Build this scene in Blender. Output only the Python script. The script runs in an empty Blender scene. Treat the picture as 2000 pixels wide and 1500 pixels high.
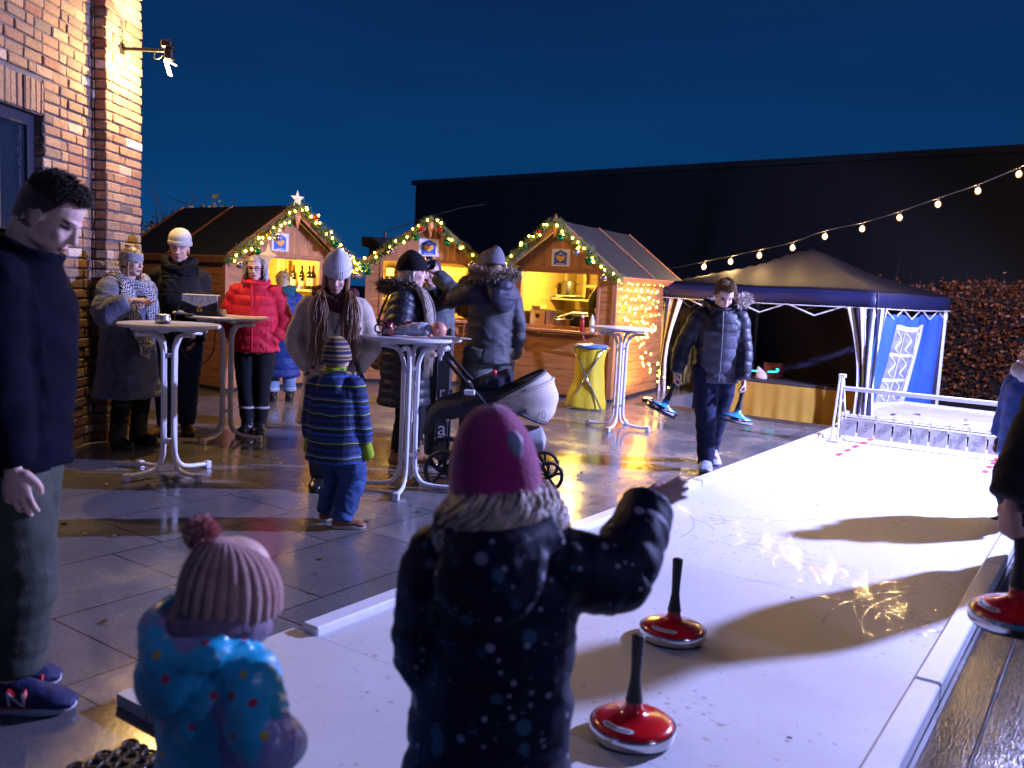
import bpy, math, random
import numpy as np
from mathutils import Vector, Matrix
random.seed(7); rng = np.random.RandomState(11)
R = math.radians
sc = bpy.context.scene
col = sc.collection

# ------------------------------------------------------------------ camera
FPX, HCAM, PITCH, ROLL = 1725.0, 1.49, R(6.34), R(2.8)
_F = np.array([0, math.cos(PITCH), -math.sin(PITCH)]); _R0 = np.array([1., 0, 0]); _U0 = np.array([0, math.sin(PITCH), math.cos(PITCH)])
_R = _R0*math.cos(ROLL)+_U0*math.sin(ROLL); _U = -_R0*math.sin(ROLL)+_U0*math.cos(ROLL)
cd = bpy.data.cameras.new('camera'); cam = bpy.data.objects.new('camera', cd); col.objects.link(cam)
cd.sensor_width = 36.0; cd.lens = FPX*36/2000; cd.clip_start = .05; cd.clip_end = 500
m = Matrix.Identity(4)
for i in range(3):
    m[i][0] = _R[i]; m[i][1] = _U[i]; m[i][2] = -_F[i]
m[2][3] = HCAM
cam.matrix_world = m
cd.dof.use_dof = True; cd.dof.focus_distance = 7.2; cd.dof.aperture_fstop = 2.6; cd.dof.aperture_blades = 9
sc.camera = cam

def at(x, y, Y):
    "world point seen at photo pixel (x, y) at distance Y in front"
    d = _F*FPX+_R*(x-1000)-_U*(y-750)
    return Vector(np.array([0, 0, HCAM])+d*(Y/d[1]))
def gnd(x, y, z=0.):
    d = _F*FPX+_R*(x-1000)-_U*(y-750)
    return Vector(np.array([0, 0, HCAM])+d*((z-HCAM)/d[2]))

# ------------------------------------------------------------------ sky at blue hour
w = bpy.data.worlds.new('World'); sc.world = w; w.use_nodes = True
nt = w.node_tree; nt.nodes.clear()
o_ = nt.nodes.new('ShaderNodeOutputWorld'); b_ = nt.nodes.new('ShaderNodeBackground')
tc = nt.nodes.new('ShaderNodeTexCoord'); sx = nt.nodes.new('ShaderNodeSeparateXYZ'); cr = nt.nodes.new('ShaderNodeValToRGB')
nt.links.new(tc.outputs['Generated'], sx.inputs[0]); nt.links.new(sx.outputs['Z'], cr.inputs[0])
cn = nt.nodes.new('ShaderNodeTexNoise'); cn.inputs['Scale'].default_value = 2.6; cn.inputs['Detail'].default_value = 5; cmap = nt.nodes.new('ShaderNodeMapping'); cmap.inputs['Scale'].default_value = (1, 1, 3.5)
nt.links.new(tc.outputs['Generated'], cmap.inputs[0]); nt.links.new(cmap.outputs[0], cn.inputs['Vector'])
cm = nt.nodes.new('ShaderNodeMapRange'); cm.inputs[1].default_value = .3; cm.inputs[2].default_value = .7; cm.inputs[3].default_value = .88; cm.inputs[4].default_value = 1.12; nt.links.new(cn.outputs[0], cm.inputs[0])
cx_ = nt.nodes.new('ShaderNodeMix'); cx_.data_type = 'RGBA'; cx_.blend_type = 'MULTIPLY'; cx_.inputs[0].default_value = 1; nt.links.new(cr.outputs[0], cx_.inputs[6]); nt.links.new(cm.outputs[0], cx_.inputs[7])
nt.links.new(cx_.outputs[2], b_.inputs[0]); nt.links.new(b_.outputs[0], o_.inputs[0])
e = cr.color_ramp.elements
e[0].position = 0.0; e[0].color = (.004, .058, .19, 1)
e[1].position = .62; e[1].color = (.003, .009, .040, 1)
for p, c in ((.10, (.002, .042, .150, 1)), (.22, (.0024, .029, .112, 1)), (.36, (.0030, .020, .082, 1))):
    q = e.new(p); q.color = c
b_.inputs[1].default_value = 1.0

sc.view_settings.view_transform = 'Standard'; sc.view_settings.look = 'None'
sc.view_settings.exposure = 0; sc.view_settings.gamma = 1; sc.view_settings.use_curve_mapping = False
sc.render.engine = 'CYCLES'
cy = sc.cycles
cy.use_denoising = True
try: cy.denoiser = 'OPENIMAGEDENOISE'
except Exception: pass
cy.max_bounces = 6; cy.diffuse_bounces = 3; cy.glossy_bounces = 3; cy.transmission_bounces = 4; cy.transparent_max_bounces = 6
cy.sample_clamp_indirect = 4; cy.caustics_reflective = False; cy.caustics_refractive = False
cy.use_light_tree = True

# light levels of the lamps built further down
FLOOD_POS = Vector((6.3, 6.9, 3.4)); FLOOD_W = 7200; FILL_POS = Vector((5.2, -1.6, 3.6)); FILL_W = 230; FLOOD_COL = (.37, .42, 1.0)
WALL_W = 190; HUT_W = 135; BULB_E = 1650; FAIRY_E = 70; WARM = (1, .60, .17)

# ------------------------------------------------------------------ materials
_M = {}
def lnk(t, a, b): t.links.new(a, b)
def mat(name, c, rough=.6, metal=0., var=0., vs=6., bump=0., bs=40., spec=.5, emit=0., ecol=None, coat=0., sheen=0., fn=None, stretch=(1, 1, 1), trans=0., sss=0.):
    if name in _M: return _M[name]
    M = bpy.data.materials.new(name); M.use_nodes = True; t = M.node_tree; p = t.nodes['Principled BSDF']
    p.inputs['Base Color'].default_value = (*c, 1); p.inputs['Roughness'].default_value = rough; p.inputs['Metallic'].default_value = metal
    p.inputs['Specular IOR Level'].default_value = spec
    if coat: p.inputs['Coat Weight'].default_value = coat; p.inputs['Coat Roughness'].default_value = .08
    if sheen: p.inputs['Sheen Weight'].default_value = sheen
    if trans: p.inputs['Transmission Weight'].default_value = trans
    if sss: p.inputs['Subsurface Weight'].default_value = sss; p.inputs['Subsurface Radius'].default_value = (.012, .005, .003)
    if emit: p.inputs['Emission Color'].default_value = (*(ecol or c), 1); p.inputs['Emission Strength'].default_value = emit
    tcn = t.nodes.new('ShaderNodeTexCoord'); mp = t.nodes.new('ShaderNodeMapping'); mp.inputs['Scale'].default_value = stretch
    lnk(t, tcn.outputs['Object'], mp.inputs[0])
    if var:
        n = t.nodes.new('ShaderNodeTexNoise'); n.inputs['Scale'].default_value = vs; n.inputs['Detail'].default_value = 5
        lnk(t, mp.outputs[0], n.inputs['Vector'])
        r = t.nodes.new('ShaderNodeMapRange'); r.inputs[1].default_value = .3; r.inputs[2].default_value = .7
        r.inputs[3].default_value = 1-var; r.inputs[4].default_value = 1+var; lnk(t, n.outputs[0], r.inputs[0])
        mx = t.nodes.new('ShaderNodeMix'); mx.data_type = 'RGBA'; mx.blend_type = 'MULTIPLY'; mx.inputs[0].default_value = 1
        mx.inputs[6].default_value = (*c, 1); lnk(t, r.outputs[0], mx.inputs[7]); lnk(t, mx.outputs[2], p.inputs['Base Color'])
    if bump:
        n = t.nodes.new('ShaderNodeTexNoise'); n.inputs['Scale'].default_value = bs; n.inputs['Detail'].default_value = 4
        lnk(t, mp.outputs[0], n.inputs['Vector'])
        b = t.nodes.new('ShaderNodeBump'); b.inputs['Strength'].default_value = bump; b.inputs['Distance'].default_value = .01
        lnk(t, n.outputs[0], b.inputs['Height']); lnk(t, b.outputs[0], p.inputs['Normal'])
    if fn: fn(t, p, mp)
    _M[name] = M
    return M
def node(t, k, **kw):
    n = t.nodes.new(k)
    for a, v in kw.items(): setattr(n, a, v)
    return n
def ramp(t, src, stops, const=False):
    r = node(t, 'ShaderNodeValToRGB'); e = r.color_ramp.elements
    if const: r.color_ramp.interpolation = 'CONSTANT'
    e[0].position, e[0].color = stops[0][0], (*stops[0][1], 1); e[1].position, e[1].color = stops[-1][0], (*stops[-1][1], 1)
    for p, c in stops[1:-1]: q = e.new(p); q.color = (*c, 1)
    lnk(t, src, r.inputs[0]); return r

# ------------------------------------------------------------------ mesh helpers
class MB:
    def __init__(s): s.v = []; s.f = []; s.c = []; s.cur = 0.
    def add(s, V, F):
        k = len(s.v); s.v += [tuple(float(q) for q in p) for p in V]; s.f += [tuple(i+k for i in f) for f in F]; s.c += [s.cur]*len(F); return s
    def box(s, lo, hi, M=None, ch=0.):
        x0, y0, z0 = lo; x1, y1, z1 = hi
        V = [(x, y, z) for z in (z0, z1) for y in (y0, y1) for x in (x0, x1)]
        F = [(0, 2, 3, 1), (4, 5, 7, 6), (0, 1, 5, 4), (2, 6, 7, 3), (0, 4, 6, 2), (1, 3, 7, 5)]
        if M is not None: V = [M @ Vector(p) for p in V]
        return s.add(V, F)
    def rbox(s, lo, hi, r, M=None):
        "box with chamfered edges"
        V = []; F = []
        lo = list(lo); hi = list(hi); idx = {}
        for sx_ in (0, 1):
            for sy in (0, 1):
                for sz in (0, 1):
                    c = [(lo, hi)[sx_][0], (lo, hi)[sy][1], (lo, hi)[sz][2]]; d = [1-2*sx_, 1-2*sy, 1-2*sz]
                    for ax in range(3):
                        p = [c[k]+(0 if k == ax else d[k]*r) for k in range(3)]
                        idx[(sx_, sy, sz, ax)] = len(V); V.append(p)
        for ax in range(3):
            o = [k for k in range(3) if k != ax]
            for sd in (0, 1):
                q = []
                for a, b in ((0, 0), (1, 0), (1, 1), (0, 1)):
                    k = [0, 0, 0]; k[ax] = sd; k[o[0]] = a; k[o[1]] = b; q.append(idx[(*k, ax)])
                F.append(tuple(q))
            for a in (0, 1):
                for b in (0, 1):
                    k0 = [0]*3; k0[o[0]] = a; k0[o[1]] = b; k1 = list(k0); k1[ax] = 1
                    F.append((idx[(*k0, o[0])], idx[(*k1, o[0])], idx[(*k1, o[1])], idx[(*k0, o[1])]))
        for sx_ in (0, 1):
            for sy in (0, 1):
                for sz in (0, 1): F.append(tuple(idx[(sx_, sy, sz, a)] for a in range(3)))
        if M is not None: V = [M @ Vector(p) for p in V]
        return s.add(V, F)
    def tube(s, P, r, n=8, sub=1, **k):
        V, F = loft(P, r if isinstance(r, (list, tuple)) else [r]*len(P), n=n, sub=sub, **k); return s.add(V, F)
    def lathe(s, prof, n=24, M=None, cap=True):
        V = []; F = []
        for (r, z) in prof:
            for i in range(n):
                a = 2*math.pi*i/n; V.append((r*math.cos(a), r*math.sin(a), z))
        for j in range(len(prof)-1):
            for i in range(n):
                F.append((j*n+i, j*n+(i+1) % n, (j+1)*n+(i+1) % n, (j+1)*n+i))
        if cap:
            F.append(tuple(reversed(range(n)))); F.append(tuple((len(prof)-1)*n+i for i in range(n)))
        if M is not None: V = [M @ Vector(p) for p in V]
        return s.add(V, F)
    def ell(s, c, r, n=16, m_=10, M=None):
        V, F = ellipsoid(c, r, n, m_)
        if M is not None: V = [M @ Vector(p) for p in V]
        return s.add(V, F)
    def prism(s, pts, d, M=None):
        "polygon in the local xz plane, thickness d along y"
        n = len(pts); V = [(x, 0, z) for x, z in pts]+[(x, d, z) for x, z in pts]
        F = [tuple(range(n)), tuple(reversed(range(n, 2*n)))]+[(i, i+n, (i+1) % n+n, (i+1) % n) for i in range(n)]
        if M is not None: V = [M @ Vector(p) for p in V]
        return s.add(V, F)
    def build(s, name, material, parent=None, smooth=False, fix=True, ang=None):
        me = bpy.data.meshes.new(name); me.from_pydata(s.v, [], s.f); me.update()
        if any(s.c):
            a = me.attributes.new('rnd', 'FLOAT', 'FACE'); a.data.foreach_set('value', s.c)
        return link(name, me, material, parent, smooth, fix, ang)
def link(name, me, material, parent=None, smooth=False, fix=True, ang=None):
    if fix:
        import bmesh
        bm = bmesh.new(); bm.from_mesh(me); bmesh.ops.recalc_face_normals(bm, faces=bm.faces); bm.to_mesh(me); bm.free()
    if smooth or ang:
        me.polygons.foreach_set('use_smooth', [True]*len(me.polygons))
        if ang: me.set_sharp_from_angle(angle=R(ang))
    for mm in (material if isinstance(material, (list, tuple)) else [material]): me.materials.append(mm)
    o = bpy.data.objects.new(name, me); col.objects.link(o)
    if parent is not None: o.parent = parent
    return o
def catmull(P, sub):
    P = np.array(P, float)
    if sub <= 1 or len(P) < 3: return P
    Q = np.vstack([2*P[0]-P[1], P, 2*P[-1]-P[-2]]); out = []
    for i in range(1, len(Q)-2):
        p0, p1, p2, p3 = Q[i-1:i+3]
        for k in range(sub):
            t = k/sub; out.append(.5*((2*p1)+(-p0+p2)*t+(2*p0-5*p1+4*p2-p3)*t*t+(-p0+3*p1-3*p2+p3)*t**3))
    out.append(Q[-2]); return np.array(out)
def nrm(v):
    v = np.array(v, float); return v/max(1e-9, np.linalg.norm(v))
def loft(P, Rr, n=12, side=None, sub=1, cap=True, dome=.35):
    Rr = np.array([(q, q) if not isinstance(q, (tuple, list)) else q[:2] for q in Rr], float); P = np.array([tuple(p) for p in P], float)
    if sub > 1:
        Rr = np.abs(catmull(Rr, sub)); P = catmull(P, sub)
    N = len(P); V = []; F = []
    S = None
    for i in range(N):
        T = nrm(P[min(i+1, N-1)]-P[max(i-1, 0)])
        if side is not None: s0 = np.array(side, float)
        elif S is None: s0 = np.array([1., 0, 0]) if abs(T[0]) < .8 else np.array([0, 1., 0])
        else: s0 = S
        S = nrm(s0-T*(s0@T)); B = np.cross(T, S)
        for k in range(n):
            a = 2*math.pi*k/n; V.append(P[i]+S*Rr[i, 0]*math.cos(a)+B*Rr[i, 1]*math.sin(a))
    for i in range(N-1):
        for k in range(n): F.append((i*n+k, i*n+(k+1) % n, (i+1)*n+(k+1) % n, (i+1)*n+k))
    if cap:
        a = len(V); V.append(P[0]-nrm(P[1]-P[0])*Rr[0].min()*dome); V.append(P[-1]+nrm(P[-1]-P[-2])*Rr[-1].min()*dome)
        for k in range(n): F.append((a, (k+1) % n, k)); F.append((a+1, (N-1)*n+k, (N-1)*n+(k+1) % n))
    return V, F
def ellipsoid(c, r, n=16, m_=10):
    V = [(c[0], c[1], c[2]-r[2])]; F = []
    for j in range(1, m_):
        t = -math.pi/2+math.pi*j/m_
        for i in range(n):
            a = 2*math.pi*i/n; V.append((c[0]+r[0]*math.cos(t)*math.cos(a), c[1]+r[1]*math.cos(t)*math.sin(a), c[2]+r[2]*math.sin(t)))
    V.append((c[0], c[1], c[2]+r[2])); e = len(V)-1
    for i in range(n):
        F.append((0, 1+(i+1) % n, 1+i)); F.append((e, 1+(m_-2)*n+i, 1+(m_-2)*n+(i+1) % n))
    for j in range(m_-2):
        for i in range(n): F.append((1+j*n+i, 1+j*n+(i+1) % n, 1+(j+1)*n+(i+1) % n, 1+(j+1)*n+i))
    return V, F
# numpy value noise, range about -1..1
_H = rng.rand(64, 64, 64)
def vnoise(p):
    i = np.floor(p).astype(int); f = p-i; f = f*f*(3-2*f); i &= 63; j = (i+1) & 63
    def h(a, b, c): return _H[a, b, c]
    x0, y0, z0 = i.T; x1, y1, z1 = j.T; fx, fy, fz = f.T
    a = h(x0, y0, z0)*(1-fx)+h(x1, y0, z0)*fx; b = h(x0, y1, z0)*(1-fx)+h(x1, y1, z0)*fx
    c = h(x0, y0, z1)*(1-fx)+h(x1, y0, z1)*fx; d = h(x0, y1, z1)*(1-fx)+h(x1, y1, z1)*fx
    return 2*((a*(1-fy)+b*fy)*(1-fz)+(c*(1-fy)+d*fy)*fz)-1
def getv(me):
    a = np.empty(len(me.vertices)*3); me.vertices.foreach_get('co', a); return a.reshape(-1, 3)
def getn(me):
    a = np.empty(len(me.vertices)*3); me.vertices.foreach_get('normal', a); return a.reshape(-1, 3)
def setv(me, v): me.vertices.foreach_set('co', v.ravel()); me.update()
def remesh(parts, vox, it=3, f=.5):
    mb = MB()
    for V, F in parts: mb.add(V, F)
    me = bpy.data.meshes.new('t'); me.from_pydata(mb.v, [], mb.f)
    import bmesh
    bm = bmesh.new(); bm.from_mesh(me); bmesh.ops.recalc_face_normals(bm, faces=bm.faces); bm.to_mesh(me); bm.free()
    o = bpy.data.objects.new('t', me); col.objects.link(o)
    q = o.modifiers.new('r', 'REMESH'); q.mode = 'VOXEL'; q.voxel_size = vox
    if it: q = o.modifiers.new('s', 'SMOOTH'); q.factor = f; q.iterations = it
    dg = bpy.context.evaluated_depsgraph_get(); r = bpy.data.meshes.new_from_object(o.evaluated_get(dg))
    bpy.data.objects.remove(o); bpy.data.meshes.remove(me)
    return r

def tag(o, label=None, cat=None, group=None, kind=None):
    if label: o['label'] = label
    if cat: o['category'] = cat
    if group: o['group'] = group
    if kind: o['kind'] = kind
    return o
def thing(name, label, cat, loc=(0, 0, 0), rz=0., group=None):
    o = bpy.data.objects.new(name, None); col.objects.link(o); o.location = loc; o.rotation_euler = (0, 0, rz); o.empty_display_size = .1
    return tag(o, label, cat, group)
def copy_tree(o, parent=None):
    c = o.copy(); col.objects.link(c); c.parent = parent
    for ch in list(o.children): copy_tree(ch, c)
    return c
def text(name, s, size, material, parent, M, ext=.001, sx_=1.):
    cu = bpy.data.curves.new(name, 'FONT'); cu.body = s; cu.size = size; cu.extrude = ext; cu.align_x = 'CENTER'; cu.align_y = 'CENTER'
    tmp = bpy.data.objects.new('t', cu); col.objects.link(tmp); dg = bpy.context.evaluated_depsgraph_get(); me = bpy.data.meshes.new_from_object(tmp.evaluated_get(dg)); bpy.data.objects.remove(tmp); me.materials.clear(); me.materials.append(material); me.polygons.foreach_set('material_index', [0]*len(me.polygons))
    o = bpy.data.objects.new(name, me); col.objects.link(o)
    if parent is not None: o.parent = parent
    o.matrix_local = M @ Matrix.Diagonal((sx_, 1, 1, 1)); return o
def lamp(name, kind, loc, power, c, parent=None, size=.03, target=None, cone=None, blend=.3):
    l = bpy.data.lights.new(name, kind); l.energy = power; l.color = c; l.shadow_soft_size = size
    o = bpy.data.objects.new(name, l); col.objects.link(o); o.location = loc
    if cone: l.spot_size = R(cone); l.spot_blend = blend
    if target is not None: o.rotation_euler = (Vector(target)-Vector(loc)).to_track_quat('-Z', 'Y').to_euler()
    if parent is not None: o.parent = parent
    return o
def rotz(a): return Matrix.Rotation(a, 4, 'Z')
def T(x, y, z): return Matrix.Translation((x, y, z))

black = mat('black_metal', (.012, .012, .014), .4, .3)
white_paint = mat('white_paint', (.78, .78, .80), .35, var=.06, vs=8, bump=.03, bs=60)
white_plastic = mat('white_plastic', (.8, .8, .8), .4)
steel = mat('steel', (.55, .55, .56), .25, 1.0, bump=.05, bs=80, stretch=(1, 1, 12))
chrome = mat('chrome', (.75, .75, .77), .15, 1.0)
glow = mat('lamp_glow', (1, .7, .3), .5, emit=BULB_E, ecol=(1, .66, .30))
fairy = mat('fairy_glow', (1, .8, .4), .5, emit=FAIRY_E, ecol=(1, .48, .035))
rubber = mat('black_rubber', (.015, .015, .016), .65, bump=.2, bs=90)
# ================================================================== SETTING
UV = Vector((.570, .822, 0)).normalized(); NV = Vector((UV.y, -UV.x, 0))
LM = Matrix(((NV.x, UV.x, 0, 0), (NV.y, UV.y, 0, 0), (0, 0, 1, 0), (0, 0, 0, 1)))     # lane frame: x across, y along
LMI = LM.inverted()

def soil_fn(t, p, mp): pass
garden_m = mat('garden_soil', (.016, .018, .010), .95, var=.5, vs=3, bump=.6, bs=14)
mb = MB(); mb.add([(-150, -60, -.4), (150, -60, -.4), (150, 220, -.4), (-150, 220, -.4)], [(0, 1, 2, 3)])
tag(mb.build('ground', garden_m), kind='structure')

def pave_fn(t, p, mp):
    s = node(t, 'ShaderNodeSeparateXYZ'); lnk(t, mp.outputs[0], s.inputs[0])
    cx = node(t, 'ShaderNodeCombineXYZ')
    a = node(t, 'ShaderNodeMath', operation='ADD'); a.inputs[1].default_value = 40*.93-.01; lnk(t, s.outputs['Y'], a.inputs[0])
    b = node(t, 'ShaderNodeMath', operation='ADD'); b.inputs[1].default_value = 2.965+.63*60; lnk(t, s.outputs['X'], b.inputs[0])
    lnk(t, a.outputs[0], cx.inputs[0]); lnk(t, b.outputs[0], cx.inputs[1])
    br = node(t, 'ShaderNodeTexBrick'); br.offset = .31; br.inputs['Scale'].default_value = 1; br.inputs['Mortar Size'].default_value = .0045
    br.inputs['Mortar Smooth'].default_value = .1; br.inputs['Brick Width'].default_value = .93; br.inputs['Row Height'].default_value = .63
    br.inputs['Color1'].default_value = (.135, .128, .132, 1); br.inputs['Color2'].default_value = (.185, .175, .175, 1); br.inputs['Mortar'].default_value = (.012, .011, .011, 1)
    lnk(t, cx.outputs[0], br.inputs['Vector'])
    n1 = node(t, 'ShaderNodeTexNoise'); n1.inputs['Scale'].default_value = 1.7; n1.inputs['Detail'].default_value = 8; n1.inputs['Roughness'].default_value = .62; lnk(t, mp.outputs[0], n1.inputs['Vector'])
    n2 = node(t, 'ShaderNodeTexNoise'); n2.inputs['Scale'].default_value = 46; n2.inputs['Detail'].default_value = 6; lnk(t, mp.outputs[0], n2.inputs['Vector'])
    r1 = ramp(t, n1.outputs[0], [(.3, (.80, .79, .78)), (.55, (1, 1, 1)), (.75, (1.0, .95, .9))])
    mx = node(t, 'ShaderNodeMix', data_type='RGBA', blend_type='MULTIPLY'); mx.inputs[0].default_value = .8
    lnk(t, br.outputs['Color'], mx.inputs[6]); lnk(t, r1.outputs[0], mx.inputs[7])
    r3 = ramp(t, n2.outputs[0], [(.25, (.75, .75, .75)), (.75, (1.2, 1.2, 1.2))])
    mx2 = node(t, 'ShaderNodeMix', data_type='RGBA', blend_type='MULTIPLY'); mx2.inputs[0].default_value = .8
    lnk(t, mx.outputs[2], mx2.inputs[6]); lnk(t, r3.outputs[0], mx2.inputs[7]); lnk(t, mx2.outputs[2], p.inputs['Base Color'])
    rr = ramp(t, n1.outputs[0], [(.36, (.08, .08, .08)), (.5, (.17, .17, .17)), (.68, (.36, .36, .36))])
    lnk(t, rr.outputs[0], p.inputs['Roughness'])
    h = node(t, 'ShaderNodeMath', operation='MULTIPLY_ADD'); h.inputs[1].default_value = -1.0; lnk(t, br.outputs['Fac'], h.inputs[0])
    h2 = node(t, 'ShaderNodeMath', operation='MULTIPLY'); h2.inputs[1].default_value = .22; lnk(t, n2.outputs[0], h2.inputs[0]); lnk(t, h2.outputs[0], h.inputs[2])
    b1 = node(t, 'ShaderNodeBump'); b1.inputs['Strength'].default_value = .35; b1.inputs['Distance'].default_value = .006; lnk(t, h.outputs[0], b1.inputs['Height']); lnk(t, b1.outputs[0], p.inputs['Normal'])
pave = mat('wet_paving', (.1, .1, .1), .3, fn=pave_fn, spec=.55)
TE = 10.55; TN = -5.35
mb = MB()
P = [(-40, -25), (14, -25), (14, TE), (TN, TE), (TN, 18), (-40, 18)]
V = [(x, y, 0) for x, y in P]+[(x, y, -.395) for x, y in P]; n = len(P)
mb.add(V, [tuple(range(n))]+[(i, (i+1) % n, (i+1) % n+n, i+n) for i in range(n)])
o = mb.build('paved_terrace', pave); o.matrix_world = LM; tag(o, kind='structure')
# wooden edging and step along the terrace edge
wetwood = mat('dark_wet_wood', (.022, .015, .010), .3, var=.5, vs=5, bump=.5, bs=9, stretch=(14, 1, 14), spec=.6)
edge = mat('edging_wood', (.06, .04, .025), .6, var=.4, vs=6, bump=.3, bs=20)
mb = MB()
for k, (n0, n1, du, z) in enumerate([(TN+.02, 3.5, 0, .004), (-3.35, 2.5, .31, -.13), (-3.35, 2.5, .62, -.26)]):
    for j in range(2): mb.rbox((n0, TE+.01+du+j*.15, z-.03), (n1, TE+.01+du+j*.15+.145, z), .004)
o = mb.build('step_boards', edge); o.matrix_world = LM; tag(o, kind='structure')

# ------------------------------------------------------------------ curling lane
def lane_fn(t, p, mp):
    n1 = node(t, 'ShaderNodeTexNoise'); n1.inputs['Scale'].default_value = 30; n1.inputs['Detail'].default_value = 3; lnk(t, mp.outputs[0], n1.inputs['Vector'])
    n0 = node(t, 'ShaderNodeTexNoise'); n0.inputs['Scale'].default_value = 1.3; n0.inputs['Detail'].default_value = 6; lnk(t, mp.outputs[0], n0.inputs['Vector'])
    s = node(t, 'ShaderNodeMath', operation='MULTIPLY_ADD'); s.inputs[1].default_value = .35; lnk(t, n0.outputs[0], s.inputs[0]); lnk(t, n1.outputs[0], s.inputs[2])
    r = ramp(t, s.outputs[0], [(.72, (.70, .69, .68)), (.86, (.67, .65, .63)), (.91, (.42, .34, .28))])
    r0 = ramp(t, n0.outputs[0], [(.3, (.84, .83, .82)), (.7, (1, 1, 1))])
    mx = node(t, 'ShaderNodeMix', data_type='RGBA', blend_type='MULTIPLY'); mx.inputs[0].default_value = 1
    lnk(t, r.outputs[0], mx.inputs[6]); lnk(t, r0.outputs[0], mx.inputs[7]); lnk(t, mx.outputs[2], p.inputs['Base Color'])
    rr = ramp(t, n0.outputs[0], [(.35, (.42, .42, .42)), (.65, (.58, .58, .58))]); lnk(t, rr.outputs[0], p.inputs['Roughness'])
    n2 = node(t, 'ShaderNodeTexNoise'); n2.inputs['Scale'].default_value = 160; n2.inputs['Detail'].default_value = 2; lnk(t, mp.outputs[0], n2.inputs['Vector'])
    b1 = node(t, 'ShaderNodeBump'); b1.inputs['Strength'].default_value = .16; b1.inputs['Distance'].default_value = .004; lnk(t, n2.outputs[0], b1.inputs['Height']); lnk(t, b1.outputs[0], p.inputs['Normal']); lnk(t, b1.outputs[0], p.inputs['Coat Normal']); p.inputs['Specular IOR Level'].default_value = .4
lane_m = mat('white_lane_plastic', (.7, .7, .7), .35, fn=lane_fn)
LZ = .045
lane = thing('curling_lane', 'long white plastic curling lane with raised white edge boards on the wet paving', 'curling lane')
lane.matrix_world = LM
mb = MB(); mb.rbox((-2.70, 1.62, .002), (-.54, 2.3992, LZ), .0006)
y = 2.4
while y < 10.2: mb.rbox((-2.555, y, .002), (-.545, min(y+1.953, 10.25), LZ), .0006); y += 1.954
mb.build('lane_panel', lane_m, lane)
for s0 in (0, 1):
    y = 2.4 if s0 == 0 else 1.62
    while y < 10.2:
        b = MB(); x0 = -2.655 if s0 == 0 else -.54; b.rbox((x0, y, .002), (x0+.094, min(y+1.94, 10.25), .080), .007); b.build('edge_board', white_paint, lane); y += 1.96
red_tape = mat('red_tape', (.7, .02, .06), .5)
for (pa, pb, k) in (((1634, 890), (1738, 843), 7), ((1922, 924), (1975, 872), 7)):
    a = LMI @ gnd(*pa, LZ); b = LMI @ gnd(*pb, LZ); b.x = a.x
    for i in range(k):
        mb = MB(); f0 = i/k; f1 = f0+.55/k; mb.box((a.x-.025, a.y+(b.y-a.y)*f0, LZ+.001), (a.x+.025, a.y+(b.y-a.y)*f1, LZ+.004)); mb.build('tape_marking', red_tape, lane)
# shallow skid ridges left by the turning stocks: thin raised burrs of the same plastic
mb = MB()
burr = mat('lane_burr', (.68, .67, .66), .085, spec=.8)
def arc(cx, cy, r, a0, a1, wd):
    n_ = max(8, int(abs(a1-a0)*r/.03)); pts = []
    for i in range(n_+1):
        a = a0+(a1-a0)*i/n_; pts.append((cx+r*math.cos(a), cy+r*math.sin(a)))
    V = []; F = []
    for i, (x, y) in enumerate(pts):
        a = a0+(a1-a0)*i/n_
        for k in range(5):
            q = math.pi*k/4; rr = r+wd*math.cos(q); V.append((cx+rr*math.cos(a), cy+rr*math.sin(a), LZ+.0002+wd*.035*math.sin(q)))
    for i in range(n_):
        for k in range(4): F.append((i*5+k, i*5+k+1, (i+1)*5+k+1, (i+1)*5+k))
    mb.add(V, F)
spots = [(-2.0, 5.4), (-1.66, 5.18), (-1.63, 5.15), (-1.41, 4.94), (-1.18, 4.8), (-.97, 4.61), (-.95, 4.58), (-.77, 4.41), (-.66, 4.27)]
for k in range(80):
    px_, py_ = spots[k % len(spots)]; r = random.choice((.10, .16, .24, .34, .5, .8))*random.uniform(.8, 1.2); a = random.uniform(0, 6.28); ln = random.uniform(.35, .9)
    cx, cy_ = px_+random.gauss(0, .07)-r*math.cos(a), py_+random.gauss(0, .09)-r*math.sin(a); ln = min(ln, .55/r)
    arc(cx, cy_, r, a-ln*random.uniform(.2, .8), a+ln, random.uniform(.0030, .0062))
for k in range(10):
    r = random.uniform(.3, 1.3); a = random.uniform(0, 6.28); arc(random.uniform(-2.3, -.7), random.uniform(2.3, 5.5), r, a, a+.5/r, random.uniform(.0015, .003))
V2 = [(x, y, z) for x, y, z in mb.v]
keep = [f for f in mb.f if all(-2.5 < V2[i][0] < -.6 and V2[i][1] > 1.7 for i in f)]; mb.f = keep; mb.c = [0]*len(keep)
burr.node_tree.nodes['Principled BSDF'].inputs['IOR'].default_value = 2.1
tag(mb.build('skid_marks', burr, lane, smooth=True), kind='stuff')

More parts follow.
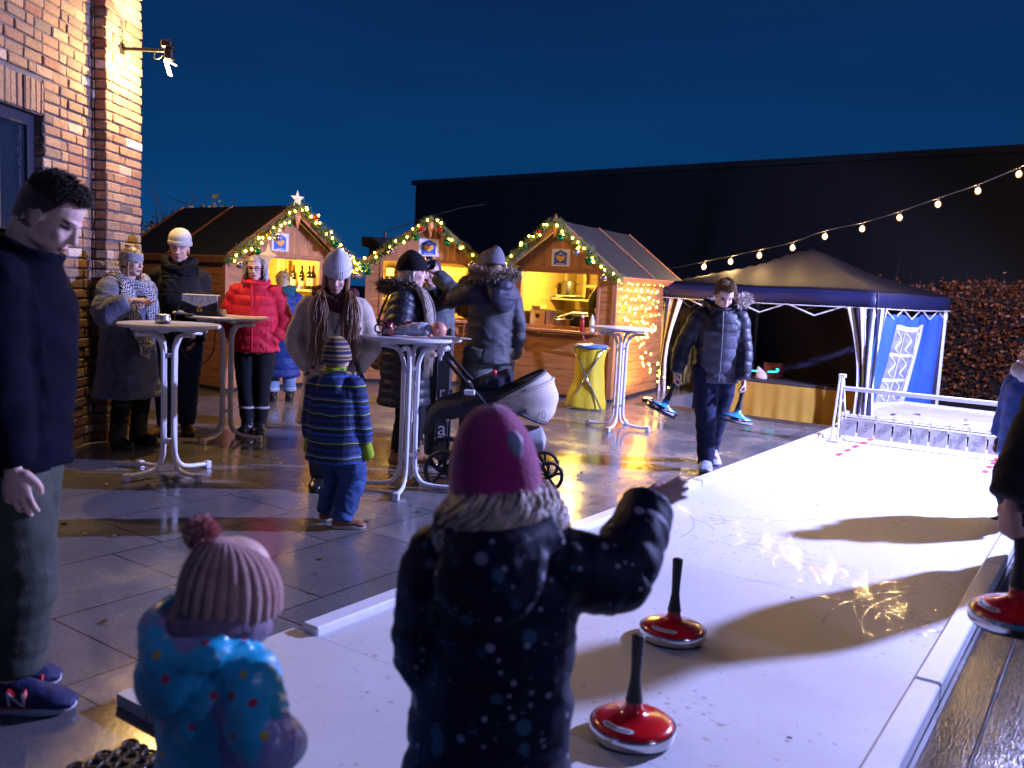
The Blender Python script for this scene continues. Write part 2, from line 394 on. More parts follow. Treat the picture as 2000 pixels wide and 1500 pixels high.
# flat water drops added at the bulbs' mirror points to make glints
water = mat('glint_water', (.66, .65, .64), .03, spec=1.0, coat=.5)
mb = MB()
def drop(x, y, r, h):
    n_ = 18; V = [(x, y, LZ+h)]; F = []
    for q in (1, 2):
        for i in range(n_): a = 2*math.pi*i/n_; rr = r*(.6, 1)[q-1]*(1+.22*math.sin(a*2+x*9)+.12*math.sin(a*5+y*7)); V.append((x+rr*math.cos(a), y+rr*math.sin(a), LZ+h*(.75, .0)[q-1]+.0001))
    F = [(0, 1+i, 1+(i+1) % n_) for i in range(n_)]+[(1+i, 1+n_+i, 1+n_+(i+1) % n_, 1+(i+1) % n_) for i in range(n_)]; mb.add(V, F)
drop(-1.665, 5.13, .034, .0004); drop(-.585, 4.25, .03, .0004); drop(-.62, 4.16, .022, .0003)
for k in range(420):
    t = random.random(); x = -1.75+1.2*t+random.gauss(0, .10); y = 5.25-1.05*t+random.gauss(0, .16)
    if x < -.58: drop(x, y, random.uniform(.002, .007), random.uniform(.00006, .0003))
w_ = mb.build('glint_drops', water, None, smooth=True); w_.matrix_world = LM; tag(w_, kind='stuff')

# deck of dark boards right of the lane
mb = MB()
for i in range(18):
    x = -.425+i*.147; mb.rbox((x, .2, -.03), (x+.140, 8.4, .012), .004)
deck_m = mat('wet_deck_boards', (.014, .008, .005), .17, var=.6, vs=4, bump=.28, bs=14, stretch=(14, 1.2, 1), spec=.22)
o = mb.build('deck', deck_m); o.matrix_world = LM; tag(o, kind='structure')

# ------------------------------------------------------------------ goal frame with number flaps
goal = thing('number_goal', 'white lattice goal frame with hanging number flaps at the far lane end', 'goal')
goal.matrix_world = LM @ T(0, 9.5, LZ)
for x in (-2.42, -.50):
    mb = MB()
    # ladder shaped upright, narrow at the top
    for s in (-1, 1):
        mb.tube([(x, s*.17, 0), (x, s*.02, .68)], .014, 6); mb.tube([(x+.06, s*.17, 0), (x+.02, s*.02, .68)], .012, 6)
    for k in range(7):
        z = .08+k*.095; y_ = .17-(.15*z/.68); mb.tube([(x+.02, -y_, z), (x+.03, y_, z+(.06 if k % 2 else -.04))], .007, 5)
    mb.rbox((x-.02, -.03, .66), (x+.05, .03, .70), .006); mb.rbox((x-.02, -.2, 0), (x+.08, .2, .02), .005)
    mb.build('post', white_paint, goal)
mb = MB(); mb.rbox((-2.40, -.02, .53), (-.46, .02, .575), .006); mb.build('crossbar', white_paint, goal)
mb = MB(); mb.tube([(-2.42, 0, .285), (-.44, 0, .285)], .009, 8); mb.build('rail', white_paint, goal)
mb = MB(); mb.tube([(-2.42, 0, .255), (-.44, 0, .255)], .005, 6); mb.build('lower_rail', black, goal)
grey_num = mat('number_paint', (.26, .26, .28), .5)
for i, s in enumerate(['7', '5', '9', '3', '11', '1', '12', '2', '10', '4', '8']):
    x = -2.30+i*.172
    mb = MB(); mb.rbox((x-.078, -.004, .06), (x+.078, .004, .235), .002); mb.box((x-.082, -.012, .22), (x-.07, .012, .305)); p_ = mb.build('flap', white_plastic, goal)
    text('number', s, .11, grey_num, p_, T(x, -.007, .155) @ Matrix.Rotation(R(90), 4, 'X'))
# pale tray behind the goal
tray = mat('pale_board', (.62, .60, .62), .5, var=.12, vs=3)
t_ = thing('white_tray', 'large pale board lying behind the goal with brown leaves on it', 'board')
A = gnd(1758, 789, .02); B = gnd(1990, 817, .02); dd = (B-A).normalized(); t_.matrix_world = Matrix.Translation(A) @ rotz(math.atan2(dd.y, dd.x))
mb = MB(); mb.rbox((0, -2.3, -.05), (3.2, 0, .0), .01); mb.build('board', tray, t_)
mb = MB(); mb.rbox((0, -.02, .0), (3.2, .02, .05), .006); mb.rbox((-.02, -2.3, 0), (.02, .02, .05), .006); mb.build('rim', tray, t_)

# ------------------------------------------------------------------ brick house
def brick_fn(t, p, mp):
    a = node(t, 'ShaderNodeAttribute'); a.attribute_name = 'rnd'
    r = ramp(t, a.outputs['Fac'], [(0, (.22, .12, .075)), (.2, (.32, .19, .105)), (.36, (.24, .10, .07)), (.52, (.40, .26, .145)), (.66, (.20, .13, .09)), (.8, (.34, .18, .10)), (.9, (.14, .10, .08)), (.955, (.38, .24, .135)), (1, (.58, .52, .47))])
    n1 = node(t, 'ShaderNodeTexNoise'); n1.inputs['Scale'].default_value = 34; n1.inputs['Detail'].default_value = 7; n1.inputs['Roughness'].default_value = .65; lnk(t, mp.outputs[0], n1.inputs['Vector'])
    r2 = ramp(t, n1.outputs[0], [(.3, (.5, .45, .42)), (.5, (1, 1, 1)), (.72, (1.25, 1.2, 1.1))])
    mx = node(t, 'ShaderNodeMix', data_type='RGBA', blend_type='MULTIPLY'); mx.inputs[0].default_value = .85
    lnk(t, r.outputs[0], mx.inputs[6]); lnk(t, r2.outputs[0], mx.inputs[7]); lnk(t, mx.outputs[2], p.inputs['Base Color'])
    b1 = node(t, 'ShaderNodeBump'); b1.inputs['Strength'].default_value = .8; b1.inputs['Distance'].default_value = .012; lnk(t, n1.outputs[0], b1.inputs['Height']); lnk(t, b1.outputs[0], p.inputs['Normal'])
brick_m = mat('old_brick', (.4, .18, .08), .85, fn=brick_fn)
mortar = mat('mortar', (.11, .10, .105), .95, var=.2, vs=20, bump=.6, bs=60)
house = thing('brick_house', 'old brick house wall with corner pilaster and dark window on the left', 'house')
WX, PX_, PY0, PY1 = -3.56, -3.44, 7.45, 8.14
def brick(mb, lo, hi, ax, outn):
    "brick whose weathered front face points along axis ax, direction outn"
    j = lambda s: random.uniform(-s, s)
    lo = [lo[k]+j(.0025) for k in range(3)]; hi = [hi[k]+j(.0025) for k in range(3)]
    d = j(.006)
    if outn > 0: hi[ax] += d
    else: lo[ax] += d
    mb.cur = random.random()
    if mb.cur == 0: mb.cur = .01
    k0 = len(mb.v); mb.rbox(lo, hi, .007)
    for k in range(k0, len(mb.v)): mb.v[k] = tuple(c+j(.0022) for c in mb.v[k])
RH = .0815
win = (5.35, 6.70, .25, 2.57)      # y0 y1 z0 z1 of the opening
mb = MB()
for r_ in range(62):
    z = r_*RH; y = 3.6+(r_ % 2)*.125+random.uniform(-.02, .02); k = 0
    if z > 4.9: break
    while y < PY0-.02:
        L = .24 if (k*7+r_*3) % 4 else .115
        y1 = min(y+L, PY0-.002); k += 1
        if y1-y > .03:
            zz = z+.5*RH; segs = [(y, y1)]
            if win[2] < zz < win[3]+.25:
                hi_ = win[1] if zz < win[3] else win[1]+.01
                segs = [s for s in ((y, min(y1, win[0])), (max(y, hi_), y1)) if s[1]-s[0] > .02]
            if 3.42 < zz < 3.66:
                segs = [s for s in ((y, min(y1, 4.3)), (max(y, 6.62), y1)) if s[1]-s[0] > .02]
            for s in segs: brick(mb, (WX-.08, s[0], z), (WX, s[1]-.012, z+RH-.014), 0, 1)
        y = y1+.0
# soldier courses
for (zs, ya, yb) in ((win[3]+.005, win[0]-.1, win[1]), (3.43, 4.3, 6.61)):
    y = ya
    while y < yb: brick(mb, (WX-.08, y, zs), (WX+.004, min(y+.066, yb), zs+.232), 0, 1); y += .079
# reveal of the window on the far side
z = win[2]
while z < win[3]-.05: brick(mb, (WX-.24, win[1], z), (WX-.085, win[1]+.05, z+RH-.014), 1, -1); z += RH
mb.build('wall', brick_m, house)
mb = MB()
for r_ in range(61):
    z = r_*RH; h = z+RH-.014
    if z > 4.9: break
    b = r_ % 2
    ys = [PY0, PY0+(.12 if b else .245), PY0+.245+(.12 if b else .12), PY1] if b else [PY0, PY0+.245, PY0+.49, PY1]
    for a, c in zip(ys, ys[1:]): brick(mb, (PX_-.1, a+(.0 if a == PY0 else .006), z), (PX_, c-.006, h), 0, 1)
    brick(mb, (WX-.02, PY0-.003, z), (PX_-.103, PY0+.1, h), 1, -1)
    for a in range(3): brick(mb, (PX_-.35-.25*a, PY1-.1, z), (PX_-.105-.25*a, PY1+.002, h), 1, 1)
mb.build('pilaster', brick_m, house)
mb = MB()
mb.box((WX-.30, -3, -.3), (WX-.016, win[0]-.004, 7)); mb.box((WX-.30, win[1]+.012, -.3), (WX-.016, PY0+.02, 7)); mb.box((WX-.3, win[0]-.004, -.3), (WX-.016, win[1]+.012, win[2])); mb.box((WX-.3, win[0]-.004, win[3]), (WX-.016, win[1]+.012, 7))
mb.box((WX-.3, PY0+.022, -.3), (PX_-.016, PY1-.016, 7)); mb.box((-10, PY1-.3, -.3), (WX-.302, PY1-.016, 7)); mb.box((-10, -3, 6.8), (WX-.302, PY1-.302, 7)); mb.box((-10, -3, -.3), (WX-.302, -2.7, 6.79))
mb.build('mortar_core', mortar, house)
frame_m = mat('window_frame_paint', (.025, .03, .05), .35)
glass = mat('dark_glass', (.01, .02, .04), .04, spec=1.0, coat=1.)
wn = MB(); fx = WX-.13
wn.rbox((fx, win[1]-.09, win[2]), (fx+.06, win[1]-.002, win[3]-.002), .006); wn.rbox((fx, win[0]+.002, win[2]), (fx+.06, win[0]+.09, win[3]-.002), .006)
wn.rbox((fx, win[0]+.092, win[3]-.09), (fx+.06, win[1]-.092, win[3]-.002), .006); wn.rbox((fx, win[0]+.092, win[2]), (fx+.06, win[1]-.092, win[2]+.08), .006); wn.rbox((fx, 6.2, win[2]+.082), (fx+.06, 6.26, win[3]-.092), .006)
wo = wn.build('window', frame_m, house)
g = MB(); g.box((fx+.02, win[0]+.09, win[2]+.08), (fx+.03, win[1]-.09, win[3]-.09)); g.build('pane', glass, wo)
g = MB(); g.box((fx-1.2, win[0]-.3, .2), (fx-.9, win[1]+.2, 2.8)); g.build('curtain', mat('room_dark', (.02, .025, .03), .9), wo)  # dark block standing in for the darkness of the room behind the pane

# wall lamp on its bracket
lp = at(240, 95, 7.74); le = Vector((PX_+.40, 7.74, lp.z+.005))
wl = thing('wall_lamp', 'black floodlight on a bracket arm lighting the brick pilaster', 'lamp', (PX_, 7.74, lp.z))
mb = MB(); mb.rbox((0, -.012, -.014), (.39, .012, .014), .003); mb.rbox((-.012, -.05, -.05), (.002, .05, .05), .003); mb.build('bracket', black, wl)
mb = MB(); mb.rbox((.34, -.045, .02), (.43, .045, .085), .012); mb.rbox((.365, -.04, -.08), (.44, .04, .018), .012); mb.tube([(.28, 0, -.01), (.27, 0, -.06), (.31, 0, -.07), (.34, 0, -.04)], .005, 6, sub=3); mb.build('housing', black, wl)
ref = mat('reflector_glow', (1, .8, .5), .3, emit=26, ecol=(1, .74, .42))
mb = MB(); mb.box((-.007, -.03, -.075), (.007, .03, .05), M=T(.385, 0, -.13) @ Matrix.Rotation(R(-18), 4, 'Y')); mb.box((-.04, -.03, -.004), (.035, .03, .004), M=T(.42, 0, -.10) @ Matrix.Rotation(R(25), 4, 'Y')); mb.build('reflector', ref, wl)
lamp('lamp_light', 'POINT', (.33, .0, -.17), WALL_W, (1, .64, .22), wl, .035)
lamp('lamp_light_up', 'SPOT', (.39, 0, .13), WALL_W*.9, (1, .68, .28), wl, .03, target=(.0, .15, 1.0), cone=100, blend=.25)

# ------------------------------------------------------------------ far hall, low shed, wires
hall_m = mat('hall_cladding', (.013, .012, .014), .55, var=.2, vs=1.5, bump=.25, bs=3, stretch=(1, 1, .02))
A = Vector((-4.7, 40, 0)); B = Vector((20.5, 18.3, 0)); dd = (B-A); L = dd.length; dd /= L
hall = thing('factory_hall', 'huge dark windowless hall filling the background behind the stalls', 'hall'); hall.matrix_world = Matrix.Translation(A) @ rotz(math.atan2(dd.y, dd.x))
mb = MB(); mb.box((0, 0, -.4), (L, 22, 5.72)); mb.build('wall', hall_m, hall)
mb = MB(); mb.box((-.15, -.15, 5.725), (L+.1, 22.1, 5.92)); mb.build('roof', mat('hall_roof_edge', (.022, .021, .024), .4), hall)
sh = thing('low_shed', 'low dark flat roofed shed with a wire mast beside the middle stall', 'shed', (-2.75, 16.4, -.05))
dark = mat('dark_timber', (.014, .012, .011), .8, var=.3, vs=9)
mb = MB(); mb.rbox((-.0, 0, -.3), (1.7, 1.5, 2.12), .01); mb.build('wall', dark, sh)
mb = MB(); mb.rbox((-.12, -.1, 2.125), (1.8, 1.6, 2.30), .01); mb.build('roof', dark, sh)
mb = MB(); mb.tube([(.28, .1, 2.3), (.28, .1, 2.42)], .03, 8); mb.tube([(.28, .1, 2.42), (.8, .1, 2.62), (1.6, .1, 2.9), (2.1, .1, 3.0)], .009, 5, sub=3); mb.build('wire', black, sh)

# ------------------------------------------------------------------ plants
def leaf_fn(stops):
    def f(t, p, mp):
        a = node(t, 'ShaderNodeAttribute'); a.attribute_name = 'rnd'; r = ramp(t, a.outputs['Fac'], stops); lnk(t, r.outputs[0], p.inputs['Base Color'])
    return f
def leaf(mb, c, s, tilt=1.):
    mb.cur = random.uniform(.02, 1)
    q = Matrix.Rotation(random.uniform(0, 6.28), 3, 'Z') @ Matrix.Rotation(random.gauss(0, .8)*tilt, 3, 'X') @ Matrix.Rotation(random.gauss(0, .8)*tilt, 3, 'Y')
    k = random.uniform(.7, 1.25)*s; h = random.uniform(.1, .3)
    pts = [(-.5, 0, 0), (-.15, -.32, h*.5), (.3, -.25, h*.3), (.55, 0, -.05), (.3, .25, h*.3), (-.15, .32, h*.5), (0, 0, 0)]
    V = [Vector(c)+q @ (Vector(p)*k) for p in pts]
    mb.add(V, [(0, 1, 2, 6), (6, 2, 3), (0, 6, 4, 5), (6, 3, 4)])
beech = mat('beech_leaves', (.2, .06, .02), .55, fn=leaf_fn([(0, (.05, .012, .003)), (.4, (.16, .040, .008)), (.75, (.28, .08, .015)), (1, (.40, .14, .03))]))
twig = mat('twig_bark', (.05, .032, .022), .85)
hedge = thing('beech_hedge', 'tall clipped beech hedge with rust brown winter leaves', 'hedge', (7.2, 18.3, -.4), math.atan2(-3.6, 7.5))
core = MB(); core.box((-.6, .3, 0), (9.5, .95, 2.0)); core.build('dark_core', mat('hedge_dark', (.012, .006, .004), .95), hedge)  # plain dark box filling the hedge behind the leaves
mb = MB()
for i in range(12000):
    x = random.uniform(-.8, 8.5); f = vnoise(np.array([[x*1.1, 3.3, .5]]))[0]
    top = 2.24+.22*f; y, z = (random.gauss(.12, .12), random.uniform(.05, top)) if random.random() < .8 else (random.uniform(.1, 1.), top+random.gauss(0, .09))
    y += .12*vnoise(np.array([[x*1.6, z*1.6, 2.]]))[0]
    leaf(mb, (x, y, z), .085)
mb.build('foliage', beech, hedge)
mb = MB()
for i in range(90):
    x = random.uniform(-.6, 8.3); z = random.uniform(1.5, 2.25); a = random.gauss(0, .35); l = random.uniform(.25, .6)
    p0 = Vector((x, .1, z)); p1 = p0+Vector((math.sin(a)*l*.5, random.gauss(-.05, .05), l*.5)); p2 = p1+Vector((math.sin(a*1.6)*l*.5, random.gauss(0, .05), l*.45))
    mb.tube([p0, p1, p2], [.006, .004, .002], 4)
tag(mb.build('bare_twigs', twig, hedge), kind='stuff')

# shrub behind the left stall
sb = thing('leafy_shrub', 'tall bare shrub with few yellow leaves behind the left stall roof', 'shrub', (-5.9, 14.6, 0))
mb = MB(); lf = MB()
for i in range(85):
    a = random.uniform(0, 6.28); sp = random.uniform(.05, .62)
    p = Vector((random.gauss(.2, .18), random.gauss(0, .18), 0)); top = random.uniform(1.7, 2.6)+(.7 if i % 6 == 0 else 0)
    pts = [p]
    for k in range(1, 6):
        f = k/5; pts.append(p+Vector((math.cos(a)*sp*f**1.3*1.5+random.gauss(0, .04), math.sin(a)*sp*f**1.3+random.gauss(0, .04), top*f)))
    mb.tube(pts, [.018, .015, .011, .008, .005, .002], 5)
    for k in range(3):
        q = pts[random.randint(2, 4)]; d_ = Vector((random.gauss(0, .3), random.gauss(0, .3), random.uniform(.1, .5))); mb.tube([q, q+d_*.5, q+d_], [.006, .004, .002], 4)
        if random.random() < .6:
            for _ in range(random.randint(3, 9)): leaf(lf, q+d_*random.uniform(.3, 1)+Vector((random.gauss(0, .06), random.gauss(0, .06), random.gauss(0, .06))), .10)
for cx, cz in ((.95, 2.50), (.62, 2.42), (1.25, 2.32), (-.1, 1.75), (.3, 2.0)):
    for _ in range(38): leaf(lf, (cx+random.gauss(0, .1), random.gauss(0, .12), cz+random.gauss(0, .09)), .085)
    mb.tube([(.2, 0, .6), (cx*.7, 0, cz-.6), (cx, 0, cz)], [.014, .01, .004], 5, sub=3)
mb.build('stem', twig, sb)
lf.build('foliage', mat('yellow_leaves', (.4, .3, .05), .55, fn=leaf_fn([(0, (.16, .11, .02)), (.5, (.35, .24, .04)), (1, (.5, .26, .06))])), sb)

# dry ornamental grass beside the right stall
og = thing('reed_grass', 'clump of tall dry reed grass between right stall and gazebo', 'grass clump', (3.05, 14.75, -.4))
mb = MB()
for i in range(1500):
    bx, by = max(-.4, min(.45, random.gauss(0, .24))), random.gauss(0, .3); a = random.uniform(0, 6.28); h = random.uniform(1.15, 1.95); ln = random.uniform(.03, .35)
    wd = random.uniform(.005, .010); mb.cur = random.uniform(.02, 1)
    pr = None; V = []; F = []
    for k in range(5):
        f = k/4; c = Vector((bx+math.cos(a)*ln*f**2, by+math.sin(a)*ln*f**2, h*f*(1-.12*f*f))); s_ = Vector((-math.sin(a), math.cos(a), 0))*wd*(1-.8*f); V += [c-s_, c+s_]
        if k: F.append((2*k-2, 2*k-1, 2*k+1, 2*k))
    mb.add(V, F)
mb.build('blades', mat('dry_grass', (.35, .24, .06), .7, fn=leaf_fn([(0, (.16, .10, .02)), (.5, (.34, .23, .06)), (1, (.46, .34, .12))])), og)

# fallen leaves: uncountable litter
mb = MB()
for i in range(150):
    while True:
        x, y = random.uniform(-3.2, 4.5), random.uniform(2.4, 10.3)
        q = LMI @ Vector((x, y, 0))
        if not (-2.75 < q.x < -.40): break
        if random.random() < .05: break
    z = (.006 if not (-2.6 < q.x < -.5) else LZ+.006)+(.012 if q.x > -.44 else 0)
    leaf(mb, (x, y, z), random.uniform(.022, .055)*(.5 if z > .04 else 1), .12)
for i in range(16):
    p = Vector((random.uniform(.1, 3.), random.uniform(-1.6, -.05), .01)); leaf(mb, t_.matrix_world @ p, .1, .15)
tag(mb.build('fallen_leaves', mat('wet_leaves', (.1, .04, .02), .4, fn=leaf_fn([(0, (.05, .02, .01)), (.6, (.13, .05, .02)), (1, (.24, .11, .04))]))), kind='stuff')
# rubber ring mat by the lane start
rm = thing('rubber_mat', 'black perforated rubber doormat with wet glints at the near lane corner', 'doormat')
A = gnd(322, 1452); B = gnd(190, 1478)
rm.matrix_world = Matrix.Translation(LM @ Vector((-2.10, .98, 0))) @ LM
mb = MB(); st = .052
nx, ny = 14, 13
for i in range(nx):
    for j in range(ny):
        cx, cy_ = -.33+i*st*.95+(j % 2)*st*.45, j*st*.84
        V = []; F = []
        for k in range(12):
            a = 2*math.pi*k/12
            for (r_, z) in ((.027, .003), (.026, .011), (.018, .012), (.017, .003)): V.append((cx+r_*math.cos(a), cy_+r_*math.sin(a), z+random.uniform(-.0008, .0008)))
        for k in range(12):
            for q in range(3): F.append((k*4+q, k*4+q+1, ((k+1) % 12)*4+q+1, ((k+1) % 12)*4+q))
        mb.add(V, F)
mb.build('rubber_rings', mat('wet_rubber', (.02, .018, .015), .18, bump=.5, bs=120, spec=.8), rm, smooth=True)
# ================================================================== STALLS
wood = mat('stall_pine', (.42, .165, .045), .55, var=.28, vs=2.2, bump=.25, bs=6, stretch=(1.2, 1.2, 9))
wood_v = mat('stall_pine_upright', (.44, .19, .06), .55, var=.3, vs=2.2, bump=.25, bs=6, stretch=(9, 9, 1.2))
trimw = mat('stall_trim', (.40, .16, .06), .55, var=.2, vs=3, bump=.2, bs=10, stretch=(6, 6, 1))
inner = mat('inner_pine', (.60, .43, .17), .6, var=.14, vs=2., bump=.15, bs=6, stretch=(1.2, 1.2, 8))
felt = mat('roof_felt', (.022, .020, .020), .8, var=.3, vs=12, bump=.5, bs=120)
shelf_m = mat('shelf_pine', (.66, .52, .26), .5, var=.1, vs=4)
bulb_glow = mat('stall_bulb', (1, .8, .4), .5, emit=22, ecol=(1, .66, .20))
W = 1.68
class Hut: pass
def hut(label, FL, ang, w_, dep, x0, x1, z0, z1, ev=1.74, rg=2.36, boards=True, hw=HUT_W):
    h = Hut(); h.w = w_; h.dep = dep; h.ev = ev; h.rg = rg; h.op = (x0, x1, z0, z1)
    h.r = r_ = thing('market_stall', label, 'market stall', (FL[0], FL[1], 0), ang, 'wooden market stalls'); h.M = T(FL[0], FL[1], 0) @ rotz(ang)
    t_ = .028; ph = .118
    ou = MB(); inn = MB()
    def plank_wall(a, b, axis, off, outn, z_top, holes=None):
        z = .04
        while z < z_top-.01:
            zh = min(z+ph, z_top); segs = [(a, b)]
            if holes and holes[2] < z+ph*.5 < holes[3]: segs = [(a, holes[0]), (holes[1], b)]
            for s in segs:
                lo, hi = (s[0], z), (s[1], zh-.004)
                if axis == 'x':
                    ou.rbox((lo[0], off-(t_ if outn < 0 else 0), lo[1]), (hi[0], off+(t_ if outn > 0 else 0), hi[1]), .004)
                else:
                    ou.rbox((off-(t_ if outn < 0 else 0), lo[0], lo[1]), (off+(t_ if outn > 0 else 0), hi[0], hi[1]), .004)
            z += ph
    plank_wall(.0, w_, 'x', .0, 1, ev+.0, (x0, x1, z0, z1))
    plank_wall(.03, dep-.03, 'y', 0, 1, ev); plank_wall(.03, dep-.03, 'y', w_, -1, ev); plank_wall(0, w_, 'x', dep-.0, -1, ev)
    ou.build('wall', wood, r_)
    # inner lining, visible through the opening
    inn.box((.035, dep-.04, .04), (w_-.035, dep-.031, ev)); inn.box((.03, .035, .04), (.037, dep-.04, ev)); inn.box((w_-.037, .035, .04), (w_-.03, dep-.04, ev))
    z = .1
    while z < ev: inn.rbox((.045, dep-.052, z), (w_-.045, dep-.041, z+.138), .004); z += .142
    inn.build('lining', inner, r_)
    fl = MB(); fl.rbox((-.02, -.02, .0), (w_+.02, dep+.02, .038), .005); fl.build('floor', dark, r_)
    # corner posts and opening frame
    for x in (0, w_):
        tr = MB(); tr.rbox((x-.035, -.024, .04), (x+.035, -.002, ev), .004); tr.rbox((x+(.002 if x else -.024), .0, .04), (x+(.024 if x else -.002), .07, ev), .004); tr.build('corner_post', trimw, r_)
    fr = MB(); fr.rbox((x0-.03, -.018, z0), (x0+.012, .05, z1), .003); fr.rbox((x1-.012, -.018, z0), (x1+.03, .05, z1), .003); fr.rbox((x0-.03, -.021, z1-.01), (x1+.03, .05, z1+.03), .003)
    fr.build('opening_frame', trimw, r_)
    ct = MB(); ct.rbox((x0-.08, -.22, z0-.035), (x1+.08, .33, z0), .006)
    for x in (x0+.1, x1-.1): ct.tube([(x, -.19, z0-.04), (x, -.005, z0-.36)], .014, 6)
    ct.build('counter', trimw, r_)
    # gable of upright boards
    ga = MB(); x = 0.0
    while x < w_-.01:
        xb = min(x+.095, w_); zt = lambda q: ev+(rg-ev)*(1-abs(q-w_/2)/(w_/2))-.03
        zb = max(z1+.032, 0)
        pts = [(x+.002, zb), (xb-.002, zb)]
        a, b = zt(x+.002), zt(xb-.002)
        if max(a, b) > zb+.01:
            pts += [(xb-.002, max(b, zb+.001))]
            if x < w_/2 < xb: pts += [(w_/2, rg-.03)]
            pts += [(x+.002, max(a, zb+.001))]
            ga.prism(pts, .02, T(0, -.022, 0))
        x += .095
    ga.build('gable', wood_v, r_)
    gb = MB(); gb.prism([(0.04, ev), (w_-.04, ev), (w_/2, rg-.05)], .03, T(0, dep-.03, 0)); gb.build('rear_gable', wood_v, r_)
    # roof slabs with overhang, battens, barge boards
    oh, of, ob = .13, .20, .12
    L_ = math.hypot(w_/2, rg-ev); sl = math.atan2(rg-ev, w_/2)
    for sgn in (-1, 1):
        Mx = T(w_/2, 0, rg) @ Matrix.Rotation(sl*sgn if sgn > 0 else -sl, 4, 'Y')
        rf = MB()
        a, b = (0.0, L_+oh) if sgn > 0 else (-L_-oh, -0.0)
        rf.rbox((a, -of, -.01), (b, dep+ob, .03), .004, Mx); ro = rf.build('roof', felt, r_)
        for yb in (-of-.004, dep*.5, dep+ob-.02): bt = MB(); bt.rbox((a, yb, .031), (b, yb+.045, .048), .004, Mx); bt.build('batten', trimw, ro)
        bb = MB(); bb.rbox((a, -of-.028, -.075), (b, -of-.006, .03), .004, Mx); bb.build('barge_board', trimw, r_)
        fa = MB(); e_ = b if sgn > 0 else a; fa.rbox((min(e_, e_+.02*sgn), -of, -.07), (max(e_, e_+.02*sgn), dep+ob, .028), .004, Mx); fa.build('fascia', trimw, r_)
    # lamp under the ridge
    lb = MB(); lb.ell((w_/2, .55, ev+.12), (.035, .035, .045)); lo = lb.build('light_bulb', bulb_glow, r_, smooth=True)
    lb = MB(); lb.tube([(w_/2, .55, ev+.15), (w_/2, .55, rg-.03)], .012, 6); lb.build('lamp_cord', black, lo)
    lamp('stall_light', 'POINT', (w_/2, .62, ev-.02), hw, (1, .65, .12), r_, .05)
    h.P = lambda x, y, z: h.M @ Vector((x, y, z))
    return h
h1 = hut('left wooden stall selling bottles, star on its gable and long dark roof side', (-3.58, 10.95), math.atan2(.8, .6), 1.75, 2.15, .40, 1.47, .95, 1.72)
h2 = hut('middle wooden stall with bright empty yellow interior and blue poster', (-2.15, 12.8), math.atan2(.17, .98), 1.72, 2.1, .20, 1.50, .95, 1.78, hw=HUT_W*1.15)
FR3 = Vector((1.30, 11.72, 0)); d3 = Vector((.888, -.46, 0)); W3 = 1.60
FL3 = FR3-d3*W3
h3 = hut('right wooden stall with cooking pots and a curtain of fairy lights on its side', FL3, math.atan2(-.46, .888), W3, 2.35, .20, 1.36, .93, 1.74)

# poster on each gable: blue house with a golden heart
paper = mat('poster_paper', (.75, .75, .82), .5); pblue = mat('poster_blue', (.02, .10, .52), .45); pgold = mat('poster_gold', (.75, .42, .04), .4)
def heart(): return [(.0, -.055), (.06, -.005), (.072, .03), (.05, .052), (.02, .045), (.0, .02), (-.02, .045), (-.05, .052), (-.072, .03), (-.06, -.005)]
for h, lab, x, z, s in ((h1, 'white poster with blue house and gold heart on the left stall gable', .78, 1.905, 1.),
                        (h2, 'poster with blue panel and gold heart on the middle stall gable', .86, 1.98, 1.08),
                        (h3, 'poster with blue panel half behind the garland on the right stall gable', .80, 1.90, 1.)):
    p_ = thing('poster', lab, 'poster', h.P(x, -.026, z), h.r.rotation_euler.z, 'posters on the stall gables')
    mb = MB(); mb.box((-.135*s, -.004, -.115*s), (.135*s, 0, .115*s)); mb.build('paper', paper, p_)
    mb = MB(); mb.prism([(a*s, b*s) for a, b in [(-.10, -.095), (.09, -.095), (.09, .05), (.105, .052), (-.005, .105), (-.11, .052), (-.10, .05)]], .002, T(0, -.0065, 0)); mb.build('house_shape', pblue, p_)
    mb = MB(); mb.prism([(a*s*.95, b*s*.85-.012) for a, b in heart()], .002, T(0, -.009, 0)); mb.build('heart', pgold, p_)
    mb = MB(); mb.box((-.06*s, -.0085, -.085*s), (.06*s, -.0066, -.078*s)); mb.box((-.02*s, -.0085, .045*s), (.02*s, -.0066, .062*s)); mb.build('text_lines', paper, p_)

# wooden stars
starw = mat('star_wood', (.55, .26, .12), .6, var=.15, vs=6)
def star_pts(r1, r2, k=5): return [((r1, r2)[i % 2]*math.sin(math.pi*i/k), (r1, r2)[i % 2]*math.cos(math.pi*i/k)) for i in range(2*k)]
def star(lab, h, x, y, z, s, m_, k=5, cat='star', pts=None, nm='wooden_star'):
    o = thing(nm, lab, cat, h.P(x, y, z), h.r.rotation_euler.z)
    P = pts or star_pts(s, s*.42, k); n_ = len(P)
    V = [(a, 0, b) for a, b in P]+[(0, -.035, 0), (0, .035, 0)]
    F = [(i, (i+1) % n_, n_) for i in range(n_)]+[((i+1) % n_, i, n_+1) for i in range(n_)]
    mb = MB(); mb.add(V, F); mb.build('star_body', m_, o); return o
star('white faceted star on top of the left stall gable', h1, h1.w/2, -.24, h1.rg+.10, .115, mat('star_white', (.8, .72, .5), .4, emit=.35, ecol=(1, .75, .3)), nm='gable_star')
dia = [(0, .17), (.05, .02), (0, -.16), (-.05, .02)]
star('narrow pink wooden drop hanging at the left gable peak', h1, h1.w/2, -.255, h1.rg-.14, .1, starw, pts=dia, cat='ornament', nm='wooden_drop')
star('narrow wooden drop hanging at the middle gable peak', h2, h2.w/2, -.255, h2.rg-.10, .1, starw, pts=dia, cat='ornament', nm='wooden_drop')
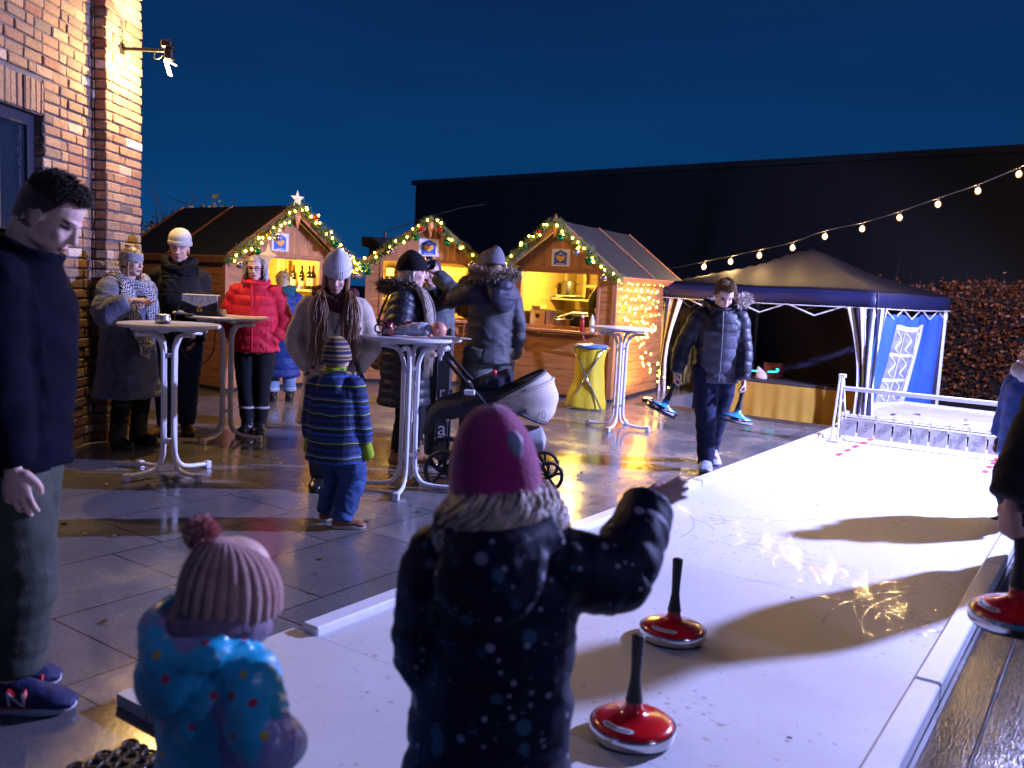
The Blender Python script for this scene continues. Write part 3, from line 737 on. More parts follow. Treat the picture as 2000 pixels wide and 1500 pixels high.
star('narrow wooden drop among lights at the right gable peak', h3, h3.w/2, -.255, h3.rg-.06, .1, starw, pts=dia, cat='ornament', nm='wooden_drop')
star('pale wooden butterfly star under the left stall eave', h1, .42, -.26, 1.72, .15, mat('star_pale', (.75, .5, .2), .55), k=4, nm='pale_star')

# ------------------------------------------------------------------ garlands
fir = mat('fir_needles', (.05, .10, .03), .6, fn=leaf_fn([(0, (.035, .075, .022)), (.5, (.08, .15, .045)), (1, (.15, .24, .08))]))
ball_m = {'green': mat('bauble_green', (.0, .16, .05), .12, .6, coat=.6), 'silver': mat('bauble_silver', (.55, .52, .58), .12, .9, coat=.4), 'red': mat('bauble_red', (.4, .01, .01), .15, .5, coat=.6), 'gold': mat('bauble_gold', (.6, .28, .04), .2, .8)}
fairy_mesh = None
def small_bulb(parent, p, r=.016):
    global fairy_mesh
    if fairy_mesh is None:
        V, F = ellipsoid((0, 0, 0), (1, 1, 1), 8, 6); fairy_mesh = bpy.data.meshes.new('light_bulb'); fairy_mesh.from_pydata([tuple(v) for v in V], [], F); fairy_mesh.materials.append(fairy)
        fairy_mesh.polygons.foreach_set('use_smooth', [True]*len(fairy_mesh.polygons))
    o = bpy.data.objects.new('light_bulb', fairy_mesh); col.objects.link(o); o.parent = parent; o.location = p; o.scale = (r, r, r*1.2); return o
ball_mesh = {}
def bauble(parent, p, c, r):
    if c not in ball_mesh:
        mb = MB(); mb.ell((0, 0, 0), (1, 1, 1), 20, 14); mb.tube([(0, 0, .95), (0, 0, 1.2)], .2, 8); me = bpy.data.meshes.new('bauble'); me.from_pydata(mb.v, [], mb.f); me.materials.append(ball_m[c]); me.polygons.foreach_set('use_smooth', [True]*len(me.polygons)); ball_mesh[c] = me
    o = bpy.data.objects.new('bauble', ball_mesh[c]); col.objects.link(o); o.parent = parent; o.location = p; o.scale = (r, r, r)
def garland(lab, root_loc, rz, path, n, lights, balls, rad=.085):
    g = thing('fir_garland', lab, 'garland', root_loc, rz, 'lit fir garlands on the stalls')
    P = catmull(path, 8); seg = np.linalg.norm(np.diff(P, axis=0), axis=1); cum = np.r_[0, np.cumsum(seg)]; L = cum[-1]
    def along(f): return np.array([np.interp(f*L, cum, P[:, k]) for k in range(3)])
    mb = MB(); mb.tube(list(P[::2]), .012, 5)
    for i in range(n):
        f = random.random(); c = along(f); rr = rad*(1+.45*vnoise(np.array([[f*L*3.2+7, .5, root_loc[0]]]))[0])
        d = nrm(rng.normal(size=3)); c0 = c+d*rr*.15; ln = rr*random.uniform(.7, 1.25); tip = c0+d*ln
        s_ = nrm(np.cross(d, rng.normal(size=3)))
        mb.cur = random.uniform(.02, 1)
        for q in range(7):
            b = c0+(tip-c0)*(q/7); sd = s_*(1 if q % 2 else -1)*math.cos(q)+np.cross(d, s_)*math.sin(q*2.1)
            t2 = b+(d*.6+sd)*.030; k_ = np.cross(d, sd)*.0042
            mb.add([b-k_, b+k_, t2], [(0, 1, 2)])
    mb.build('fir_branches', fir, g)
    for f, dx, dz in lights: small_bulb(g, tuple(along(f)+np.array([dx, -.075-random.random()*.02, dz])), random.uniform(.010, .015))
    for f, dx, dz, c, r in balls: bauble(g, tuple(along(f)+np.array([dx, -.09, dz])), c, r)
    return g
def gable_path(h, sag=.02):
    x0, x1 = -.17, h.w+.17; e = h.ev-.11; out = []
    for f in np.linspace(0, 1, 9):
        x = x0+(x1-x0)*f; z = h.rg-.02-(h.rg-h.ev+.0)*abs(x-h.w/2)/(h.w/2); out.append((x, -.27, z+.02-sag*math.sin(f*4*math.pi)**2+random.gauss(0, .012)))
    return out
def rl(n, a=0, b=1): return [(a+(b-a)*(i+random.uniform(.2, .8))/n, random.gauss(0, .03), random.gauss(.0, .035)) for i in range(n)]
garland('bright garland over the left stall front with many lights', h1.P(0, 0, 0), h1.r.rotation_euler.z, gable_path(h1), 1300, rl(34), [(.05, 0, -.1, 'silver', .045), (.17, .0, -.1, 'green', .045), (.24, 0, .03, 'gold', .04), (.29, .02, -.08, 'silver', .05), (.38, .04, -.04, 'green', .03), (.6, 0, .02, 'red', .035), (.76, 0, -.07, 'green', .05), (.88, 0, .0, 'silver', .05), (.985, .05, .0, 'green', .05)])
garland('darker garland over the middle stall front', h2.P(0, 0, 0), h2.r.rotation_euler.z, gable_path(h2, .05), 1300, rl(22), [(.08, 0, -.12, 'green', .05), (.22, .02, -.06, 'silver', .055), (.38, .02, -.07, 'green', .05), (.43, 0, -.04, 'red', .035), (.56, 0, -.05, 'red', .035), (.61, .02, -.13, 'green', .055), (.78, .02, -.17, 'silver', .05), (.93, .02, -.17, 'green', .055)])
garland('lit garland over the right stall front', h3.P(0, 0, 0), h3.r.rotation_euler.z, gable_path(h3), 1300, rl(26), [(.16, -.02, -.1, 'silver', .05), (.3, 0, -.04, 'green', .04), (.4, 0, .0, 'red', .03), (.58, -.02, -.09, 'green', .05), (.68, .03, -.12, 'silver', .05), (.78, 0, -.1, 'green', .055), (.9, 0, -.1, 'silver', .045)])
a = h1.P(h1.w+.14, -.25, 1.72); b = h2.P(-.1, -.28, 1.72); d_ = b-a
garland('short sagging garland bridging the left and middle stalls', a, 0., [(d_.x*f, d_.y*f, d_.z*f-.16*math.sin(math.pi*f)) for f in np.linspace(0, 1, 6)], 340, rl(9), [(.35, 0, -.07, 'silver', .045), (.7, 0, -.08, 'silver', .05)])

# fairy light curtain on the right wall of the right stall
fc = thing('fairy_light_curtain', 'curtain of tiny warm lights hanging on the right stall side wall', 'light curtain', h3.P(h3.w, 0, 0), h3.r.rotation_euler.z)
wr = MB(); nb = 0
wr.tube([(.07, .05, 1.70), (.07, .6, 1.67), (.07, 1.2, 1.69), (.07, 2.2, 1.67)], .003, 4, sub=4)
for k in range(13):
    y = .10+k*.165; n_ = [5, 8, 9, 5, 9, 7, 10, 9, 8, 7, 6, 5, 4][k]; zb = 1.66; pts = [(.07, y, 1.68)]
    for j in range(n_):
        z = zb-(j+.6)*(1.0/10)*random.uniform(.85, 1.15); p = (.055+random.uniform(-.02, .03), y+random.gauss(0, .028), z)
        pts.append(p)
        if nb < 78: small_bulb(fc, p, random.uniform(.009, .014)); nb += 1
    wr.tube(pts, .0022, 4)
# tangled bunch near the ground
pts = []
for j in range(22):
    f = j/21; p = (.16+.12*f+random.gauss(0, .03), .55+f*.9+random.gauss(0, .10), .80-.62*f+random.gauss(0, .06)); pts.append(p); small_bulb(fc, p, random.uniform(.009, .014))
wr.tube(pts, .0022, 4)
wr.build('wire', black, fc)
# ground spotlight at the stall corner
gs = thing('ground_spot', 'small yellow ground spotlight at the base of the right stall wall', 'spotlight', h3.P(h3.w+.36, .55, 0), h3.r.rotation_euler.z)
mb = MB(); mb.lathe([(.0, 0), (.075, 0), (.085, .035), (.06, .05), (.0, .05)], 16); mb.build('housing', black, gs, smooth=True)
mb = MB(); mb.lathe([(0, .051), (.055, .052), (0, .056)], 16); mb.build('lens', mat('yellow_lens', (1, .8, .2), .3, emit=40, ecol=(1, .68, .12)), gs)
lamp('spot_light', 'SPOT', (0, 0, .10), 42, (1, .62, .10), gs, .04, target=(-.30, .25, 1.0), cone=150, blend=.6)

# ------------------------------------------------------------------ stall goods
bg = mat('bottle_glass', (.012, .012, .008), .08, spec=.9); lab_w = mat('bottle_label', (.75, .72, .6), .6); red_cap = mat('red_foil', (.35, .01, .01), .35)
def bottle(h, x, y, z, ht, lab, labm=True, cap=None, grp='wine bottles on the stall shelf'):
    o = thing('wine_bottle', lab, 'bottle', h.P(x, y, z), 0, grp); s = ht/.30
    mb = MB(); mb.lathe([(.0, 0), (.036*s, 0), (.037*s, .01), (.037*s, .18*s), (.03*s, .205*s), (.014*s, .235*s), (.013*s, .29*s), (.015*s, .292*s), (.015*s, .30*s), (0, .3*s)], 16); mb.build('glass_body', bg, o, smooth=True)
    mb = MB(); mb.lathe([(.0378*s, .05*s), (.0378*s, .145*s)], 16, cap=False); mb.build('label', lab_w, o, smooth=True)
    if cap: mb = MB(); mb.lathe([(.0155*s, .235*s), (.0155*s, .302*s), (0, .303*s)], 12); mb.build('foil', cap, o, smooth=True)
# rear shelf unit of the left stall
su = thing('bottle_shelf', 'pale wooden shelf unit with bottles inside the left stall', 'shelf', h1.P(0, 0, 0), h1.r.rotation_euler.z)
mb = MB(); mb.rbox((1.42, .12, 1.27), (1.71, 1.7, 1.30), .004); mb.rbox((1.42, .12, .98), (1.71, 1.7, 1.01), .004); mb.build('shelf_board', shelf_m, su)
for q in (((1.43, .80, 1.305), (1.48, .85, 1.71)), ((1.43, .80, 1.02), (1.48, .85, 1.268)), ((1.66, 1.0, 1.305), (1.70, 1.04, 1.71))): mb = MB(); mb.rbox(q[0], q[1], .004); mb.build('upright', shelf_m, su)
names = ['first from the left, half hidden by the upright', 'second from the left with red foil', 'third from the left', 'fourth from the left in the middle', 'fifth from the left, short', 'sixth from the left', 'rightmost, at the opening edge']
for i, (x, ht) in enumerate([(.74, .27), (.64, .33), (.565, .27), (.46, .33), (.39, .24), (.30, .33), (.16, .33)]):
    bottle(h1, 1.50+(.05 if i % 2 else 0), x, 1.30, ht, 'dark bottle on the left stall shelf, '+names[i], cap=red_cap if i in (1, 6) else None)
# price card and small plant on the lower shelf
c_ = thing('price_card', 'small white card standing before the bottles in the left stall', 'card', h1.P(1.44, .34, 1.30), h1.r.rotation_euler.z); mb = MB(); mb.box((-.05, -.003, 0), (.05, .003, .05)); mb.build('card', paper, c_)
pl = thing('dry_twig_vase', 'small vase of dry twigs on the lower shelf of the left stall', 'vase', h1.P(1.5, .5, 1.01), 0)
mb = MB(); mb.lathe([(0, 0), (.03, 0), (.04, .04), (.02, .09), (.022, .1)], 12); mb.build('vase', mat('vase_glaze', (.3, .25, .1), .3), pl, smooth=True)
mb = MB()
for i in range(18): a = random.uniform(0, 6.3); s_ = random.uniform(.02, .1); mb.tube([(0, 0, .09), (math.cos(a)*s_*.5, math.sin(a)*s_*.5, .16), (math.cos(a)*s_, math.sin(a)*s_, random.uniform(.18, .24))], .002, 4)
mb.build('twigs', twig, pl)

# middle stall: plank door behind, coat, white boxes
dr = thing('plank_partition', 'bright yellow plank partition inside the middle stall', 'partition', h2.P(.75, 1.2, 0), h2.r.rotation_euler.z)
mb = MB()
for i in range(8): mb.rbox((-.12+i*.12, 0, .1), (-.004+i*.12, .025, 1.74), .003)
mb.build('planks', inner, dr); mb = MB(); mb.rbox((.2, -.02, .1), (.255, -.001, 1.70), .004); mb.rbox((-.1, -.024, 1.60), (.8, -.002, 1.66), .004); mb.build('battens', shelf_m, dr)
def coat(lab, h, x, y, z, m_, ht=.62, wd=.2):
    o = thing('hanging_coat', lab, 'coat', h.P(x, y, z), h.r.rotation_euler.z)
    V, F = loft([(0, 0, 0), (0, 0, -.05), (-.0, 0, -.18), (0, 0, -.4), (0, 0, -ht)], [(.02, .02), (wd*.45, .05), (wd*.6, .07), (wd*.55, .08), (wd*.58, .08)], n=20, side=(1, 0, 0), sub=4)
    V2, F2 = loft([(-wd*.4, -.02, -.08), (-wd*.75, -.04, -.3), (-wd*.7, -.05, -ht*.92)], [(.045, .05), (.05, .05), (.04, .045)], n=12, sub=4)
    me = remesh([(V, F), (V2, F2)], .012); v = getv(me); v += getn(me)*(.012*vnoise(v*np.array([14, 14, 5])))[:, None]; setv(me, v); link('coat_cloth', me, m_, o, smooth=True, fix=False)
coat('black jacket hanging at the right side of the middle stall opening', h2, 1.47, .30, 1.62, mat('black_cloth', (.008, .008, .009), .8), .62, .22)
coat('olive coat hanging at the right side of the right stall opening', h3, 1.34, .40, 1.62, mat('olive_cloth', (.05, .055, .02), .85), .66, .28)
for i, (x, y, z, sx_, sz, lab) in enumerate([(.36, 1.5, 1.55, .13, .13, 'upper white box on the left shelf of the middle stall'), (.35, 1.5, 1.20, .10, .26, 'tall white box low on the left side of the middle stall')]):
    o = thing('white_box', lab, 'box', h2.P(x, y, z), h2.r.rotation_euler.z); mb = MB(); mb.rbox((-sx_/2, -.06, 0), (sx_/2, .06, sz*.8), .006); mb.build('carton', white_plastic, o); mb = MB(); mb.rbox((-sx_/2-.004, -.064, sz*.8), (sx_/2+.004, .064, sz), .004); mb.build('lid', white_plastic, o)
o = thing('wall_shelf', 'pale shelf board at the left inside the middle stall', 'shelf', h2.P(.04, 1.35, 1.50), h2.r.rotation_euler.z); mb = MB(); mb.rbox((0, 0, 0), (.62, .3, .025), .004); mb.rbox((0, 0, -.33), (.62, .3, -.305), .004); mb.build('board', shelf_m, o)

# right stall kitchen
so = thing('kitchen_shelf', 'pale shelf with uprights across the back of the right stall', 'shelf', h3.P(0, 0, 0), h3.r.rotation_euler.z)
mb = MB(); mb.rbox((.045, 1.3, 1.31), (1.0, 1.75, 1.335), .004); mb.rbox((.36, 1.72, 1.20), (1.0, 1.75, 1.30), .004); mb.rbox((.44, 1.72, 1.52), (1.0, 1.75, 1.56), .004); mb.build('shelf_board', shelf_m, so)
for x in (.06, .38, .80): mb = MB(); mb.rbox((x, 1.76, .95), (x+.045, 1.80, 1.74), .004); mb.build('upright', shelf_m, so)
o = thing('cooking_pot', 'tall shiny steel stock pot on the right stall shelf', 'pot', h3.P(.28, 1.45, 1.39), 0); mb = MB(); mb.lathe([(0, 0), (.11, 0), (.115, .01), (.115, .2), (.12, .205), (.118, .21), (.105, .21), (.105, .19), (0, .19)], 24); mb.build('pot_body', steel, o, smooth=True, ang=40); mb = MB(); mb.tube([(.11, -.03, .16), (.15, -.03, .165), (.15, .03, .165), (.11, .03, .16)], .006, 6); mb.tube([(-.11, -.03, .16), (-.15, -.03, .165), (-.15, .03, .165), (-.11, .03, .16)], .006, 6); mb.build('handle', steel, o, smooth=True)
o = thing('hot_plate', 'white and black hot plate under the stock pot', 'hot plate', h3.P(.27, 1.45, 1.335), h3.r.rotation_euler.z); mb = MB(); mb.rbox((-.22, -.12, .01), (.26, .14, .03), .006); mb.build('plate', black, o); mb = MB(); mb.rbox((-.15, -.13, .032), (.2, .13, .054), .01); mb.build('top', white_plastic, o)
o = thing('serving_tongs', 'pale spatula lying on the right stall shelf left of the pot', 'spatula', h3.P(.22, 1.32, 1.345), h3.r.rotation_euler.z); mb = MB(); mb.tube([(-.1, 0, .0), (.15, .03, .05)], .008, 6); mb.rbox((-.2, -.04, -.004), (-.1, .04, .006), .003); mb.build('blade', white_plastic, o)
for i, (x, wd, lab) in enumerate([(.275, .24, 'left steel counter appliance with round dial in the right stall'), (.475, .14, 'narrow steel appliance beside the dial one in the right stall')]):
    o = thing('steel_appliance', lab, 'appliance', h3.P(x, .42, .93), h3.r.rotation_euler.z, 'steel appliances in the right stall'); mb = MB(); mb.rbox((-wd/2, 0, 0), (wd/2, .3, .24), .008); mb.build('casing', steel, o)
    if i == 0:
        mb = MB(); mb.lathe([(0, 0), (.032, 0), (.028, .012), (0, .012)], 16, M=T(.0, 0, .15) @ Matrix.Rotation(R(90), 4, 'X')); mb.build('dial', black, o); mb = MB(); mb.rbox((-.13, .05, .242), (.02, .25, .30), .01); mb.build('lid', shelf_m, o)
o = thing('grill_plate', 'black grill plate with pale handle at the back of the right stall counter', 'grill', h3.P(.86, .52, .93), h3.r.rotation_euler.z); mb = MB(); mb.rbox((-.2, 0, 0), (.24, .35, .19), .01); mb.build('casing', black, o); mb = MB(); mb.rbox((-.14, .02, .192), (.18, .3, .232), .012); mb.build('lid', white_plastic, o); mb = MB(); mb.tube([(-.3, -.02, .14), (-.1, .02, .22)], .015, 8); mb.build('handle', white_plastic, o)
o = thing('mixing_bowl', 'steel mixing bowl on the right stall counter', 'bowl', h3.P(.74, .26, .93), 0); mb = MB(); mb.lathe([(0, .002), (.05, .002), (.1, .05), (.135, .13), (.14, .132), (.13, .13), (.095, .055), (.0, .01)], 24, cap=False); mb.build('bowl_body', steel, o, smooth=True); mb = MB(); mb.tube([(.05, 0, .04), (.16, .02, .16)], .006, 6); mb.build('spoon', steel, o)
for lab, x, c, cc in (('red ketchup squeeze bottle on the right stall counter', 1.20, (.30, .01, .01), (.7, .7, .7)), ('white mayonnaise squeeze bottle on the right stall counter', 1.34, (.75, .70, .62), (.8, .75, .7))):
    o = thing('sauce_bottle', lab, 'sauce bottle', h3.P(x, -.10, .93), 0, 'sauce bottles on the counter'); mb = MB(); mb.lathe([(0, 0), (.034, 0), (.036, .02), (.032, .09), (.035, .14), (.02, .18), (.0, .18)], 16); mb.build('bottle_body', mat('sauce_%d' % int(x*100), c, .3), o, smooth=True); mb = MB(); mb.lathe([(.02, .18), (.02, .205), (.008, .215), (.005, .24), (0, .24)], 12); mb.build('nozzle_cap', mat('sauce_cap_%d' % int(x*100), cc, .4), o, smooth=True)
o = thing('hanging_ring', 'small pale ring hanging at the top left of the right stall opening', 'ring', h3.P(.235, -.03, 1.66), h3.r.rotation_euler.z); mb = MB(); mb.tube([(.03*math.cos(a), 0, .045*math.sin(a)) for a in np.linspace(0, 6.28, 17)], .006, 6); mb.build('ring_loop', white_plastic, o)
# ================================================================== TABLES, GAZEBO, LIGHTS
tbl = mat('table_paint', (.74, .73, .76), .3, var=.05, vs=6, bump=.02, bs=30)
def table():
    t = thing('standing_table', 'x', 'bar table', group='white standing tables')
    mb = MB(); mb.lathe([(0, 1.078), (.345, 1.078), (.352, 1.084), (.353, 1.096), (.346, 1.103), (0, 1.103)], 56); mb.build('tabletop', tbl, t, smooth=True, ang=35)
    mb = MB(); mb.rbox((-.26, -.03, 1.048), (.26, .03, 1.077), .004); mb.rbox((-.03, -.26, 1.049), (.03, .26, 1.0765), .004); mb.build('underframe', tbl, t)
    for k in range(4):
        a = R(45+90*k); c, s = math.cos(a), math.sin(a)
        ctl = [(.27, 1.03), (.17, 1.03), (.095, 1.005), (.058, .93), (.052, .84), (.050, .5), (.052, .22), (.062, .13), (.105, .062), (.18, .040), (.26, .036), (.335, .034)]
        P = [(r_*c, r_*s, z) for r_, z in ctl]
        mb = MB(); mb.tube(P, .0165, 10, sub=4, side=(-s, c, 0)); lg = mb.build('leg', tbl, t, smooth=True)
        mb = MB(); mb.rbox((.315, -.021, .0), (.362, .021, .056), .005, rotz(a)); mb.build('foot_cap', tbl, lg)
    for z in (.24, .86):
        mb = MB(); mb.rbox((-.05, -.008, z), (.05, .008, z+.028), .003, rotz(R(45))); mb.rbox((-.05, -.0078, z+.0005), (.05, .0078, z+.0275), .003, rotz(R(135))); mb.build('cross_tie', tbl, t)
    return t
tb0 = table(); tabs = {}
for i, (k, x, y, a, lab) in enumerate([('L', -2.47, 6.32, 12, 'white standing table with only a silver ashtray on it'), ('B', -2.55, 7.84, 30, 'white standing table with the black handbag on it'),
                                     ('M', -.72, 6.22, 40, 'white standing table with the doll and red mugs on it'), ('R', 1.17, 9.55, 22, 'empty white standing table before the right stall')]):
    t = tb0 if i == 0 else copy_tree(tb0)
    t.location = (x, y, 0); t.rotation_euler = (0, 0, R(a)); t['label'] = lab; tabs[k] = t
ZT = 1.104

# ------------------------------------------------------------------ gazebo on the lower garden level
nav = mat('navy_canvas', (.018, .017, .042), .7, var=.12, vs=3, bump=.25, bs=14)
navi = mat('blue_wall_canvas', (.04, .12, .48), .65, var=.15, vs=3, bump=.3, bs=9)
stripe_w = mat('stripe_white', (.75, .74, .72), .65, bump=.2, bs=20)
wnd = mat('clear_pvc', (.30, .31, .40), .2, var=.35, vs=7, bump=.5, bs=10)
gF = Vector((4.62, 11.42)); gd = Vector((-.75, .66)); ge = Vector((.66, .75)); GS = 3.2
# local frame: origin near corner, x to the left corner, y to the rear right corner -> use x right, y back
gz = thing('gazebo', 'navy pop-up gazebo with striped corner curtains and yellow counter beneath', 'gazebo', (gF.x, gF.y, -.4), math.atan2(ge.y, ge.x))
# in this frame +x runs along the right side (ge), +y runs along the front towards the left corner (gd)
ZE, ZP = 2.03, 2.67
N_ = 24
V = []; F = []
def roof_pt(u, v):
    "u along x 0..1, v along y 0..1"
    e_ = 2*max(abs(u-.5), abs(v-.5)); f = 1-e_
    sag = -.05*math.sin(math.pi*min(1, f/.86)) if f < .86 else 0
    c = (abs(u-.5)*2)*(abs(v-.5)*2)
    z = ZE+(ZP-ZE)*(f**.94)+sag*(1-c)*1.3
    return (u*GS, v*GS, z+.010*vnoise(np.array([[u*7, v*7, 1.5]]))[0])
for i in range(N_+1):
    for j in range(N_+1): V.append(roof_pt(i/N_, j/N_))
for i in range(N_):
    for j in range(N_): F.append((i*(N_+1)+j, (i+1)*(N_+1)+j, (i+1)*(N_+1)+j+1, i*(N_+1)+j+1))
mb = MB(); mb.add(V, F); ca = mb.build('canopy', mat('canopy_cloth', (.0050, .0047, .010), .75, var=.15, vs=3, bump=.3, bs=10, spec=.15), gz, smooth=True); sm = ca.modifiers.new('s', 'SOLIDIFY'); sm.thickness = .006
mb = MB()
for (a, b) in (((0, 0), (0, 1)), ((0, 0), (1, 0)), ((1, 0), (1, 1)), ((0, 1), (1, 1))):
    V = []; n_ = 40
    for i in range(n_+1):
        f = i/n_; u, v = a[0]+(b[0]-a[0])*f, a[1]+(b[1]-a[1])*f; x, y, z = roof_pt(u, v)
        ox = (-.012 if u == 0 and a[0] == b[0] else (.012 if u == 1 and a[0] == b[0] else 0)); oy = (-.012 if v == 0 and a[1] == b[1] else (.012 if v == 1 and a[1] == b[1] else 0)); rp = .012*math.sin(f*21)
        V += [(x+ox, y+oy, z+.003), (x+ox*1.6+(rp if ox else 0), y+oy*1.6+(rp if oy else 0), z-.10), (x+ox*1.2+(rp*1.6 if ox else 0), y+oy*1.2+(rp*1.6 if oy else 0), z-.190-.010*math.sin(f*math.pi))]
    mb.add(V, [(3*i+k, 3*i+3+k, 3*i+4+k, 3*i+1+k) for i in range(n_) for k in range(2)])
va = mb.build('valance', mat('navy_valance', (.007, .010, .050), .6, bump=.2, bs=12), gz, smooth=True); sm = va.modifiers.new('s', 'SOLIDIFY'); sm.thickness = .005
mb = MB()
for k in range(40):
    f = k/39
    for (x, y) in ((-.022, f*GS), (f*GS, -.022)): pass
mb.tube([(-.02, f*GS, ZE-.202-.010*math.sin(f*math.pi)) for f in np.linspace(0, 1, 24)], .007, 5); mb.tube([(f*GS, -.02, ZE-.202-.010*math.sin(f*math.pi)) for f in np.linspace(0, 1, 24)], .007, 5)
mb.build('white_hem', stripe_w, gz)
for (x, y) in ((.03, .03), (GS-.03, .03), (.03, GS-.03), (GS-.03, GS-.03)):
    mb = MB(); mb.rbox((x-.02, y-.02, 0), (x+.02, y+.02, ZE-.02), .004); mb.rbox((x-.055, y-.055, 0), (x+.055, y+.055, .012), .003); mb.rbox((x-.026, y-.026, ZE-.34), (x+.026, y+.026, ZE-.26), .004); mb.build('post', white_paint, gz)
mb = MB()
for (a, b) in (((.03, .03), (.03, GS-.03)), ((.03, .03), (GS-.03, .03)), ((GS-.03, .03), (GS-.03, GS-.03)), ((.03, GS-.03), (GS-.03, GS-.03))):
    for k in range(4):
        f0, f1 = k/4, (k+1)/4; z0, z1 = (ZE-.06, ZE-.34) if k % 2 == 0 else (ZE-.34, ZE-.06)
        for (za, zb, o_) in ((z0, z1, .0), (z1, z0, .016)):
            mb.tube([(a[0]+(b[0]-a[0])*f0+o_, a[1]+(b[1]-a[1])*f0+o_, za), (a[0]+(b[0]-a[0])*f1+o_, a[1]+(b[1]-a[1])*f1+o_, zb)], .011, 5)
mb.build('truss', white_paint, gz)
def curtain(x, y, dx, dy, sgn):
    "striped leg curtain gathered against a corner post"
    cols = [nav, stripe_w, nav, stripe_w]
    for k in range(4):
        V = []; n_ = 14; w0 = .085
        for j in range(n_+1):
            f = j/n_; z = ZE-.2-f*(ZE-.22); wd = w0*(1-.62*math.sin(math.pi*min(f/.62, 1)*.5)); sw = .03*math.sin(f*5+k)
            for q in range(4):
                s = k*wd+wd*q/3; V.append((x+dx*s+(-dy)*(.02*math.sin(q*2+k*3)+sw)*sgn, y+dy*s+dx*(.02*math.sin(q*2+k*3)+sw)*sgn, z))
        mb = MB(); mb.add(V, [(j*4+q, j*4+q+1, j*4+q+5, j*4+q+4) for j in range(n_) for q in range(3)]); o = mb.build('curtain_stripe', cols[k], gz, smooth=True); sm = o.modifiers.new('s', 'SOLIDIFY'); sm.thickness = .004
curtain(-.01, .02, 0, 1, 1); curtain(-.01, GS-.03, 0, -1, 1); curtain(.03, -.012, 1, 0, -1)
# right side wall with a printed lattice window, hanging loose
V = []; nu, nv = 34, 20
for i in range(nu+1):
    for j in range(nv+1):
        u, v = i/nu, j/nv; x = .06+u*(GS-.14); z = (ZE-.26-.05*math.sin(math.pi*u)**2*abs(math.sin(u*9)))*(1-v)+.0*v
        y = .05+.35*v**1.5*math.sin(math.pi*min(1, u*1.1))**1.0+.05*math.sin(u*19+v*2)*(.4+v)+.02*math.sin(u*41); V.append((x, y, z))
wallV = V
def wp(u, v, o=-.012):
    i = min(int(u*nu), nu-1); j = min(int(v*nv), nv-1); fu, fv = u*nu-i, v*nv-j
    g = lambda a, b: np.array(wallV[a*(nv+1)+b]); p = (g(i, j)*(1-fu)+g(i+1, j)*fu)*(1-fv)+(g(i, j+1)*(1-fu)+g(i+1, j+1)*fu)*fv
    return (p[0], p[1]+o, p[2])
mb = MB(); mb.add(V, [(i*(nv+1)+j, (i+1)*(nv+1)+j, (i+1)*(nv+1)+j+1, i*(nv+1)+j+1) for i in range(nu) for j in range(nv)])
sw_ = mb.build('side_wall', navi, gz, smooth=True)
def patch(name, u0, u1, v0, v1, m_, off, n1=8, n2=8, par=None):
    V = [wp(u0+(u1-u0)*i/n1, v0+(v1-v0)*j/n2, off) for i in range(n1+1) for j in range(n2+1)]
    mb.add(V, [(i*(n2+1)+j, (i+1)*(n2+1)+j, (i+1)*(n2+1)+j+1, i*(n2+1)+j+1) for i in range(n1) for j in range(n2)])
mb = MB(); patch('w', .34, .68, .10, .74, None, -.008); wo_ = mb.build('clear_window', wnd, sw_, smooth=True)
mb = MB()
for (a, b, c, d) in ((.32, .70, .085, .125), (.32, .70, .72, .765), (.32, .345, .125, .72), (.675, .70, .125, .72), (.345, .675, .31, .335), (.345, .675, .52, .545), (.44, .455, .125, .72), (.565, .58, .125, .72)): patch('b', a, b, c, d, None, -.014)
for cu in (.40, .51, .62):
    for k in range(3): mb.tube([wp(cu-.03, .14+.2*k, -.015), wp(cu+.02, .20+.2*k, -.015), wp(cu-.01, .27+.2*k, -.015), wp(cu+.03, .31+.2*k, -.015)], .012, 4, sub=3)
mb.build('window_lattice', stripe_w, sw_, smooth=True)
mb = MB()
V = []
for i in range(21):
    for j in range(9): u, v = i/20, j/8; V.append((GS-.05-.04*math.sin(u*17), .06+u*(GS-.12), (ZE-.2)*(1-v)+.02))
mb.add(V, [(i*9+j, (i+1)*9+j, (i+1)*9+j+1, i*9+j+1) for i in range(20) for j in range(8)]); mb.build('rear_wall', nav, gz, smooth=True)
# counter with yellow cloth under the gazebo
yc = mat('yellow_cloth', (.52, .30, .035), .75, var=.12, vs=2.5, bump=.15, bs=6)
def glow_pt(px, py, Y): return at(px, py, Y)
ctA = at(1408, 737, 13.1); ctB = at(1672, 757, 11.95); d_ = ctB-ctA; ang = math.atan2(d_.y, d_.x); Lc = math.hypot(d_.x, d_.y); zt = ctA.z
ct_ = thing('counter_table', 'long counter draped in yellow cloth with dark top under the gazebo', 'counter', (ctA.x, ctA.y, -.4), ang)
H_ = .5*(ctA.z+ctB.z)+.4
mb = MB(); mb.rbox((-.35, -.03, H_-.04), (Lc+.04, .6, H_), .006); mb.build('counter_top', mat('dark_top', (.05, .04, .045), .5), ct_)
mb = MB(); V = []
for i in range(61):
    u = i/60; x = -.33+u*(Lc+.36); f = .012*math.sin(u*37)+.008*math.sin(u*83+1)
    for j in range(7): v = j/6; V.append((x, -.02-f*(.2+v)-.02*v, (H_-.042)*(1-v)+.0))
mb.add(V, [(i*7+j, (i+1)*7+j, (i+1)*7+j+1, i*7+j+1) for i in range(60) for j in range(6)])
V = [(Lc+.035, -.02+.56*i/6, (H_-.042)*(1-j/4)) for i in range(7) for j in range(5)]; mb.add(V, [(i*5+j, (i+1)*5+j, (i+1)*5+j+1, i*5+j+1) for i in range(6) for j in range(4)])
mb.build('yellow_cloth', yc, ct_, smooth=True)
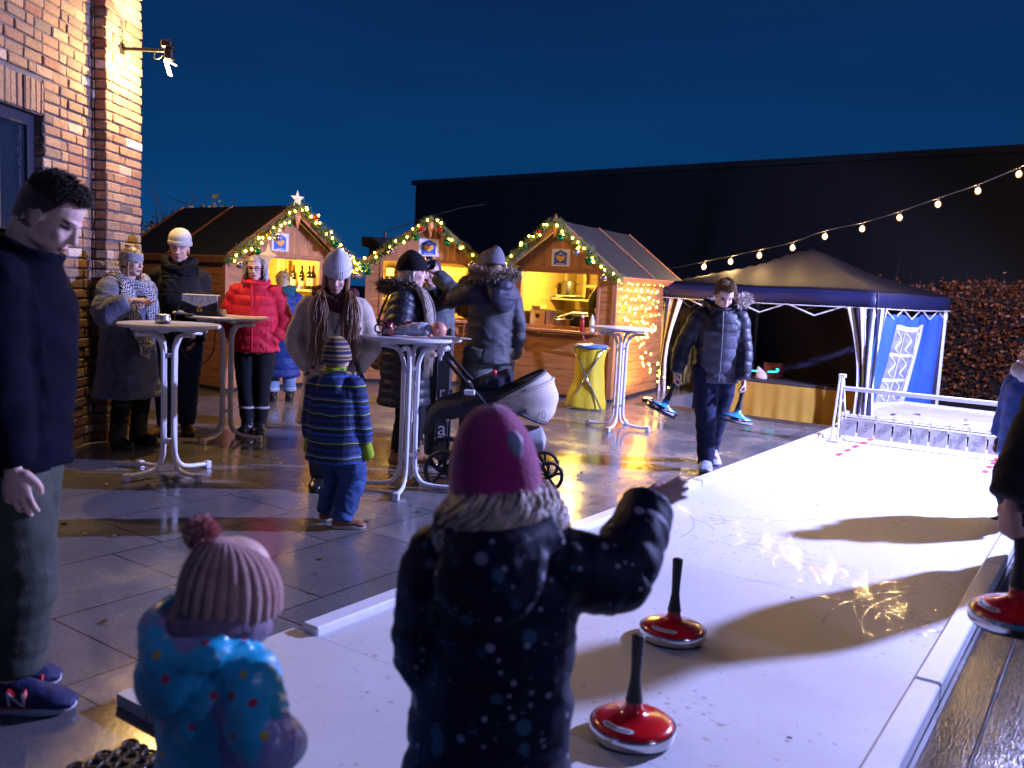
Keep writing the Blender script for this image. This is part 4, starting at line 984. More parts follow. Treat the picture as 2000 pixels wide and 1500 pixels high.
# things on the counter
q = at(1487, 733, 12.90)
o = thing('paper_bag', 'small crumpled pale paper bag on the yellow counter', 'bag', (q.x, q.y, H_-.398), ang); V, F = loft([(0, 0, 0), (0, 0, .03), (0, 0, .08), (0, 0, .11), (.01, 0, .125)], [(.085, .05), (.088, .05), (.08, .04), (.09, .03), (.08, .012)], n=12, side=(1, 0, 0), sub=3); mb = MB(); mb.add(V, F); mb.build('paper_body', mat('bag_paper', (.62, .50, .44), .7, bump=.8, bs=30), o, smooth=True)
cyan = mat('cyan_glow', (.05, .8, .8), .4, emit=2.2, ecol=(.02, .75, .70))
for lab, pts in (('cyan glowing light stick left of the paper bag', [(1463, 724), (1470, 724), (1478, 725)]), ('bent cyan glowing light stick right of the paper bag', [(1500, 726), (1509, 726), (1517, 726), (1520, 722), (1516, 721)])):
    W_ = [at(px, py, 13.02-1.15*(px-1460)/212) for px, py in pts]; o = thing('light_stick', lab, 'glow stick', W_[0], 0, 'cyan glow sticks on the counter'); mb = MB(); mb.tube([p-W_[0] for p in W_], .012, 6, sub=3); mb.build('glow_tube', cyan, o, smooth=True)
q = at(1506, 722, 13.1); o = thing('red_box', 'dark red box behind the glowing stick on the counter', 'box', (q.x, q.y, H_-.398), ang); mb = MB(); mb.rbox((-.12, 0, 0), (.14, .1, .2), .006); mb.build('carton', mat('dark_red', (.10, .008, .012), .5), o); mb = MB(); mb.rbox((-.125, -.005, .201), (.145, .105, .22), .005); mb.build('lid', mat('dark_red2', (.14, .03, .01), .5), o)

# ------------------------------------------------------------------ string of warm bulbs across the yard
px = [(1375, 521), (1427, 511), (1483, 499), (1548, 484), (1611, 462), (1684, 447), (1757, 425), (1832, 399), (1910, 373), (1990, 340)]
st = thing('string_lights', 'long cable of warm round bulbs rising over the gazebo to the right', 'string lights')
BP = []
for i, (x, y) in enumerate(px): BP.append(at(x, y, 14.0-.30*i))
mast_top = Vector((6.3, 6.9, 4.4))
for k in range(1, 9): f = k/9; BP.append(BP[9]+(mast_top-BP[9])*f+Vector((0, 0, -.18*math.sin(math.pi*f))))
bm_ = None
cab = [at(1240, 540, 14.4)+Vector((0, 0, .06)), at(1320, 531, 14.2)+Vector((0, 0, .07))]+[p+Vector((0, 0, .085)) for p in BP]+[mast_top]
mb = MB(); mb.tube(cab, .009, 6, sub=3); mb.build('cable', black, st, smooth=True)
V, F = ellipsoid((0, 0, 0), (.024, .024, .030), 14, 10); me_b = bpy.data.meshes.new('bulb'); me_b.from_pydata([tuple(v) for v in V], [], F); me_b.materials.append(glow); me_b.polygons.foreach_set('use_smooth', [True]*len(me_b.polygons))
me_g = bpy.data.meshes.new('halo_shell'); me_g.from_pydata([tuple(v) for v in ellipsoid((0, 0, 0), (.041, .041, .048), 16, 12)[0]], [], ellipsoid((0, 0, 0), (1, 1, 1), 16, 12)[1]); me_g.polygons.foreach_set('use_smooth', [True]*len(me_g.polygons))
Gm = bpy.data.materials.new('amber_halo'); Gm.use_nodes = True; gt = Gm.node_tree; gt.nodes.clear(); go_ = node(gt, 'ShaderNodeOutputMaterial'); gx = node(gt, 'ShaderNodeMixShader'); gx.inputs[0].default_value = .30; gtr = node(gt, 'ShaderNodeBsdfTransparent'); gtr.inputs[0].default_value = (1, .93, .8, 1); gem = node(gt, 'ShaderNodeEmission'); gem.inputs[0].default_value = (1, .46, .06, 1); gem.inputs[1].default_value = 2.2; lnk(gt, gtr.outputs[0], gx.inputs[1]); lnk(gt, gem.outputs[0], gx.inputs[2]); lnk(gt, gx.outputs[0], go_.inputs[0]); me_g.materials.append(Gm)  # glowing shell added round each bulb to imitate its amber halo
mbs = MB(); mbs.tube([(0, 0, .035), (0, 0, .088)], .017, 8)
me_s = None
for p in BP:
    o = bpy.data.objects.new('bulb', me_b); col.objects.link(o); o.parent = st; o.location = p
    g_ = bpy.data.objects.new('halo_shell', me_g); col.objects.link(g_); g_.parent = o
    if me_s is None: s_ = mbs.build('socket', black, o); me_s = s_.data
    else: s_ = bpy.data.objects.new('socket', me_s); col.objects.link(s_); s_.parent = o
# mast beside the lane that carries the string end and the cold floodlight
ms = thing('light_mast', 'tall dark mast at the right of the lane carrying a cold white floodlight', 'light mast', (6.3, 6.9, 0))
mb = MB(); mb.tube([(0, 0, 0), (0, 0, 4.5)], [.06, .04], 10); mb.rbox((-.2, -.2, 0), (.2, .2, .02), .004); mb.build('pole', black, ms)
dv = (Vector((3.4, 8.6, 0))-FLOOD_POS).normalized(); Mf = Matrix.Translation(FLOOD_POS-Vector((6.3, 6.9, 0))+dv*.12) @ dv.to_track_quat('-Z', 'Y').to_matrix().to_4x4()
mb = MB(); mb.rbox((-.2, -.14, .012), (.2, .14, .10), .012, Mf); mb.tube([(0, 0, 3.35), tuple(Mf @ Vector((0, 0, .1)))], .02, 6); fh = mb.build('floodlight', black, ms)
mb = MB(); mb.box((-.18, -.12, .002), (.18, .12, .010), Mf); mb.build('light_panel', mat('flood_panel', (.8, .85, 1), .4, emit=40, ecol=(.62, .62, 1)), fh)
lamp('flood_light', 'SPOT', FLOOD_POS-Vector((6.3, 6.9, 0))+dv*.16, FLOOD_W, FLOOD_COL, ms, .07, target=Vector((3.4, 8.6, .2))-Vector((6.3, 6.9, 0)), cone=172, blend=.15)

m2_ = thing('light_mast', 'unseen mast added behind the camera side with a weak cold fill floodlight', 'light mast', (FILL_POS.x, FILL_POS.y, 0))  # unseen floodlight added as weak fill for surfaces facing the camera
mb = MB(); mb.tube([(0, 0, 0), (0, 0, FILL_POS.z)], [.05, .035], 10); mb.rbox((-.2, -.2, 0), (.2, .2, .02), .004); mb.build('pole', black, m2_)
dv = (Vector((0, 5.5, .8))-FILL_POS).normalized(); Mf = T(0, 0, FILL_POS.z) @ Matrix.Translation(dv*.12) @ dv.to_track_quat('-Z', 'Y').to_matrix().to_4x4()
mb = MB(); mb.rbox((-.16, -.12, .012), (.16, .12, .09), .012, Mf); fh = mb.build('floodlight', black, m2_); mb = MB(); mb.box((-.14, -.10, .002), (.14, .10, .010), Mf); mb.build('light_panel', mat('flood_panel', (0, 0, 0)), fh)
lamp('flood_light', 'SPOT', Vector((0, 0, FILL_POS.z))+dv*.16, FILL_W, (.52, .48, 1.0), m2_, .10, target=Vector((0, 5.5, .8))-Vector((FILL_POS.x, FILL_POS.y, 0)), cone=110, blend=.6)
# ------------------------------------------------------------------ bag stand
bs_ = thing('bag_stand', 'wire stand holding a yellow bin bag with blue lid before the right stall', 'bin', (.97, 11.05, 0), R(-20))
mb = MB()
for s in (-1, 1):
    mb.tube([(-.22*s, -.17, .012), (.19*s, -.15, .76), (.2*s, .14, .77)], .011, 6); mb.tube([(-.22*s, .2, .012), (.18*s, .13, .74)], .011, 6)
mb.tube([(-.22, -.17, .012), (.22, -.17, .012)], .011, 6); mb.tube([(.19*math.cos(a), .16*math.sin(a), .765) for a in np.linspace(0, 6.28, 15)], .010, 6); mb.build('wire_frame', chrome, bs_, smooth=True)
V, F = loft([(0, 0, .77), (0, 0, .70), (0, 0, .5), (-.01, 0, .3), (-.04, 0, .12), (-.05, 0, .015)], [(.195, .165), (.19, .158), (.18, .145), (.20, .155), (.25, .19), (.26, .20)], n=28, side=(1, 0, 0), sub=4)
V = [np.array(v)*np.array([1+.08*math.sin(7*math.atan2(v[1], v[0]+.02)+2*v[2]*3), 1+.08*math.sin(5*math.atan2(v[1], v[0]+.02)), 1]) for v in V]; mb = MB(); mb.add(V, F); mb.build('bin_bag', mat('yellow_film', (.62, .48, .03), .3, bump=.6, bs=18, stretch=(3, 3, .6)), bs_, smooth=True)
mb = MB(); mb.lathe([(0, .775), (.215, .775), (.22, .79), (.2, .805), (0, .815)], 20); mb.build('lid', mat('blue_lid', (.05, .18, .6), .35), bs_, smooth=True)
# red folding prop under the counter
pr = thing('folding_prop', 'slanted red wooden prop under the right stall counter beside the bag stand', 'prop', h3.P(1.30, -.20, .0), h3.r.rotation_euler.z)
mb = MB(); mb.rbox((-.012, -.012, 0), (.012, .012, .36), .003, T(-.05, 0, .90) @ Matrix.Rotation(R(158), 4, 'Y')); mb.build('bar', mat('red_wood', (.35, .07, .03), .5), pr)
# ================================================================== PEOPLE
skin_m = mat('skin', (.55, .32, .24), .55, var=.08, vs=30, sss=.0)
skin_p = mat('skin_pale', (.70, .43, .34), .55, var=.08, vs=30)
eye_m = mat('eye_dark', (.03, .02, .018), .3); lip_m = mat('lip', (.36, .12, .10), .5); brow_m = mat('brow', (.11, .065, .04), .7)
nail_m = mat('red_nail', (.6, .03, .02), .2)
def ik(a, b, l1, l2, pole):
    a = np.array(a, float); b = np.array(b, float); d = b-a; L = np.linalg.norm(d)
    if L > (l1+l2)*.998: b = a+d/L*(l1+l2)*.998; d = b-a; L = np.linalg.norm(d)
    x = (l1*l1-l2*l2+L*L)/(2*L); h = math.sqrt(max(l1*l1-x*x, 0)); u = d/L; p = np.array(pole, float); p = nrm(p-u*(p@u))
    return a+u*x+p*h, b
def hand_parts(w, d, pn, L, sgn, curl=.35, grip=None):
    "palm, four fingers of unequal length and a thumb; w wrist, d finger direction, pn palm normal, sgn side of the thumb"
    d = nrm(d); pn = nrm(np.array(pn)-d*(np.array(pn)@d)); s = np.cross(d, pn)*sgn; w = np.array(w); out = []
    out.append(loft([w-d*.1*L, w+d*.08*L, w+d*.3*L, w+d*.5*L], [(.13*L, .11*L), (.15*L, .11*L), (.22*L, .10*L), (.225*L, .085*L)], n=12, side=s, sub=3))
    for i, (ln, rr) in enumerate(((.40, .052), (.45, .054), (.42, .052), (.33, .046))):
        b = w+d*(.47-.03*abs(i-1))*L+s*(.165-.11*i)*L; dd = d+s*(.10-.075*i); c = curl*(1+.12*i); P = [b-d*.06*L, b]; p = b
        for k, f in enumerate((.45, .31, .24)):
            a = c*(k+.6)*1.15; v = nrm(dd*math.cos(a)+pn*math.sin(a)); p = p+v*ln*f*L; P.append(p)
        out.append(loft(P, [rr*L*1.05, rr*L, rr*L*.97, rr*L*.9, rr*L*.72], n=8, sub=2))
    b = w+d*.14*L+s*.17*L; t1 = b+(d*.75+s*.55+pn*.25*(1+curl))*.19*L; t2 = t1+(d*.9+s*.12+pn*.45*(1+curl))*.16*L; t3 = t2+(d*.9-s*.15+pn*.5*curl)*.11*L
    out.append(loft([b-s*.05*L, b, t1, t2, t3], [.085*L, .085*L, .068*L, .058*L, .042*L], n=8, sub=2))
    return out
class Fig:
    def __init__(f, label, H, loc, facing, lean=0., twist=0., head=(0, 0, 0), hs=1., hands=None, elb=None, feet=None, fat=1., skin=None, hand=None, bow=0., sh=1., z=0., hip=.52, hsz=1.):
        f.H = s = H; f.fat = fat; fx, fy = facing
        f.root = thing('person', label, 'person', (loc[0], loc[1], z), math.atan2(-fx, fy)); f.rz = math.atan2(-fx, fy)
        up = np.array([bow, math.sin(lean), math.cos(lean)]); up = nrm(up); f.up = up
        rt = np.array([math.cos(twist), math.sin(twist), 0]); f.rt = nrm(rt-up*(rt@up)); f.fw = np.cross(up, f.rt)
        f.hipc = np.array([0, -.35*math.sin(lean)*.2*s, hip*s]); f.nb = f.hipc+up*.305*s; f.chest = f.hipc+up*.20*s
        f.S = {q: f.nb-up*.036*s+f.rt*(-.099 if q == 'L' else .099)*s*sh for q in 'LR'}
        hy, hp, hr = head
        Mh = Matrix.Rotation(f_ang(twist)+hy, 3, 'Z') @ Matrix.Rotation(-hp-lean*.5, 3, 'X') @ Matrix.Rotation(hr, 3, 'Y')
        f.hh = .134*s*hs; f.Rh = np.array(Mh); f.nt = f.nb+nrm(up+f.fw*.25)*.040*s
        f.hc = f.nt+f.Rh @ np.array([0, .10*f.hh, .46*f.hh])
        la, lf = .170*s, .150*s
        hands = hands or {}; elb = elb or {}; f.E = {}; f.Wr = {}; f.hand = hand or {}
        for q in 'LR':
            k = -1 if q == 'L' else 1
            tg = hands.get(q, (k*.145*s, .03*s, .475*s)); f.E[q], f.Wr[q] = ik(f.S[q], tg, la, lf, elb.get(q, (k*.35, -1, -.1)))
        feet = feet or {}; f.K = {}; f.A = {}; f.ft = {}
        for q in 'LR':
            k = -1 if q == 'L' else 1
            x, y, zz, yaw, pit = (list(feet.get(q, (k*.065*s, 0, 0, -k*.15, 0)))+[0]*5)[:5]; f.ft[q] = (x, y, zz, yaw, pit)
            hj = f.hipc+np.array([k*.052*s, 0, -.002*s]); f.K[q], f.A[q] = ik(hj, (x-math.sin(yaw)*-.0, y, zz+.045*s), .245*s, .232*s, (-math.sin(yaw)*.6, 1, .0)); f.__dict__['J'+q] = hj
        sk = skin or skin_m; f.skin = sk
        # continuous body: head with face, neck, trunk, limbs, hands
        P = []; hh = f.hh
        def he(c, r, n=14, m_=10):
            V, F = ellipsoid((0, 0, 0), r, n, m_); P.append(([f.hc+f.Rh @ ((np.array(c)+np.array(v))*hh) for v in V], F))
        he((0, -.07, .13), (.325, .415, .37), 20, 14); he((0, .08, -.13), (.262, .295, .36), 18, 12); he((0, .19, -.38), (.145, .145, .11)); he((0, .30, .10), (.21, .075, .05))
        for k in (-1, 1): he((k*.145, .23, -.12), (.10, .11, .10)); he((k*.315, -.03, -.04), (.035, .085, .14)); he((k*.20, .02, -.3), (.07, .16, .09))
        he((0, .35, -.25), (.095, .045, .03)); he((0, .345, -.30), (.08, .045, .028)); he((0, .425, -.115), (.062, .06, .048)); he((.045, .385, -.135), (.035, .04, .03)); he((-.045, .385, -.135), (.035, .04, .03))
        V, F = loft([(0, .335, .07), (0, .375, -.02), (0, .425, -.11)], [.045, .045, .052], n=8, sub=3); P.append(([f.hc+f.Rh @ (np.array(v)*hh) for v in V], F))
        P.append(loft([f.nb-up*.03*s, f.nb+up*.01*s, f.hc+f.Rh @ np.array([0, -.12*hh, -.25*hh])], [(.052*s, .045*s), (.035*s, .036*s), (.036*s, .04*s)], n=14, sub=4, side=f.rt))
        P.append(loft([f.hipc-up*.05*s, f.hipc, f.hipc+up*.1*s, f.chest, f.nb-up*.03*s, f.nb], [(.07*s, .05*s), (.078*s, .055*s), (.068*s, .05*s), (.085*s, .058*s), (.075*s, .045*s), (.035*s, .035*s)], n=16, side=f.rt, sub=3))
        for q in 'LR':
            k = -1 if q == 'L' else 1
            P.append(loft([f.nb-up*.035*s+f.rt*k*.04*s, f.S[q], f.E[q], f.Wr[q]], [.03*s, .03*s, .022*s, .0155*s], n=10, sub=4))
            P.append(loft([f.__dict__['J'+q]+np.array([0, 0, .03*s]), f.K[q], f.A[q], f.A[q]-np.array([0, 0, .03*s])], [.045*s, .03*s, .02*s, .022*s], n=10, sub=4))
            yaw = f.ft[q][3]; fd = np.array([-math.sin(yaw), math.cos(yaw), 0]); P.append(loft([f.A[q]-fd*.02*s-np.array([0, 0, .025*s]), f.A[q]+fd*.05*s-np.array([0, 0, .028*s]), f.A[q]+fd*.10*s-np.array([0, 0, .032*s])], [.02*s, .02*s, .014*s], n=8, sub=2))
            hd = f.hand.get(q, {}); d = hd.get('d', nrm(f.Wr[q]-f.E[q])); pn = hd.get('pn', (-k, 0, 0)); P += hand_parts(f.Wr[q], d, pn, .108*s*hsz, hd.get('s', -1 if q == 'L' else 1), hd.get('curl', .35))
        me = remesh(P, hd_vox(s), 2, .4)
        me.materials.append(sk); me.materials.append(eye_m); me.materials.append(lip_m); me.materials.append(brow_m); me.materials.append(nail_m)
        c = np.empty(len(me.polygons)*3); me.polygons.foreach_get('center', c); c = ((c.reshape(-1, 3)-f.hc) @ f.Rh)/hh; mi = np.zeros(len(c), int)
        fr = c[:, 1] > .18
        for k in (-1, 1):
            mi[fr & (((c[:, 0]-k*.138)/.062)**2+((c[:, 2]-.015)/.026)**2 < 1)] = 1; mi[fr & (((c[:, 0]-k*.145)/.085)**2+((c[:, 2]-.095-.02*(1-abs(c[:, 0]-k*.14)/.1))/.018)**2 < 1)] = 3
        mi[fr & ((c[:, 0]/.095)**2+((c[:, 2]+.275)/.032)**2 < 1)] = 2; mi[fr & ((c[:, 0]/.085)**2+((c[:, 2]+.276)/.008)**2 < 1)] = 1
        me.polygons.foreach_set('material_index', mi.astype(np.int32))
        o = bpy.data.objects.new('body', me); col.objects.link(o); o.parent = f.root; me.polygons.foreach_set('use_smooth', [True]*len(me.polygons)); f.body = o
    def hl(f, p): return f.hc+f.Rh @ (np.array(p, float)*f.hh)
    def bones(f):
        return [(f.hipc, f.nb), (f.S['L'], f.E['L']), (f.E['L'], f.Wr['L']), (f.S['R'], f.E['R']), (f.E['R'], f.Wr['R'])]
    def legb(f): return [(f.__dict__['J'+q], f.K[q]) for q in 'LR']+[(f.K[q], f.A[q]) for q in 'LR']
    def cloth(f, name, parts, m_, bones, vox=.011, it=4, wr=.008, wf=11., quilt=None, wz=2.2, parent=None, seams=None):
        me = remesh(parts, vox, it); v = getv(me); n = getn(me)
        best = np.full(len(v), 1e9); tt = np.zeros(len(v)); dr = np.zeros_like(v); bi = np.zeros(len(v), int)
        for i, (a, b) in enumerate(bones):
            d = b-a; L = np.linalg.norm(d); u = d/L; t = np.clip((v-a) @ u, -.5*L if i == 0 else 0, L*1.0); q = np.linalg.norm(v-(a+np.outer(t, u)), axis=1)*(.62 if i == 0 and len(bones) == 5 else 1.); w_ = q < best
            best[w_] = q[w_]; tt[w_] = ((v-a) @ u)[w_]; dr[w_] = u; bi[w_] = i
        sd = hash(name+f.root.name) % 50+rng.rand()*9
        p = v+dr*((wz-1)*tt)[:, None]*.0
        qv = (v-dr*((v*dr).sum(1))[:, None])*wf*.55+dr*(tt*wf*wz*.5)[:, None]
        h = vnoise(qv+sd)*.6+vnoise(qv*2.1+sd+5)*.35
        h = -np.abs(h)*1.3+.35+.25*vnoise(v*wf*.35+sd)
        disp = h*wr
        if quilt:
            per, amp = quilt; ph = np.where(bi == 0, v[:, 2], tt); disp += (np.abs(np.sin(math.pi*ph/per))**.55-.6)*amp
            disp += .16*amp*vnoise(v*np.array([45, 45, 60]))
        v = v+n*disp[:, None]; v[:, 2] = np.maximum(v[:, 2], .004); setv(me, v)
        return link(name, me, m_, parent or f.root, smooth=True, fix=False)
    def jacket(f, m_, hem=.42, t=.014, flare=1., waist=1., sl=1., cuff=.97, collar=.03, quilt=None, wr=.009, vox=.011, hood=None, split=None, name='jacket', colr=1., belly=0., wf=11.):
        s = f.H; k = f.fat; up = f.up; P = []
        lv = [(hem, .102*flare, .082*flare), ((hem+.52)/2 if hem < .5 else .515, .100*(1+flare)/2, .08*(1+flare)/2), (.56, .092*waist, .072*waist+belly), (.64, .092*waist, .072*waist+belly*.6), (.72, .104, .076), (.765, .103, .068), (.795, .080, .055), (.818, .052, .048)]
        pts = []; rr = []
        for z, a, b in lv:
            p = f.hipc+up*(z-.52)*s if z >= .52 else np.array([f.hipc[0], f.hipc[1], z*s+f.hipc[2]-.52*s])
            pts.append(p); rr.append((a*s*k+t, b*s*k+t))
        if collar: pts += [f.nb+up*.008*s, f.nb+(up*.9+f.fw*.2)*(.008*s+collar*s*.62)]; rr += [(.044*s*colr+t*.5, .044*s*colr+t*.5), (.045*s*colr+t*.5, .047*s*colr+t*.5)]
        P.append(loft(pts, rr, n=28, side=f.rt, sub=4, dome=.05))
        for q in 'LR':
            S, E, W_ = f.S[q], f.E[q], f.Wr[q]; c = E+(W_-E)*cuff; kk = -1 if q == 'L' else 1
            P.append(loft([f.nb-up*.05*s+f.rt*kk*.05*s, S+up*.0*s, S+(E-S)*.5, E, E+(W_-E)*.5, c], [.034*s*k+t*.4, .033*s*k*sl+t*.7, .0315*s*k*sl+t*.8, .0285*s*k*sl+t*.8, .027*s*k*sl+t*.8, (.0225*sl*s*k+t*.6)], n=16, sub=4, dome=.05))
        if hood: P += hood(f)
        return f.cloth(name, P, m_, f.bones(), vox=vox, quilt=quilt, wr=wr, wf=wf)
    def trousers(f, m_, t=.008, ank=.034, knee=.046, thigh=.068, wr=.009, name='trousers', vox=.011, cut=.02, wf=11.):
        s = f.H; k = f.fat; P = [loft([f.hipc+np.array([0, 0, .045*s]), f.hipc, f.hipc-np.array([0, 0, .055*s])], [(.088*s*k, .07*s*k), (.098*s*k, .078*s*k), (.08*s*k, .066*s*k)], n=20, side=f.rt, sub=3)]
        for q in 'LR':
            J, K, A = f.__dict__['J'+q], f.K[q], f.A[q]; e_ = A+nrm(K-A)*(-.012*s+cut*s)
            P.append(loft([J+np.array([0, 0, .02*s]), J+(K-J)*.5, K, K+(A-K)*.5, e_], [thigh*s*k+t, (thigh+knee)*.5*s*k+t, knee*s*k+t, (knee*.55+ank*.45)*s*k+t, ank*s*k+t], n=16, sub=4, dome=.05))
        return f.cloth(name, P, m_, f.legb(), wr=wr, vox=vox, wf=wf, wz=2.6)
    def shoe(f, q, m_, sole_m, L=.155, w_=.030, shaft=.0, sole=.016, shaft_r=.036, name='shoe', hgt=.047, toe=.0):
        s = f.H; x, y, zz, yaw, pit = f.ft[q]; A = f.A[q]
        Mx = Matrix.Translation(Vector((A[0], A[1], A[2]-.045*s))) @ rotz(yaw) @ Matrix.Rotation(pit, 4, 'X')
        tr = lambda r: ([np.array(Mx @ Vector(tuple(p))) for p in r[0]], r[1])
        hl_, tl = -.042*s, (L-.042)*s; zc = .0
        P = [tr(loft([(0, hl_, .028*s), (0, hl_+.02*s, .032*s), (0, 0, .034*s), (0, .045*s, .030*s), (0, tl-.025*s, .022*s), (0, tl, .017*s)], [(.018*s, .018*s), (w_*.86*s, .028*s), (w_*.92*s, .031*s), (w_*s, .026*s), (w_*1.02*s, .018*s), (w_*.6*s, .010*s)], n=16, side=(1, 0, 0), sub=4))]
        P.append(tr(loft([(0, -.006*s, .03*s), (0, -.010*s, hgt*s+.012*s)], [(.030*s, .034*s), (.028*s, .031*s)], n=14, side=(1, 0, 0))))
        if shaft:
            K = f.K[q]; e_ = A+nrm(K-A)*shaft*s; P.append(loft([A-np.array([0, 0, .015*s]), A+(e_-A)*.4, e_], [shaft_r*.95*s, shaft_r*.92*s, shaft_r*s], n=14, sub=3, dome=.05))
        me = remesh(P, .0055, 4); v = getv(me); v += getn(me)*(.0022*vnoise(v*np.array([40, 40, 60])+3))[:, None]; setv(me, v); o = link(name, me, m_, f.root, smooth=True, fix=False)
        mb = MB(); n_ = 28; ring = []
        for i in range(n_):
            a = 2*math.pi*i/n_; yy = math.cos(a); xx = math.sin(a); yl = (hl_+tl)/2+(tl-hl_)/2*1.03*np.sign(yy)*abs(yy)**.8; ww = w_*1.06*s*(1.0 if yy > -.2 else .9)*np.sign(xx)*abs(xx)**.75*(1-.10*math.exp(-((yl-.02*s)/(.03*s))**2)); ring.append((ww, yl))
        zs = (.0015, .004, sole*s*.9, sole*s)
        V = [Mx @ Vector((a*(.96, 1, 1, .96)[j], b*(.985, 1, 1, .985)[j]+(hl_+tl)/2*(.015, 0, 0, .015)[j], z+(toe*s*max(0, (b-.4*tl)/tl)**2))) for j, z in enumerate(zs) for a, b in ring]
        F = [(j*n_+i, j*n_+(i+1) % n_, (j+1)*n_+(i+1) % n_, (j+1)*n_+i) for j in range(3) for i in range(n_)]+[tuple(reversed(range(n_))), tuple(3*n_+i for i in range(n_))]
        mb.add(V, F); mb.build('sole', sole_m, o, smooth=True, ang=50); f.shM = Mx; return o
    def shoes(f, m_, sole_m, **k): return [f.shoe(q, m_, sole_m, **k) for q in 'LR']
    def headshell(f, name, prof, m_, n=96, rib=0, ribn=24, fn=None, parent=None, noise=.0, thick=True, nf=8):
        "surface of revolution round the head: prof rows (z, rx, ry, y offset) in head heights, from brim to crown"
        P = catmull(prof, 5); V = []; F = []; N = len(P)
        for j, (z, rx, ry, yo) in enumerate(P):
            for i in range(n):
                a = 2*math.pi*i/n; k = 1+rib*abs(math.sin(ribn*a/2)) - rib*.5 if rib else 1
                p = np.array([max(rx, .002)*math.cos(a)*k, max(ry, .002)*math.sin(a)*k+yo, z])
                if fn is not None: p = fn(p, a, j/(N-1))
                V.append(f.hl(p))
        for j in range(N-1):
            for i in range(n): F.append((j*n+i, j*n+(i+1) % n, (j+1)*n+(i+1) % n, (j+1)*n+i))
        F.append(tuple((N-1)*n+i for i in range(n)))
        me = bpy.data.meshes.new(name); me.from_pydata([tuple(v) for v in V], [], F); me.update()
        if noise: v = getv(me); v += getn(me)*(noise*f.hh*vnoise(v*nf/f.hh*.2+f.H*9))[:, None]; setv(me, v)
        return link(name, me, m_, parent or f.root, smooth=True)
    def beanie(f, m_, z0=-.02, top=.62, w_=.385, d=.475, cuff=.2, rib=.0, ribn=40, peak=0., fn=None, noise=.02, back=-.07, name='beanie', tilt=.0):
        tl = lambda p, a, t: (np.array([p[0], p[1], p[2]-tilt*(p[1])]) if fn is None else fn(np.array([p[0], p[1], p[2]-tilt*p[1]]), a, t))
        w_ *= 1.13; d *= 1.08
        if ribn and rib > .05: nn_ = 208
        pr = [(z0+.05, w_*.86, d*.88, back), (z0, w_*.97, d*.97, back), (z0+.02, w_*1.02, d*1.01, back)]
        if cuff: pr += [(z0+cuff*.5, w_*1.05, d*1.04, back), (z0+cuff, w_*1.03, d*1.01, back), (z0+cuff+.01, w_*1.0, d*.98, back)]
        h = top-(z0+cuff)
        for k in (.35, .62, .82, .94, 1.): q = math.sqrt(max(0, 1-k**2.3)) if not peak else (1-k**1.5)**.72; pr.append((z0+cuff+h*k, w_*1.02*q+.002, d*1.0*q+.002, back-.02*k))
        return f.headshell(name, pr, m_, rib=rib, ribn=ribn, fn=tl, noise=noise, n=208 if rib else 72)
    def strands(f, name, lines, r0, r1, m_, parent=None, n=5):
        mb = MB()
        for L_ in lines:
            k = len(L_); mb.tube(L_, [r0*(.6 if i == 0 else 1)*(1-i/(k-1))+r1*(i/(k-1)) for i in range(k)], n, sub=3)
        return mb.build(name, m_, parent or f.root, smooth=True, fix=False)
    def long_hair(f, m_, length=1.6, n=170, a0=50, a1=310, wave=.05, r=.010, front=None, top=.30, out=.02, name='hair', flow=(0, 0)):
        "locks that leave the scalp, follow the skull and fall; angle 0 is the face"
        L = []
        for i in range(n):
            a = R(random.uniform(a0, a1)); z0 = random.uniform(-.05, top); sa, ca = math.sin(a), math.cos(a); q = math.sqrt(max(.15, 1-((z0-.13)/.42)**2))
            ln = length*random.uniform(.8, 1.05); P = []; w0 = random.uniform(0, 6.28); j = random.gauss(0, .02)
            for t in np.linspace(0, 1, 8):
                z = z0-t*ln; rr = 1.04+j+out*math.sin(t*3)+(.25*max(0, t-.35) if z < -.45 else 0)
                x = (.335*q if t == 0 else .345)*sa*rr; y = -.07+(.42*q if t == 0 else .43)*ca*rr
                if z < -.35: y = y*(1-.12*min(1, (-.35-z)*2))
                w = wave*t; P.append(f.hl((x+w*math.sin(t*9+w0)+flow[0]*t*t, y+w*math.cos(t*8+w0)+flow[1]*t*t, z)))
            L.append(P)
        return f.strands(name, L, r*random.uniform(.8, 1.1)*f.hh/.22, r*.35, m_)
    def front_locks(f, m_, side, n=60, ln=.30, r=.0042, spread=.05, name='long_locks'):
        s = f.H; L = []
        for i in range(n):
            j = random.gauss(0, 1.3); q = max(-.7, min(1., random.gauss(.1, .45))); k = random.uniform(.7, 1.08); wv = random.gauss(0, .012); b = f.nb+f.rt*side*(.058+spread*q*.5)*s
            L.append([f.hl((side*.33, .03+.05*q, -.02)), f.hl((side*.345, .07+.05*q, -.35)), b+f.fw*(.075+.006*j)*s+f.up*.02*s, b+f.fw*(.112+.006*j)*s-f.up*.07*s*k+f.rt*(side*spread*q*.3+wv)*s, b+f.fw*(.125+.006*j)*s-f.up*ln*.62*s*k+f.rt*side*spread*q*.5*s, b+f.fw*(.125+.006*j)*s-f.up*ln*s*k+f.rt*side*spread*q*.8*s])
        return f.strands(name, L, r*f.hh/.22, r*.35, m_)
